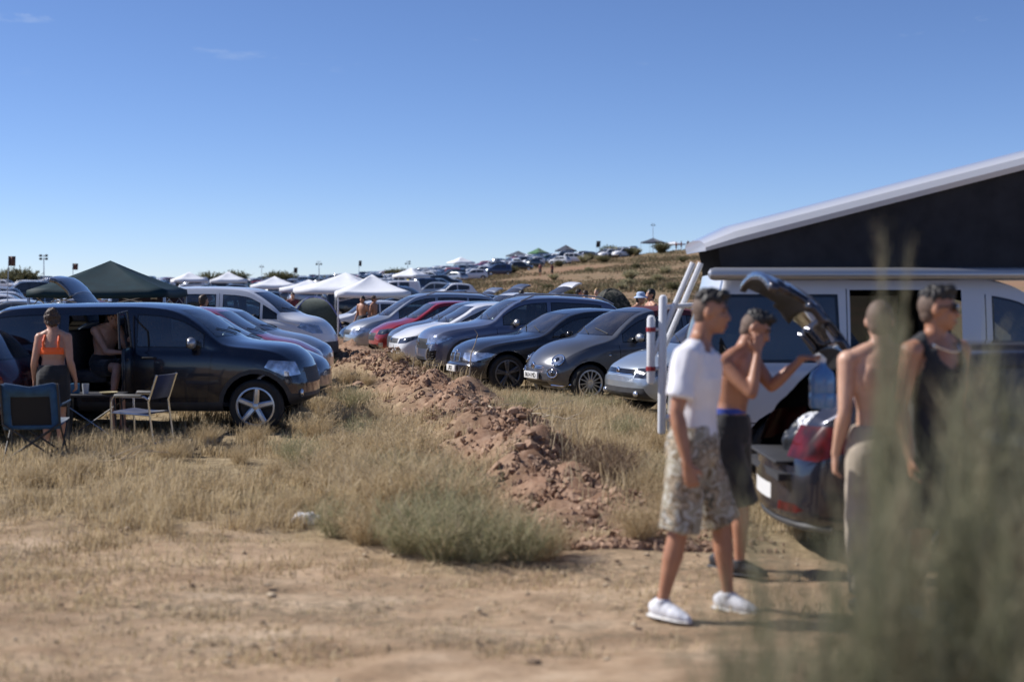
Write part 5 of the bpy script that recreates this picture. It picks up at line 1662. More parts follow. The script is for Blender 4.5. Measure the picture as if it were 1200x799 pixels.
def make_pebbles():
    """small stones and broken straw lying on the bare track"""
    b = MB(); g = random.Random(11)
    ico = bmesh.new(); bmesh.ops.create_icosphere(ico, subdivisions=1, radius=1)
    iv = [v.co.copy() for v in ico.verts]; ico.verts.index_update(); jf = [[v.index for v in f.verts] for f in ico.faces]; ico.free()
    for i in range(2200):
        y = 5.8 + 6 * g.random() ** 1.2; x = g.uniform(-4.6, 4.2)
        if noise.noise(Vector((x * .9, y * 1.4, 9))) < g.uniform(-.3, .35): continue
        r = .006 + .016 * g.random() ** 3 + (.02 if g.random() < .012 else 0)
        s = Vector((g.uniform(.7, 1.5), g.uniform(.7, 1.4), g.uniform(.4, .8))) * r; z = hz(x, y) + .012
        b.add([Vector((v.x * s.x * g.uniform(.8, 1.2), v.y * s.y, v.z * s.z)) + Vector((x, y, z)) for v in iv], jf)
    for i in range(2600):
        y = 5.8 + 6.4 * g.random() ** 1.1; x = g.uniform(-4.6, 4.2)
        if noise.noise(Vector((x * .7, y * 1.2, 2))) < g.uniform(-.4, .3): continue
        a = g.uniform(0, 6.3); l = g.uniform(.03, .12); z = hz(x, y) + .02
        d = Vector((math.cos(a), math.sin(a), g.uniform(-.05, .2))) * l; w = Vector((-math.sin(a), math.cos(a), .4)) * .0022
        p = Vector((x, y, z)); b.add([p - w, p + w, p + d + w * .5, p + d - w * .5], [(0, 1, 2, 3)])
    m, n, l, p = new_mat('track_litter')
    ge = n.new('ShaderNodeNewGeometry'); cr = n.new('ShaderNodeValToRGB')
    cr.color_ramp.elements[0].color = (.17, .115, .075, 1); cr.color_ramp.elements[1].color = (.56, .45, .31, 1)
    l.new(ge.outputs['Random Per Island'], cr.inputs[0]); l.new(cr.outputs[0], p.inputs['Base Color']); p.inputs['Roughness'].default_value = .95; p.inputs['Specular IOR Level'].default_value = .15
    o = b.build('pebbles_and_straw', m, None, smooth=False)
    tag(o, 'pebbles and broken straw strewn over the dirt track', 'litter', kind='stuff')

def make_clods():
    """lumps of ploughed soil"""
    b = MB()
    ico = bmesh.new(); bmesh.ops.create_icosphere(ico, subdivisions=1, radius=1)
    iv = [v.co.copy() for v in ico.verts]; ico.verts.index_update(); jf = [[v.index for v in f.verts] for f in ico.faces]; ico.free()
    for i in range(15000):
        y = 10.0 + 24 * random.random() ** 1.6
        if math.sin(y * 2.3) + math.sin(y * 5.9 + 1) < random.uniform(-4, .6): continue
        x = float(np.interp(y, MOUND_Y, MOUND_X)) + random.gauss(0, .44) + .15 * math.sin(y * 2.7)
        r = .010 + .032 * random.random() ** 3 + (.05 * random.random() if random.random() < .03 else 0)
        z = hz(x, y)
        s = Vector((random.uniform(.7, 1.4), random.uniform(.7, 1.4), random.uniform(.5, .9))) * r
        rot = Matrix.Rotation(random.uniform(0, 6.3), 3, 'Z')
        vs = []
        for v in iv:
            q = v * random.uniform(.75, 1.2)
            vs.append(rot @ Vector((q.x * s.x, q.y * s.y, q.z * s.z)) + Vector((x, y, z + r * .15 + random.uniform(-.02, .02))))
        b.add(vs, jf)
    m, n, l, p = new_mat('clod_soil')
    ge = n.new('ShaderNodeNewGeometry'); cr = n.new('ShaderNodeValToRGB')
    cr.color_ramp.elements[0].color = (.22, .135, .09, 1); cr.color_ramp.elements[1].color = (.42, .29, .205, 1)
    l.new(ge.outputs['Random Per Island'], cr.inputs[0]); l.new(cr.outputs[0], p.inputs['Base Color']); p.inputs['Roughness'].default_value = .97; p.inputs['Specular IOR Level'].default_value = .1
    o = b.build('soil_clods', m, None, smooth=False)
    tag(o, 'reddish clods of ploughed earth heaped along the bank', 'soil', kind='stuff')
    return o

# ---------------------------------------------------------------- gazebos, posts, furniture
def gazebo(label, loc, rz, w, eave, apex, cmat, lmat, valance=.22, sag=.12, group=None, far=False, d=None, sides=None):
    root = empty('gazebo', loc, rz); tag(root, label, 'gazebo', group)
    d = d or w
    b = MB()
    N = 8 if not far else 4
    vs = []
    for q in range(4):
        c0 = [(-w/2, -d/2), (w/2, -d/2), (w/2, d/2), (-w/2, d/2)][q]; c1 = [(-w/2, -d/2), (w/2, -d/2), (w/2, d/2), (-w/2, d/2)][(q+1) % 4]
        grid = []
        for i in range(N + 1):
            t = i / N
            row = []
            for j in range(N + 1):
                s_ = j / N
                ex, ey = c0[0] + (c1[0]-c0[0]) * s_, c0[1] + (c1[1]-c0[1]) * s_
                z = eave + (apex - eave) * t - sag * math.sin(math.pi * t) * (.5 + .5 * math.sin(math.pi * s_)) - .03 * math.sin(math.pi * s_) * (1-t)
                row.append(Vector((ex * (1-t), ey * (1-t), z)))
            grid.append(row)
        vv = [p for r_ in grid for p in r_]
        fs = [(i*(N+1)+j, i*(N+1)+j+1, (i+1)*(N+1)+j+1, (i+1)*(N+1)+j) for i in range(N) for j in range(N)]
        b.add(vv, fs)
        low = [p - Vector((0, 0, valance)) + Vector((p.x, p.y, 0)) * .008 for p in grid[0]]
        b.add(grid[0] + low, [(j + 1, j, N + 1 + j, N + 2 + j) for j in range(N)])
    o = b.build('canopy', cmat, root, sharp=25)
    bm = bmesh.new(); bm.from_mesh(o.data); bmesh.ops.remove_doubles(bm, verts=bm.verts[:], dist=.002); bm.to_mesh(o.data); bm.free()
    sm = o.modifiers.new('thick', 'SOLIDIFY'); sm.thickness = .012
    for sx in (-1, 1):
        for sy in (-1, 1):
            t = MB(); x, y = sx * (w/2 - .03), sy * (d/2 - .03)
            zb = hz(loc[0] + x, loc[1] + y) - loc[2] - .05
            t.box((x, y, (eave + zb) / 2 - .02), (.055, .055, eave - zb - .04), bev=.008)
            t.build('leg', lmat, root)
    if not far:
        t = MB()
        for a, c in (((-1, -1), (1, -1)), ((1, -1), (1, 1)), ((1, 1), (-1, 1)), ((-1, 1), (-1, -1))):
            p0 = Vector((a[0] * (w/2 - .06), a[1] * (d/2 - .06), eave - .05)); p1 = Vector((c[0] * (w/2 - .06), c[1] * (d/2 - .06), eave - .05))
            m_ = p0.lerp(p1, .5)
            for u, v in ((p0, m_ + Vector((0, 0, -.28))), (p0 - Vector((0, 0, .28)), m_), (p1, m_ + Vector((0, 0, -.28))), (p1 - Vector((0, 0, .28)), m_)):
                t.tube([u, v], .012, n=5)
        t.tube([(0, 0, eave - .1), (0, 0, apex - .03)], .02, n=6)
        t.build('truss', lmat, root)
    if sides:
        for (xa, xb, yy, z0, z1, mt) in sides:
            t = MB(); k = 10
            for i in range(k):
                pass
            pa = [Vector((xa + (xb-xa) * i / 20, yy + .03 * math.sin(i * 1.3), z0)) for i in range(21)]
            pb = [Vector((p.x, p.y * 1.0, z1)) for p in pa]
            t.add(pa + pb, [(i, i+1, 22+i, 21+i) for i in range(20)])
            so = t.build('side_curtain', mt, root); so.modifiers.new('thick', 'SOLIDIFY').thickness = .008
    return root

def flag(label, x, y, h, w, fh, cmat, lean=0.0):
    z = hz(x, y)
    root = empty('flag', (x, y, z)); tag(root, label, 'flag')
    t = MB(); t.tube([(0, 0, 0), (lean * .5, 0, h * .5), (lean, 0, h)], [.03, .025, .018], n=6); t.build('pole', M['grey_metal'], root)
    t = MB(); k = 8
    top = [Vector((lean + w * i / k - .02, .06 * math.sin(i * .9), h - .02 * i / k * w)) for i in range(k + 1)]
    bot = [p + Vector((-.12 * w, .05, -fh)) for p in top]
    t.add(top + bot, [(i, i + 1, k + 2 + i, k + 1 + i) for i in range(k)])
    o = t.build('cloth', cmat, root); o.modifiers.new('thick', 'SOLIDIFY').thickness = .01
    return root

def floodlight(label, x, y, h, heads=4, s=1.0):
    z = hz(x, y)
    root = empty('floodlight_mast', (x, y, z)); tag(root, label, 'floodlight')
    t = MB(); t.tube([(0, 0, 0), (0, 0, h)], [.12 * s, .07 * s], n=8); t.build('mast', M['grey_metal'], root)
    t = MB(); t.tube([(-.5 * s, 0, h), (.5 * s, 0, h)], .05 * s, n=6); t.tube([(-.5 * s, 0, h + .55 * s), (.5 * s, 0, h + .55 * s)], .05 * s, n=6); t.tube([(0, 0, h - .1), (0, 0, h + .6 * s)], .05 * s, n=6); t.build('crossbar', M['grey_metal'], root)
    for i in range(heads):
        t = MB(); xx = (-.5 if i % 2 else .5) * s; zz = h + (.55 * s if i > 1 else 0)
        t.box((xx, -.12 * s, zz), (.42 * s, .22 * s, .36 * s), rot=Matrix.Rotation(R(-20), 3, 'X'), bev=.03 * s); t.build('lamp_head', M['cladding'], root)
    return root

def dup(root, loc, rz, label=None, group=None, scale=None):
    r = root.copy(); COL.objects.link(r); r.location = loc; r.rotation_euler = (0, 0, rz)
    if label: r['label'] = label
    if group: r['group'] = group
    if scale: r.scale = (scale,) * 3
    for ch in list(root.children):
        c = ch.copy(); COL.objects.link(c); c.parent = r
        for g in ch.children:
            d = g.copy(); COL.objects.link(d); d.parent = c
    return r
# ================================================================= the place
make_ground()
make_clods()
make_pebbles()
make_grass()
make_scrub()

def nose_at(x, Y, rz, L):
    """centre of a car whose nose stands at (x, Y) heading rz degrees"""
    c = (x - math.cos(R(rz)) * L / 2, Y - math.sin(R(rz)) * L / 2)
    return (c[0], c[1], hz(*c))
def X_(p, Y): return (p - 600) / 1667 * Y
HILL = 280 / 205        # distances on the slope are read at 205 m and stretched to the ridge at 280 m

WHITE = P_('white_paint', (.72, .73, .75), 0, .3, .25)
VANWHITE = P_('van_white_paint', (.62, .63, .65), 0, .3, .2)
SILVER_P = P_('silver_paint', (.42, .44, .46), .75, .3)
ICE = P_('pale_silver_blue_paint', (.40, .46, .52), .6, .3)
GREY_P = P_('grey_metallic_paint', (.085, .092, .108), .4, .3, .3)
DARK_P = P_('dark_grey_paint', (.026, .029, .038), .5, .25, .3)
BLUE_P = P_('blue_grey_paint', (.13, .155, .235), .4, .28, .3)
NAVY_P = P_('navy_paint', (.006, .010, .024), .4, .22, .2)
RED_P = P_('red_paint', (.30, .008, .014), .25, .28, .3)
MAROON_P = P_('maroon_paint', (.045, .006, .014), .4, .22, .2)
STEEL_P = P_('steel_grey_paint', (.13, .145, .17), .65, .3)
BLACK_P = P_('black_paint', (.010, .010, .012), .3, .2, .3)
DKBLUE_P = P_('dark_blue_paint', (.02, .028, .06), .5, .25)

# right-hand row, noses to the ploughed bank
f = spec_fiat(); f['roof_col'] = simple('red_canvas', (.085, .012, .016), .75, var=.15)
CARS = {}
def row(P, name, label, npx, Y, rz, col, key=None):
    x = X_(npx, Y)
    r, sh = make_car(P, name, label, nose_at(x, Y, rz, P['L']), R(rz), col)
    CARS[key or name] = r
    return r
row(f, 'parked_car', 'small rounded grey city car with a dark red canvas roof and round headlights', 624, 23.2, 204, GREY_P, 'fiat')
row(spec_supermini(), 'parked_car', 'pale silver supermini half hidden behind the bicycle carrier of the white van', 722, 20.5, 201, ICE, 'polo')
row(spec_bmw(), 'parked_car', 'dark low hatchback with a twin oval grille beside the grey city car', 530, 25.3, 199, DARK_P, 'bmw')
row(spec_suv(), 'parked_car', 'blue-grey crossover with silver roof rails and upright nose', 490, 28.7, 194, BLUE_P, 'suv')
row(spec_leon(), 'parked_car', 'white hatchback with its nose peeking out beyond the blue-grey crossover', 457, 32.0, 195, WHITE, 'leon')
P = spec_hatch(L=4.2, H=1.43, hood=.96, rim='twin'); P['corners'] = [(*cpoly(4.2, 45, [(.12, .46, .58), (.26, .70, .58), (.55, .84, .70), (.42, .80, .74), (.14, .48, .69)]), 'headlight', 'lamp_dark')]; P['fronts'] = [([(-.5, .34), (.5, .34), (.5, .62), (-.5, .62)], 'grille', 'black')]
row(P, 'parked_car', 'steel-grey hatchback squeezed between the white hatchback and the red car', 455, 35.0, 195, STEEL_P, 'grey')
row(spec_ds(), 'parked_car', 'red hatchback with a pale roof line next to the silver minivan', 433, 38.0, 196, RED_P, 'ds')
row(spec_minivan(), 'parked_car', 'silver minivan parked beyond the red hatchback', 403, 41.3, 196, SILVER_P, 'minivan')
P = spec_hatch(L=4.3, H=1.46); row(P, 'parked_car', 'black hatchback parked beyond the silver minivan near the white gazebo', 397, 45.3, 196, BLACK_P, 'black')
P = spec_hatch(L=4.2, H=1.5); P['corners'] = [(*cpoly(4.2, 45, [(.12, .46, .58), (.26, .70, .58), (.55, .84, .70), (.42, .80, .74), (.14, .48, .69)]), 'headlight', 'lamp')]
row(P, 'parked_car', 'white hatchback standing behind the legs of the white gazebo', 376, 57.5, 196, WHITE, 'white2')
P = spec_minivan(H=1.88); row(P, 'parked_car', 'tall white people carrier glimpsed between the bathers and the camper van', 752, 32.5, 190, WHITE, 'pc')

# left-hand row, noses to the right
row(spec_rav(), 'parked_car', 'dark navy off-roader with its rear door open and silver five-spoke wheels', 372, 18.8, -1, NAVY_P, 'rav')
def hatch_gate(**kw):
    P = spec_hatch(**kw); L, hw = P['L'], P['W'] / 2
    P['gate'] = (.60, .60, .66, 95); P['rear_z'] = (1.02, P['H'] - .14); P['rear'] = (.845 * L, .95 * L)
    return P
P = hatch_gate(L=4.25, H=1.43, hood=.95); P['corners'] = [(*cpoly(4.25, 48, [(.14, .50, .58), (.28, .72, .58), (.60, .85, .70), (.48, .82, .745), (.18, .54, .70)]), 'headlight', 'lamp')]
row(P, 'parked_car', 'grey hatchback with raised tailgate right behind the dark off-roader', 387, 22.1, 0, STEEL_P, 'grey2')
P = spec_hatch(L=4.1, H=1.47, hood=.97); row(P, 'parked_car', 'red hatchback between the grey and the white hatchbacks in the left row', 380, 24.8, 0, RED_P, 'red2')
P = spec_hatch(L=4.2, H=1.42, hood=.96); P['corners'] = [(*cpoly(4.2, 48, [(.14, .50, .58), (.28, .72, .58), (.60, .85, .70), (.48, .82, .745), (.18, .54, .70)]), 'headlight', 'lamp')]
row(P, 'parked_car', 'pale silver hatchback in front of the white leisure van in the left row', 390, 27.3, 1, SILVER_P, 'white4')
row(spec_berlingo(), 'leisure_van', 'white high-roofed leisure van with black bumper and cladding', 394, 32.6, -8, WHITE, 'berlingo')
CARS['berlingo']['category'] = 'van'
P = spec_hatch(L=4.3, H=1.46); row(P, 'parked_car', 'dark blue hatchback parked just beyond the white leisure van', 374, 36.3, -8, DKBLUE_P, 'dkblue')
P = spec_hatch(L=4.1, H=1.45)
make_car(P, 'parked_car', 'maroon hatchback cut off by the left edge of the picture', (X_(27, 16.6) - 2.03, 17.0, 0), R(180), MAROON_P)

# second rank with open tailgates
for hpx, Y, col, lab in ((655, 48.0, WHITE, 'white hatchback with raised tailgate in front of the scrubby hillside'), (597, 51.8, STEEL_P, 'grey hatchback with raised tailgate beside a pinkish open boot'),
                         (566, 55.2, SILVER_P, 'silver hatchback with raised tailgate in the rank beyond the blue crossover'), (524, 58.6, DARK_P, 'dark hatchback with raised tailgate beyond the red hatchback')):
    P = hatch_gate(L=4.2, H=1.56); P['dx'] = .14; P['gate'] = (.60, .60, .66, 80)
    rz = 206
    x = X_(hpx, Y) - .155 * 4.2 * .95 + .3
    c = (x - 1.2, Y - .1)
    make_car(P, 'parked_car', lab, (*c, hz(*c)), R(rz), col)

# camper van
def t5_extra(root, sh, mats):
    slope = math.atan(.255); cs, sn = math.cos(slope), math.sin(slope)
    x0, z0, ln = -2.20, 2.20, 4.35
    def at(t, y, dz): return (x0 + t * cs - dz * sn, y, z0 + t * sn + dz * cs)
    # lid: rounded shallow shell
    b = MB(); N = 14
    prof = [(-.76, 0), (-.775, .05), (-.74, .11), (-.6, .15), (-.3, .175), (0, .18), (.3, .175), (.6, .15), (.74, .11), (.775, .05), (.76, 0)]
    rows = []
    for i in range(N + 1):
        t = ln * i / N; e = min(1, t / .35 + .35) * min(1, (ln - t) / .35 + .35)
        rows.append([Vector(at(t, y * (.94 + .06 * e), dz * (.45 + .55 * e))) for y, dz in prof])
    k = len(prof); vs = [p for r_ in rows for p in r_]
    fs = [(i*k+j, (i+1)*k+j, (i+1)*k+j+1, i*k+j+1) for i in range(N) for j in range(k - 1)]
    fs += [(i*k, i*k+k-1, (i+1)*k+k-1, (i+1)*k) for i in range(N)]
    fs += [tuple(range(k)), tuple(reversed(range(N*k, N*k+k)))]
    b.add(vs, fs); b.build('pop_up_roof', mats['paint'], root)
    # canvas walls
    b = MB(); cols = 26
    lo, hi = [], []
    for q in (-1, 1):
        lo, hi = [], []
        for i in range(cols + 1):
            t = .12 + (ln - .3) * i / cols; wv = .018 * math.sin(i * 2.2)
            tp = Vector(at(t, q * .71, .01)); hi.append(tp)
            lo.append(Vector((tp.x * .985 + .02, q * (.72 + wv), 1.97)))
        mid = [(a + c) / 2 + Vector((0, q * (-.05 + .02 * math.sin(i * 1.7)), 0)) for i, (a, c) in enumerate(zip(lo, hi))]
        b.add(lo + mid + hi, [(i, i+1, cols+2+i, cols+1+i) for i in range(cols)] + [(cols+1+i, cols+2+i, 2*cols+3+i, 2*cols+2+i) for i in range(cols)])
    fx = hi[-1].x; e = [Vector((fx, y, 1.97)) for y in (-.72, .72)] + [Vector((fx, y, hi[-1].z)) for y in (.71, -.71)]
    b.add(e, [(0, 1, 2, 3)])
    b.build('roof_canvas', simple('dark_canvas', (.022, .022, .026), .9, var=.3, scale=5), root)
    # awning case along the roof edge
    b = MB(); b.tube([(-2.15, -.93, 1.985), (1.9, -.93, 1.985)], .062, n=14, rad2=[.058] * 2, round_cap=True); b.build('awning_case', M['grey_metal'], root)
    # open sliding door parked along the rear side
    b = MB(); 
    yb = -sh.hw - .055
    # interior: floor, far lining, kitchen block, seats
    b = MB(); b.box((-.4, 0, .52), (3.6, 1.66, .06)); b.build('cabin_floor', M['inside'], root)
    b = MB(); b.box((-1.3, .55, .85), (1.5, .5, .62), bev=.02); b.box((-1.55, -.05, .80), (.5, 1.3, .16), bev=.04); b.box((-1.85, -.05, 1.1), (.14, 1.3, .6), bev=.04); b.build('camper_furniture', M['inside'], root)
    # bicycle carrier folded against the rear
    c = MB()
    def P2(p, y, Y=13.1): 
        v = px(p, y, Y); return Vector((v.x - 4.0, Y - 13.95, v.z))
    for dy in (0, .17):
        pa, pb = P2(764, 420), P2(812, 308)
        pa.y += dy; pb.y += dy; pa.x += dy * .55; pb.x += dy * .55
        c.tube([pa, pa.lerp(pb, .5), pb], .026, n=8)
    a1, a2 = P2(777, 350), P2(776, 505); c.tube([a1, a2], .040, n=10, round_cap=True)
    b1, b2 = P2(763, 374), P2(763, 446); c.tube([b1, b2], .040, n=10, round_cap=True)
    for y in (386, 432): c.tube([P2(763, y), P2(777, y)], .014, n=8)
    p = P2(777, 490); c.tube([p, p + Vector((.35, .1, .02))], .03, n=8)
    p = P2(777, 360); c.tube([p, p + Vector((.40, .1, .03))], .022, n=8)
    co = c.build('bicycle_carrier', M['white_metal'], root)
    c = MB()
    for y in (386, 432):
        p = P2(763, y); c.tube([p + Vector((0, 0, -.02)), p + Vector((0, 0, .02))], .046, n=10)
    c.build('red_clamp', simple('red_plastic', (.30, .03, .03), .4), co)
P = spec_t5(); P['extra'] = t5_extra
r, sh = make_car(P, 'camper_van', 'white camper van with its pop-up roof raised and dark canvas sides', (4.0, 13.95, hz(4, 13.95)), 0, VANWHITE, cat='van')

# grey hatchback with open boot in front of the van
P = spec_estate()
make_car(P, 'parked_car', 'dark grey hatchback with raised tailgate and red rear lamps in front of the camper van', (4.0, 10.40, hz(4.0, 10.4)), R(1), P_('graphite_paint', (.026, .028, .045), .5, .24, .15))

# ---------------------------------------------------------------- people
PPL = people_near()
def simple_person(label, x, Y, h, fw, skin, top=None, bottom=None, hair=HAIR_DK, female=False, group=None, hk='full', lean=0.0, hat=None):
    J = stand(h, fw, lean, female=female)
    cl = []
    if top is not None: cl.append(('top', g_tee, top, .016, .006))
    cl.append(('shorts', g_shorts(.115, .9, .024), bottom or BLACK_CLOTH, .016, .006))
    p = make_person(label, (x, Y, hz(x, Y)), J, skin, voxel=.016, female=female, hair=hair, hairkind=hk, clothes=cl, face=False, group=group)
    if hat:
        c = J['head']; b = MB()
        b.lathe([(.001, .15), (.06, .148), (.088, .12), (.098, .06), (.145, .03), (.15, .024), (.10, .04)], n=20, axis='z', c=(c.x, c.y, c.z - .005)); b.build('hat', hat, p)
    return p
REDTOP = cloth_mat('crimson_shirt', (.42, .03, .06)); DKRED = cloth_mat('dark_red_shirt', (.12, .02, .025)); BLUEHAT = cloth_mat('pale_blue_hat', (.35, .45, .62))
BLOND = simple('fair_hair', (.30, .20, .08), .6, var=.4, scale=50)
simple_person('person in a crimson shirt with brown hair beside the white leisure van', X_(237, 28.5), 28.6, 1.66, (.6, .8), SK_MID, REDTOP, hair=HAIR_BR)
simple_person('person in a pale blue hat behind the red canvas roof of the city car', X_(745, 29), 29, 1.70, (.8, -.6), SK_MID, None, hat=BLUEHAT, lean=.1)
simple_person('bare shouldered dark haired person facing the one in the pale blue hat', X_(763, 29.3), 29.3, 1.78, (-1, -.3), SK_MID, None)
simple_person('bare chested man with bent shoulders under the white gazebo', X_(425, 50), 50, 1.72, (-.5, -.8), SK_TAN, None)
simple_person('second bare chested man under the white gazebo, nearer its middle', X_(438, 50.4), 50.4, 1.78, (.9, -.3), SK_TAN, None, hair=HAIR_BR)
simple_person('person in a dark red shirt and beige shorts standing in the lane', X_(343, 58), 58, 1.78, (.2, -1), SK_MID, DKRED, BEIGE)
for i, (p, Y, h, lab) in enumerate(((678, 44, 1.72, 'leftmost of the three people gathered beside the white raised tailgate'), (687, 43.6, 1.68, 'middle one of the three people gathered beside the white raised tailgate'), (702, 44.4, 1.74, 'rightmost of the three people gathered beside the white raised tailgate'),
                                    (606, 47.5, 1.65, 'person bending at the open boot of the grey hatchback'))):
    simple_person(lab, X_(p, Y), Y, h, (math.cos(i * 2), math.sin(i * 2)), (SK_MID, SK_TAN, SK_PALE, SK_MID)[i], None, hair=(HAIR_DK, HAIR_BR, BLOND, HAIR_DK)[i], lean=.05 * i)
# distant walkers share one low-resolution build
DP = simple_person('small dark figure standing on the skyline of the hill', X_(806, 280), 280, 1.75, (0, -1), SK_TAN, DKRED, group='figures on the hill skyline')
for p, Y in ((812, 281), (817, 279), (821, 282), (826, 280), (798, 281), (792, 279)):
    x = X_(p, Y); dup(DP, (x, Y, hz(x, Y)), random.uniform(0, 6), scale=random.uniform(.9, 1.05))
for p, Y, lab in ((647, 190, 'tiny figure walking on the slope by the olive scrub'), (633, 196, 'tiny figure in the dry grass left of the hillside path'), (594, 240, 'tiny figure standing below the parked ridge cars'), (580, 243, 'tiny figure at the foot of the ridge cars')):
    x = X_(p, Y); dup(DP, (x, Y, hz(x, Y)), random.uniform(0, 6), label=lab, group='walkers on the slope')

# man sitting in the open rear door of the off-roader
rx, ry = CARS['rav'].location.x, CARS['rav'].location.y
sx, sy = rx + (4.40 / 2 - 2.66), ry - .46
f = V3(.75, -.66, 0).normalized(); sd = V3(-f.y, f.x, 0)
J = dict(side=sd, fw=f, pel=V3(-.06, 0, .86), chest=V3(-.03, 0, 1.18), neck=V3(.02, 0, 1.34), head=V3(.08, -.03, 1.46), hf=V3(.9, -.35, -.2),
         sA=V3(0, 0, 1.29) + sd * .18, sB=V3(0, 0, 1.29) - sd * .18, eA=V3(.22, .02, 1.08), wA=V3(.34, -.12, 1.22), eB=V3(.05, -.22, 1.02), wB=V3(.26, -.26, 1.02),
         hA=V3(-.04, .02, .80) + sd * .09, hB=V3(-.06, -.02, .80) - sd * .09, kA=V3(.34, -.22, .86), kB=V3(.22, -.36, .84), aA=V3(.30, -.42, .44), aB=V3(.20, -.50, .44))
make_person('bare chested person sitting sideways in the open rear doorway of the dark off-roader', (sx, sy, 0), J, SK_MID, voxel=.010, hair=HAIR_DK, hairkind='full', feet=((.7, -.7), (.6, -.8)), face=False,
            clothes=[('shorts', g_shorts(.11, .75, .022), BLACK_CLOTH, .012, .006)])

# ---------------------------------------------------------------- things held or left about
JUG = glass('blue_water_plastic', (.35, .55, .80))
jr = empty('water_jug', (2.02, 9.24, 1.09)); tag(jr, 'blue translucent water jug held over the open boot', 'water jug')
b = MB(); b.lathe([(.001, 0), (.075, .0), (.085, .02), (.085, .09), (.080, .10), (.085, .11), (.085, .19), (.07, .235), (.03, .27), (.022, .285), (.022, .30)], n=20, axis='z'); b.build('bottle', simple('blue_plastic', (.12, .26, .48), .15, coat=.5), jr)
b = MB(); b.lathe([(.001, .325), (.024, .325), (.024, .298), (.02, .298)], n=14, axis='z'); b.tube([(-.02, 0, .29), (-.045, 0, .315), (-.055, 0, .34), (-.02, 0, .35), (.01, 0, .325)], .007, n=6); b.build('cap_handle', M['plate'], jr)
def lump(name, label, cat, loc, r, mat, folds=.04, s=(1, 1, 1)):
    t = MB(); t.ball((0, 0, r * s[2] * .8), (r * s[0], r * s[1], r * s[2]), 16, 10); t.ball((r * .5, r * .2, r * s[2] * .6), (r * .6 * s[0], r * .6 * s[1], r * .6 * s[2]), 12, 8)
    o = link(name, remesh(t, r / 9, 1, folds=folds, fscale=2.2 / r), mat, None, loc, sharp=None)
    return tag(o, label, cat)
lump('duffel_bag', 'black bag lying in the open boot of the grey hatchback', 'bag', (2.22, 10.5, .58), .20, simple('black_nylon', (.018, .02, .025), .4), .05, (1.0, 1.2, .9))
lump('carrier_bag', 'white carrier bag on top of the black bag in the open boot', 'bag', (2.13, 10.0, .84), .10, simple('white_plastic', (.7, .72, .76), .35), .03, (1.1, 1, .8))
lump('plastic_scrap', 'crumpled white plastic scrap lying at the edge of the dirt track', 'litter', (-1.62, 11.15, hz(-1.62, 11.15) - .01), .10, simple('litter_plastic', (.75, .78, .82), .4), .03, (1.1, .7, .6))

# blue folding camp chair seen from behind
def camp_chair(label, loc, rz):
    root = empty('camp_chair', loc, rz); tag(root, label, 'chair')
    blue = cloth_mat('blue_polyester', (.02, .075, .16), .2); mesh_ = simple('dark_mesh', (.012, .012, .014), .8); fr = M['cladding']
    w = .29
    # sits facing +y; back towards -y
    b = MB()
    outer = [(-w, .36), (-w - .015, .60), (-w - .01, .84), (-w + .05, .86), (0, .815), (w - .05, .86), (w + .01, .84), (w + .015, .60), (w, .36)]
    inner = [(-w + .085, .40), (-w + .085, .60), (-w + .09, .71), (-w + .10, .715), (0, .71), (w - .10, .715), (w - .09, .71), (w - .085, .60), (w - .085, .40)]
    y = lambda z: -.20 - (z - .36) * .28
    vo = [(x, y(z), z) for x, z in outer]; vi = [(x, y(z) + .01, z) for x, z in inner]; k = len(outer)
    b.add(vo + vi, [(i, i+1, k+i+1, k+i) for i in range(k-1)] + [(0, k, 2*k-1, k-1)])
    o = b.build('backrest', blue, root); o.modifiers.new('thick', 'SOLIDIFY').thickness = .012
    b = MB(); b.add(vi, [tuple(range(k))]); b.build('mesh_panel', mesh_, o)
    b = MB(); b.add([(-w, -.20, .40), (w, -.20, .40), (w + .02, .26, .44), (-w - .02, .26, .44), (-w*.5, .03, .37), (w*.5, .03, .37)], [(0, 1, 5, 4), (1, 2, 5), (2, 3, 4, 5), (3, 0, 4)])
    o = b.build('seat', blue, root); o.modifiers.new('thick', 'SOLIDIFY').thickness = .012
    for q in (-1, 1):
        b = MB(); b.tube([(q * w, -.22, .40), (q * w, -.36, .85)], .011, n=8); b.tube([(q * (w + .01), .27, .02), (q * (w + .01), .27, .62)], .011, n=8); b.build('upright', fr, root)
        b = MB(); b.tube([(q * (w + .02), -.28, .62), (q * (w + .02), .28, .62)], .02, n=8, rad2=[.008] * 2); b.build('armrest', blue, root)
        for y0, y1 in ((-.24, .26), (.26, -.24)):
            b = MB(); b.tube([(q * w, y0, .02), (q * w, y1, .42)], .010, n=8); b.build('leg', fr, root)
    for y in (-.24, .26):
        for q in (-1, 1):
            b = MB(); b.tube([(-q * w, y, .02), (q * w, y, .42)], .010, n=8); b.build('leg', fr, root)
camp_chair('blue folding camp chair with a dark mesh back in front of the woman', (X_(40, 15.2), 15.2, hz(X_(40, 15.2), 15.2)), R(8))

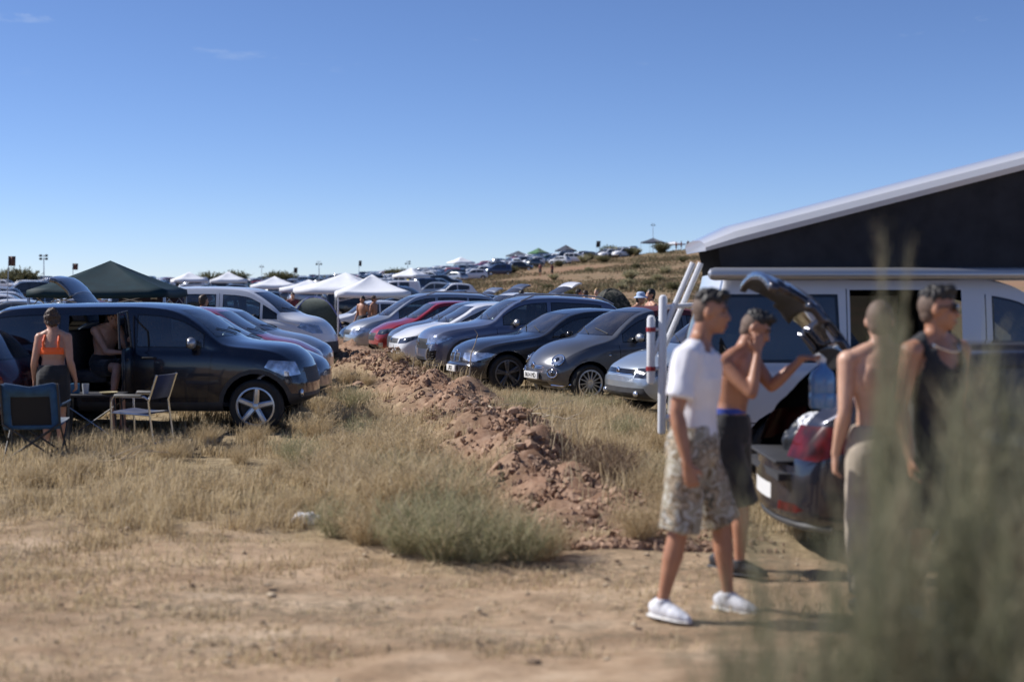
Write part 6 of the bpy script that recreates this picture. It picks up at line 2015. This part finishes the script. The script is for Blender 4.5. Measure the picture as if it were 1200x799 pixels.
def alu_chair(label, loc, rz):
    root = empty('folding_chair', loc, rz); tag(root, label, 'chair')
    fr = M['steel']; fab = cloth_mat('navy_sling', (.012, .02, .06), .2)
    for q in (-1, 1):
        yy = q * .26
        b = MB(); b.tube([(-.25, yy, 0), (-.26, yy, .55), (-.22, yy, .61), (.16, yy, .61), (.21, yy, .58)], .0125, n=8); b.build('front_leg', fr, root)
        b = MB(); b.tube([(.27, yy * .92, 0), (.20, yy * .92, .55), (.31, yy * .92, .86)], .0125, n=8); b.build('back_post', fr, root)
        b = MB(); b.tube([(-.20, yy, .625), (.12, yy, .625)], .022, n=8, rad2=[.012] * 2, round_cap=True); b.build('armrest', M['cladding'], root)
        b = MB(); b.tube([(-.25, yy * .9, .42), (.21, yy * .9, .40)], .011, n=8); b.build('seat_rail', fr, root)
    b = MB(); b.add([(-.24, -.24, .43), (-.24, .24, .43), (0, .24, .40), (0, -.24, .40), (.2, .24, .41), (.2, -.24, .41)], [(0, 1, 2, 3), (3, 2, 4, 5)])
    o = b.build('seat', fab, root); o.modifiers.new('thick', 'SOLIDIFY').thickness = .012
    b = MB(); b.add([(.215, -.24, .58), (.215, .24, .58), (.305, .24, .85), (.305, -.24, .85)], [(0, 1, 2, 3)])
    o = b.build('backrest', fab, root); o.modifiers.new('thick', 'SOLIDIFY').thickness = .012
    b = MB(); b.tube([(-.25, -.26, .06), (-.25, .26, .06)], .011, n=8); b.tube([(.26, -.24, .08), (.26, .24, .08)], .011, n=8); b.build('crossbar', fr, root)
alu_chair('shiny metal-framed folding armchair in front of the off-roader door', (X_(166, 16.4), 16.4, hz(X_(166, 16.4), 16.4)), R(-14))

tx, ty = X_(108, 16.9), 16.9; tz = hz(tx, ty)
root = empty('camp_table', (tx, ty, tz), R(4)); tag(root, 'low dark camp table beside the woman', 'table')
b = MB(); b.box((0, 0, .58), (.72, .5, .025), bev=.006); b.build('table_top', M['cladding'], root)
for q in (-1, 1):
    for y0 in (-.2, .2):
        b = MB(); b.tube([(q * .32, y0, 0), (-q * .02 + q * .3, y0, .57)], .012, n=8); b.build('leg', M['cladding'], root)
for q_ in (-1, 1):
    b = MB(); b.tube([(-.32 * q_, .2 * q_, .05), (.32 * q_, .2 * q_, .5)], .008, n=6); b.build('brace', M['steel'], root)
zt = tz + .595
o = MB().lathe([(.001, 0), (.032, 0), (.042, .12), (.040, .12), (.031, .006), (.001, .006)], n=18, axis='z').build('plastic_cup', simple('milky_plastic', (.42, .45, .48), .3), None); o.location = (tx - .06, ty - .1, zt); tag(o, 'milky plastic cup standing on the camp table', 'cup')
o = MB().lathe([(.001, .004), (.07, .006), (.105, .025), (.107, .022), (.072, 0), (.001, 0)], n=24, axis='z').build('paper_plate', simple('yellowish_plate', (.45, .38, .2), .6), None); o.location = (tx + .22, ty - .12, zt); tag(o, 'pale plate at the right end of the camp table', 'plate')
o = MB().box((0, 0, .06), (.10, .07, .12), bev=.008).build('drink_carton', simple('blue_card', (.03, .12, .22), .5), None); o.location = (tx - .2, ty - .05, zt); tag(o, 'blue drink carton beside the cup on the camp table', 'carton')

# ---------------------------------------------------------------- gazebos, tents
GREEN_CV = simple('dark_green_canvas', (.006, .026, .034), .7, var=.2, scale=4, spec=.25); WHITE_CV = simple('white_canvas', (.74, .76, .80), .7, var=.05, scale=3); NAVY_CV = cloth_mat('navy_canvas', (.012, .02, .045), .2)
LEG_G = M['grey_metal']
PURPLE = cloth_mat('purple_cloth', (.10, .075, .13), .2)
gx, gy = X_(130, 30), 30.0
gazebo('dark green gazebo with a peaked roof behind the off-roader', (gx, gy, hz(gx, gy)), R(4), 2.75, 1.76, 2.38, GREEN_CV, M['grey_metal'], valance=.14, sag=.05, sides=[(-.1, 1.3, 1.3, .5, 1.6, PURPLE)])
gx, gy = X_(436, 52), 52.0
gazebo('white pointed gazebo standing among the cars left of the middle', (gx, gy, hz(gx, gy)), R(9), 2.62, 1.92, 2.55, WHITE_CV, WHITE_CV, valance=.20)
for i, (p, Y, w, ev, ap, mt, lab) in enumerate(((405, 72, 4.2, 1.95, 2.75, WHITE_CV, 'large white tent canopy rising behind the white gazebo'), (362, 85, 3, 1.8, 2.3, WHITE_CV, 'low white canopy left of the large tent'),
        (322, 95, 3, 1.8, 2.4, WHITE_CV, 'small white canopy beyond the person in the dark red shirt'), (268, 120, 3, 2.0, 2.7, WHITE_CV, 'white gazebo far off above the leisure van'), (222, 130, 3, 2.0, 2.7, WHITE_CV, 'white gazebo far off behind the green gazebo'),
        (540, 205, 4, 2.0, 3.1, WHITE_CV, 'white gazebo at the left end of the ridge'), (607, 212, 3.4, 2.0, 3.0, NAVY_CV, 'dark gazebo on the ridge left of the green one'), (631, 214, 3, 2.1, 3.2, cloth_mat('green_canvas', (.04, .14, .05)), 'bright green gazebo on the ridge'),
        (663, 212, 3, 2.1, 3.3, NAVY_CV, 'dark pointed gazebo on the ridge near the flag'), 
        (765, 205, 3.4, 2.1, 3.0, NAVY_CV, 'dark blue gazebo on the hilltop below the tall mast'), (789, 208, 3.6, 1.5, 2.0, WHITE_CV, 'low white canopy on the hilltop right of the dark gazebo'), (482, 150, 3, 2.0, 2.8, WHITE_CV, 'white gazebo in the dip before the ridge'),
        (478, 140, 1.5, 1.2, 1.7, cloth_mat('yellow_canvas', (.60, .45, .05)), 'yellow canopy among the far cars'))):
    Y, w, ev, ap = (Y * HILL, w * 1.05, ev, ap * .98) if Y > 195 else (Y, w, ev, ap)
    x = X_(p, Y); gazebo(lab, (x, Y, hz(x, Y)), R(-8 + 7 * i), w, ev, ap, mt, LEG_G, valance=.25, far=True)

def dome_tent(label, x, Y, w, d, h, mat, trim=None):
    root = empty('tent', (x, Y, hz(x, Y)), R(12)); tag(root, label, 'tent')
    t = MB(); N, K = 10, 16; vs = []
    for i in range(N + 1):
        a = math.pi / 2 * i / N
        for j in range(K):
            b_ = 2 * math.pi * j / K; sq = 1 / max(abs(math.cos(b_)), abs(math.sin(b_))) ** .75
            vs.append((w/2 * math.cos(a) ** .75 * math.cos(b_) * sq, d/2 * math.cos(a) ** .75 * math.sin(b_) * sq, h * math.sin(a)))
    t.add(vs, [(i*K+j, i*K+(j+1) % K, (i+1)*K+(j+1) % K, (i+1)*K+j) for i in range(N) for j in range(K)])
    t.build('fly_sheet', mat, root)
    t = MB(); t.tube([(-w/2 * math.cos(a), -d/2 * math.cos(a), h * math.sin(a) + .02) for a in np.linspace(0, math.pi, 15)], .03, n=6); t.tube([(w/2 * math.cos(a), -d/2 * math.cos(a), h * math.sin(a) + .02) for a in np.linspace(0, math.pi, 15)], .03, n=6)
    t.build('pole_sleeve', trim or mat, root)
dome_tent('grey-green tent with blue trim by the lane left of the white gazebo', X_(368, 52.5), 52.5, 1.9, 1.9, 1.5, cloth_mat('grey_green_nylon', (.055, .075, .06), .2), cloth_mat('blue_trim', (.03, .05, .22)))
dome_tent('dark patterned dome shelter behind the blue crossover', X_(716, 42), 42, 1.3, 1.3, 1.72, print_mat('dark_camo', (.015, .015, .015), [(.03, .035, .025), (.10, .09, .07), (.015, .02, .015)], 6))

# ---------------------------------------------------------------- poles and flags
BROWN_FL = cloth_mat('brown_flag', (.11, .055, .04), .3); DARK_FL = cloth_mat('dark_flag', (.03, .025, .025))
flag('brown flag on a leaning pole at the left edge', X_(7, 62), 62, 3.4, .30, .42, BROWN_FL, .15)
flag('small brown flag above the green gazebo', X_(86, 92), 92, 3.25, .34, .40, BROWN_FL)
flag('dark flag above the ridge on the hill', X_(699, 276), 276, 3.3, .8, 1.2, DARK_FL)
flag('little dark flag above the white gazebo', X_(421, 130), 130, 3.6, .25, .5, DARK_FL)
flag('dark pennant over the flat field left of the tents', X_(345, 120), 120, 3.0, .3, .45, DARK_FL)
floodlight('four-lamp floodlight mast on the left skyline', X_(52, 150), 150, 4.1, 4, .62)
floodlight('short floodlight mast above the leisure van', X_(307, 190), 190, 3.4, 2, .4)
floodlight('floodlight mast behind the large white tent', X_(374, 190), 190, 3.6, 2, .6)
floodlight('floodlight mast right of the white gazebo peak', X_(478, 185), 185, 3.2, 3, .5)
floodlight('tall thin mast on the hilltop over the dark gazebo', X_(765, 285), 285, 5.6, 2, .6)

# ---------------------------------------------------------------- distant cars
GLASS_FAR = simple('far_car_glass', (.03, .036, .042), .08, spec=.8)
def far_proto(P):
    P = dict(P); P.pop('gate', None)
    sh = Shell(P, sub=1, dx=.16)
    L = P['L']; ws = P['screen']
    sh.cut([(-sh.hw*.80, sh.zt(ws[0]) + .03), (sh.hw*.80, sh.zt(ws[0]) + .03), (sh.hw*.64, sh.zt(ws[1]) - .02), (-sh.hw*.64, sh.zt(ws[1]) - .02)], 0, 'g', 'glass', sel=lambda c: sh.X(ws[1]) - .25 < c.x < sh.X(ws[0]) + .25)
    r0, r1 = P['rear']
    zz = P.get('rear_z') or (sh.zt(r1), sh.zt(r0) - .02)
    sh.cut([(-sh.hw*.68, zz[0]), (sh.hw*.68, zz[0]), (sh.hw*.58, zz[1]), (-sh.hw*.58, zz[1])], 180, 'g', 'glass', sel=lambda c: c.x < sh.X(r0) + .2)
    for (da, db, mt) in P['panes']:
        lo = lambda d: sh.belt(d) + .025; hi = lambda d: sh.zt(d) - .12
        good = [d for d in np.linspace(da, db, 6) if hi(d) > lo(d) + .02]
        if len(good) > 1: sh.side([(good[0], lo(good[0])), (good[-1], lo(good[-1]))] + [(d, hi(d)) for d in good[::-1]], 'g', 'glass')
    for poly, ang, nm, mt in P.get('corners', [])[:1]: sh.corner(poly, ang, 'lamp', 'lamp')
    sh.arch(P['fo'], P['Rw'], P['Rw'] + .05); sh.arch(P['fo'] + P['wb'], P['Rw'], P['Rw'] + .05)
    pr = sh.parts(); b = MB(); b.add(*pr[0]); 
    for r, (nm, mt) in sh.names.items():
        if r and pr[r][1]: b.mat = 1 if nm == 'g' else 2; b.add(*pr[r])
    for d in (P['fo'], P['fo'] + P['wb']):
        for q in (1, -1):
            y = q * (sh.hw - .12); Rw = P['Rw']
            b.mat = 3; b.lathe([(Rw * .62, -.09), (Rw, -.09), (Rw, .09), (Rw * .62, .09)], n=14, axis='y', c=(sh.X(d), y, Rw))
            b.mat = 4; b.lathe([(Rw * .62, q * .08), (.001, q * .05)], n=14, axis='y', c=(sh.X(d), y, Rw))
    return b.mesh('car_far')
def lampP(P):
    L = P['L']; P['corners'] = [(*cpoly(L, 45, [(.12, .46, .60), (.26, .70, .60), (.55, .84, .72), (.42, .80, .77), (.14, .48, .72)]), 'headlight', 'lamp')]; return P
KINDS = [('hatchback', spec_hatch(L=4.1, H=1.46)), ('crossover', spec_suv()), ('minivan', spec_minivan(L=4.5, H=1.72)), ('small car', lampP(spec_hatch(L=3.8, H=1.5))), ('van', spec_berlingo())]
KINDS[0] = ('hatchback', lampP(KINDS[0][1]))
def farpaint(n, c, metal=.3): return simple('far_' + n, c, .28, metal=metal, coat=.8)
COLS = [('white', farpaint('white', (.70, .71, .73), 0), 7), ('silver', farpaint('silver', (.42, .44, .46), .6), 4.6), ('grey', farpaint('grey', (.12, .13, .14), .5), 3.2), ('black', farpaint('black', (.013, .013, .015)), 3.4),
        ('dark blue', farpaint('blue', (.02, .035, .09)), 1.8), ('red', farpaint('red', (.28, .015, .02)), 1.1), ('pale blue', farpaint('pale_blue', (.25, .36, .48), .4), .8), ('green', farpaint('green', (.05, .09, .06)), .5), ('beige', farpaint('beige', (.38, .33, .25), .3), .6)]
PROT = [far_proto(P) for _, P in KINDS]
for me in PROT:
    me.polygons.foreach_set('use_smooth', [True] * len(me.polygons)); me.set_sharp_from_angle(angle=R(40))
FARM = {}
def far_car(k, c, x, Y, rz, where):
    key = (k, c)
    if key not in FARM:
        me = PROT[k].copy()
        for m in (COLS[c][1], GLASS_FAR, M['lamp'], M['rubber'], M['alloy']): me.materials.append(m)
        FARM[key] = me
    o = bpy.data.objects.new('parked_car', FARM[key]); COL.objects.link(o)
    o.location = (x, Y, hz(x, Y)); o.rotation_euler = (0, 0, rz)
    lab = f'{COLS[c][0]} {KINDS[k][0]} among the distant cars {where}'
    tag(o, lab, 'car', f'{COLS[c][0]} {KINDS[k][0]} cars {where}')
    return o
cw = np.array([c[2] for c in COLS]); cw = cw / cw.sum()
rg = np.random.default_rng(21)
nfar = 0
for Y in (61, 67, 74, 82, 91, 101, 112, 125, 139, 154, 171, 190, 210, 228, 240, 250, 258, 265, 271, 276, 281):
    step = 2.9
    x0, x1 = X_(-20, Y), X_(745, Y)
    x = x0 + rg.uniform(0, 2)
    head = rg.choice([0, math.pi])
    while x < x1:
        p = 600 + 1667 * x / Y
        keep = .80 if Y < 130 else (.42 if p < 420 else (.75 if Y < 220 else .95))
        lim = np.interp(Y, [60, 80, 120, 180, 228, 250, 258, 265, 271, 281], [560, 540, 540, 560, 575, 600, 630, 680, 745, 745])
        if p > lim: keep = 0
        if p > 680 and rg.uniform() < .4: keep = 0
        if Y < 72 and (300 < p < 372 or 380 < p < 440): keep = 0
        if p < 180 and Y > 120: keep *= .5
        if rg.uniform() < keep:
            k = int(rg.choice(5, p=[.36, .2, .16, .2, .08])); c = int(rg.choice(len(COLS), p=cw))
            where = 'on the ridge' if p > 480 and Y > 200 else ('on the flat field' if p < 330 else 'in the dip below the ridge')
            rz = (head if rg.uniform() < .8 else math.pi - head) + R(rg.normal(10, 16))
            if p > 420 and Y > 200: rz = rg.choice([R(205), R(-25), R(240), R(-60)]) + R(rg.normal(0, 12))
            far_car(k, c, x, Y + rg.normal(0, .6), rz, where); nfar += 1
            x += step * (rg.uniform(1.35, 1.8) if not (p > 420 and Y > 200) else rg.uniform(.85, 1.15))
        else: x += step
print('far cars', nfar)
# the rest of the crowd of cars, too small and too many to count
def far_crowd():
    groups = {}
    n = 0
    for Y in (205, 222, 236, 246, 254, 261, 268, 274, 279, 283):
        x, x1 = X_(-20, Y), X_(748, Y)
        while x < x1:
            p = 600 + 1667 * x / Y
            lim = np.interp(Y, [205, 228, 250, 258, 265, 271, 281], [580, 610, 640, 675, 715, 748, 748])
            if p < lim and rg.uniform() < (.8 if p > 420 else .5) and not (p > 690 and rg.uniform() < .4):
                k = int(rg.choice(5, p=[.36, .2, .16, .2, .08])); c = int(rg.choice(len(COLS), p=cw)); y = Y + rg.normal(0, 1.5)
                a = rg.uniform(0, 6.28)
                T = Matrix.Translation((x, y, hz(x, y))) @ Matrix.Rotation(a, 4, 'Z')
                groups.setdefault(k, []).append((T, c)); n += 1
            x += 2.9 * rg.uniform(.85, 1.3)
    V, F, MI = [], [], []
    for k, lst in groups.items():
        me = PROT[k]; vs = np.array([v.co for v in me.vertices]); fs = [tuple(p_.vertices) for p_ in me.polygons]; mi = [p_.material_index for p_ in me.polygons]
        for T, c in lst:
            A = np.array(T); b0 = len(V)
            V += (vs @ A[:3, :3].T + A[:3, 3]).tolist(); F += [tuple(b0 + i for i in f_) for f_ in fs]
            MI += [4 + c if m_ == 0 else m_ - 1 for m_ in mi]
    me = bpy.data.meshes.new('far_cars'); me.from_pydata(V, [], F)
    for m_ in [GLASS_FAR, M['lamp'], M['rubber'], M['alloy']] + [c_[1] for c_ in COLS]: me.materials.append(m_)
    me.polygons.foreach_set('material_index', MI); me.polygons.foreach_set('use_smooth', [True] * len(F)); me.set_sharp_from_angle(angle=R(40))
    o = bpy.data.objects.new('far_car_crowd', me); COL.objects.link(o)
    tag(o, 'uncountable crowd of tiny parked cars along the ridge and skyline', 'cars', kind='stuff'); print('crowd', n, len(F))
far_crowd()

# ---------------------------------------------------------------- shrubs on the hill and skyline
HS = [shrub_mesh('shrub', 1.9, 1.5, 150, 16, .10, s_, .5, .13) for s_ in (1, 2, 3)]
HSM = []
for me in HS:
    for mt in (OLIVE, GREYGREEN):
        m2 = me.copy(); m2.materials.append(mt); HSM.append(m2)
hill = [(714, 203, 1.55), (722, 200, 1.3), (736, 199, 1.2), (745, 201, 1.0), (775, 200, 1.5), (702, 188, .8), (690, 196, 1.0), (676, 190, .9), (655, 176, .8), (684, 184, 1.0), (708, 180, .9), (649, 128, .8), (642, 100, .7), (738, 120, 1.1), (745, 150, .8), (728, 96, .7), (760, 100, .8), (780, 130, .9), (600, 165, .9), (590, 186, .6), (800, 160, .9), (770, 112, .8), (755, 88, .6), (720, 84, .6), (668, 88, .55), (690, 150, .7), (790, 92, .8), (735, 104, .8)]
for i, (p, Y, s_) in enumerate(hill):
    Y, s_ = Y * HILL, s_ * (.95 if Y > 240 else (.8 if Y > 160 else .6))
    x = X_(p, Y); o = bpy.data.objects.new('shrub', HSM[i % 6]); COL.objects.link(o); o.location = (x, Y, hz(x, Y) - .1); o.rotation_euler = (0, 0, i * 1.7); o.scale = (s_ * 1.15, s_ * 1.15, s_)
    tag(o, 'round olive shrub on the dry hillside' if i % 2 == 0 else 'round grey-green shrub on the dry hillside', 'shrub', 'olive shrubs on the hillside' if i % 2 == 0 else 'grey-green shrubs on the hillside')
for i, (p, Y, s_) in enumerate([(5, 240, 1.6), (12, 235, 1.3), (22, 238, 1.9), (30, 240, 1.6), (326, 250, 1.5), (333, 250, 1.4), (338, 255, 1.2), (276, 260, 1.6), (245, 260, 1.5), (387, 240, 1.0), (460, 245, 1.2), (467, 245, 1.3)]):
    x = X_(p, Y); o = bpy.data.objects.new('shrub', HSM[(i * 2) % 6]); COL.objects.link(o); o.location = (x, Y, hz(x, Y) - .1); o.rotation_euler = (0, 0, i * 1.7); o.scale = (s_ * 1.2, s_ * 1.2, s_)
    tag(o, 'dark bush on the far skyline of the flat field', 'shrub', 'dark bushes on the far skyline')

# ---------------------------------------------------------------- shrubs by the track and at the cars
VS = [shrub_mesh('shrub', .50, .44, 170, 7, .0062, 10 + s_, .35, .24) for s_ in range(4)]
VM = {}
def verge_shrub(p, yb, s_, mt, label, group):
    Y = 1.9 * 1667 / (yb - 332); x = X_(p, Y)
    k = (len(VM) * 7 + int(p)) % 4
    key = (k, mt.name)
    if key not in VM: VM[key] = VS[k].copy(); VM[key].materials.append(mt)
    o = bpy.data.objects.new('shrub', VM[key]); COL.objects.link(o); o.location = (x, Y, hz(x, Y) - .03); o.rotation_euler = (0, 0, p * .37); o.scale = (s_ * random.uniform(.9, 1.2), s_ * random.uniform(.9, 1.2), s_)
    tag(o, label, 'shrub', group)
g1 = ('feathery grey-green shrub in the clump left of the ploughed bank', 'grey-green shrubs left of the ploughed bank')
for p, yb, s_ in ((392, 632, .8), (430, 640, .9), (472, 650, .95), (520, 657, .95), (566, 662, .9), (612, 662, .85), (410, 605, .9), (455, 615, 1.05), (500, 620, 1.05), (545, 632, 1.0), (590, 640, .85), (425, 575, 1.0), (470, 582, 1.15), (515, 590, 1.1), (385, 565, .85), (440, 550, 1.1), (485, 555, 1.0), (350, 548, .8), (395, 535, .95), (430, 522, 1.0), (370, 515, .85), (320, 560, .6), (280, 545, .55), (405, 500, .9), (440, 500, .9), (415, 482, .8), (460, 525, 1.0), (475, 610, 1.1), (560, 615, .9), (520, 570, 1.0), (405, 585, .9), (365, 575, .8), (345, 600, .6), (640, 655, .6), (445, 600, 1.0), (490, 638, .9), (535, 606, .95)):
    verge_shrub(p, yb, s_ * random.uniform(.7, 1.1), STRAW if int(p + yb) % 5 == 0 else GREYGREEN, *g1)
g2 = ('feathery straw-green tuft on the verge right of the ploughed bank', 'straw-green tufts right of the ploughed bank')
for p, yb, s_ in ((752, 640, .7), (772, 605, .8), (755, 575, .8), (792, 580, .8), (700, 505, .7), (655, 500, .75), (612, 492, .7), (735, 515, .7), (770, 530, .8), (820, 560, .8), (690, 490, .8), (660, 487, .7), (575, 480, .6), (720, 485, .6), (790, 620, .7), (740, 545, .7), (610, 478, .5), (850, 590, .7), (640, 478, .6), (560, 474, .5)):
    verge_shrub(p, yb, s_, GREYGREEN if p % 3 == 0 else STRAW, *g2)
for p, yb, s_ in ((700, 590, .9), (722, 575, .85), (690, 565, .7)):
    verge_shrub(p, yb, s_, RUSSET, 'dry russet shrub growing on the ploughed bank', 'russet shrubs on the bank')
g3 = ('low dry tuft at the foot of the left row of cars', 'dry tufts by the left cars')
for p, yb, s_ in ((395, 470, .7), (405, 452, .7), (378, 490, .75), (415, 480, .6), (432, 462, .5), (350, 505, .7), (240, 520, .6), (200, 540, .6), (150, 545, .5), (90, 560, .5), (300, 520, .6), (30, 570, .5), (465, 450, .5), (480, 440, .6)):
    verge_shrub(p, yb, s_, STRAW, *g3)

# tall shrubs close to the camera
tall = [(1006, 3.5, 285, .55), (1042, 3.4, 340, .5), (1080, 3.1, 545, .9), (1118, 3.4, 520, .9), (1158, 3.1, 400, 1), (1196, 3.4, 350, 1), (1225, 3.2, 370, 1), (1180, 2.8, 560, 1), (1030, 2.9, 600, .8), (1105, 2.8, 640, .8), (1140, 3.8, 440, 1), (1060, 3.3, 560, .8), (1016, 3.6, 300, .4), (1130, 3.0, 470, .6), (1185, 3.6, 400, .8), (1075, 2.9, 610, .7), (1210, 2.9, 450, .9)]
rt = random.Random(5)
for p in range(838, 1012, 11):          # lower plumes on the near-left side, rising towards the tall ones
    tall.append((p + rt.uniform(-6, 6), rt.uniform(2.7, 3.4), float(np.interp(p, [838, 880, 930, 962, 985, 1012], [745, 680, 605, 545, 490, 460])) + rt.uniform(-35, 35), .62))
TS = [shrub_mesh('tall_shrub', 1.75, .27, 23, 64, .0052, 40 + s_, .9, .055) for s_ in range(3)]
TS += [shrub_mesh('tall_shrub', 1.75, .27, 14, 64, .0052, 60 + s_, .9, .06) for s_ in range(3)]
for me in TS: me.materials.append(TALLGREEN)
for i, (p, Y, ty, _) in enumerate(tall):
    x = X_(p, Y); h = CAM_Z - (ty - 332) / 1667 * Y
    o = bpy.data.objects.new('tall_shrub', TS[i % 3 + (3 if _ == .62 else 0)]); COL.objects.link(o); o.location = (x, Y, hz(x, Y) - .05); o.rotation_euler = (0, -R(rt.uniform(3, 9)) if _ == .62 else R(random.uniform(-4, 3)), i * 1.3)
    s_ = h / 1.7; o.scale = (.95 * _, .95 * _, s_)
    tag(o, 'tall feathery grey-green shrub blurred close to the camera', 'shrub', 'tall shrubs close to the camera')

# dead stalks and branches
def stalk(label, pts, r0):
    b = MB(); n = len(pts); b.tube(pts, [r0 * (1 - .7 * i / (n - 1)) for i in range(n)], n=6)
    o = b.build('dead_stalk', simple('bleached_stalk', (.42, .34, .24), .8, var=.2, scale=30), None); return tag(o, label, 'stalk')
def spx(l, Y): return [px(x, y, Y) for x, y in l]
stalk('tall bent bleached stalk in front of the dark low hatchback', spx([(544, 476), (549, 455), (551, 430), (552, 415), (557, 402), (560, 392), (556, 386)], 21.4), .014)
stalk('short bleached stalk at the foot of the tall bent one', spx([(544, 476), (544, 462), (542, 449)], 21.3), .016)
stalk('forked bleached stalk in front of the blue-grey crossover', spx([(481, 462), (482, 445), (484, 428), (486, 418), (482, 421)], 24.5), .02)
def branch(label, x, y, L_, rz, seed):
    g = random.Random(seed); b = MB(); pts = [Vector((-L_/2 + L_ * t, g.uniform(-.04, .04), g.uniform(.0, .06))) for t in np.linspace(0, 1, 6)]
    b.tube(pts, [.014, .013, .011, .009, .007, .004], n=6)
    for i in range(4):
        p = pts[1 + i]; b.tube([p, p + Vector((g.uniform(.05, .15), g.uniform(-.15, .15), g.uniform(.03, .12))), p + Vector((g.uniform(.15, .3), g.uniform(-.25, .25), g.uniform(.05, .18)))], [.007, .005, .003], n=5)
    o = b.build('dry_branch', simple('bleached_branch', (.40, .33, .24), .85, var=.2, scale=30), None, ); o.location = (x, y, hz(x, y) + .06); o.rotation_euler = (0, 0, rz)
    return tag(o, label, 'branch')
branch('pale dry branch lying on the verge below the grey city car', X_(665, 18), 18, 1.1, R(-25), 1)
branch('bundle of pale twigs on the crest of the ploughed bank', X_(610, 17), 17.2, 1.3, R(-50), 2)
branch('pale twig on the ploughed bank nearer to the track', X_(640, 15.5), 15.5, .9, R(-35), 3)
branch('thin twig lying in the dry grass below the camp chairs', X_(145, 14.6), 14.6, .6, R(-8), 4)
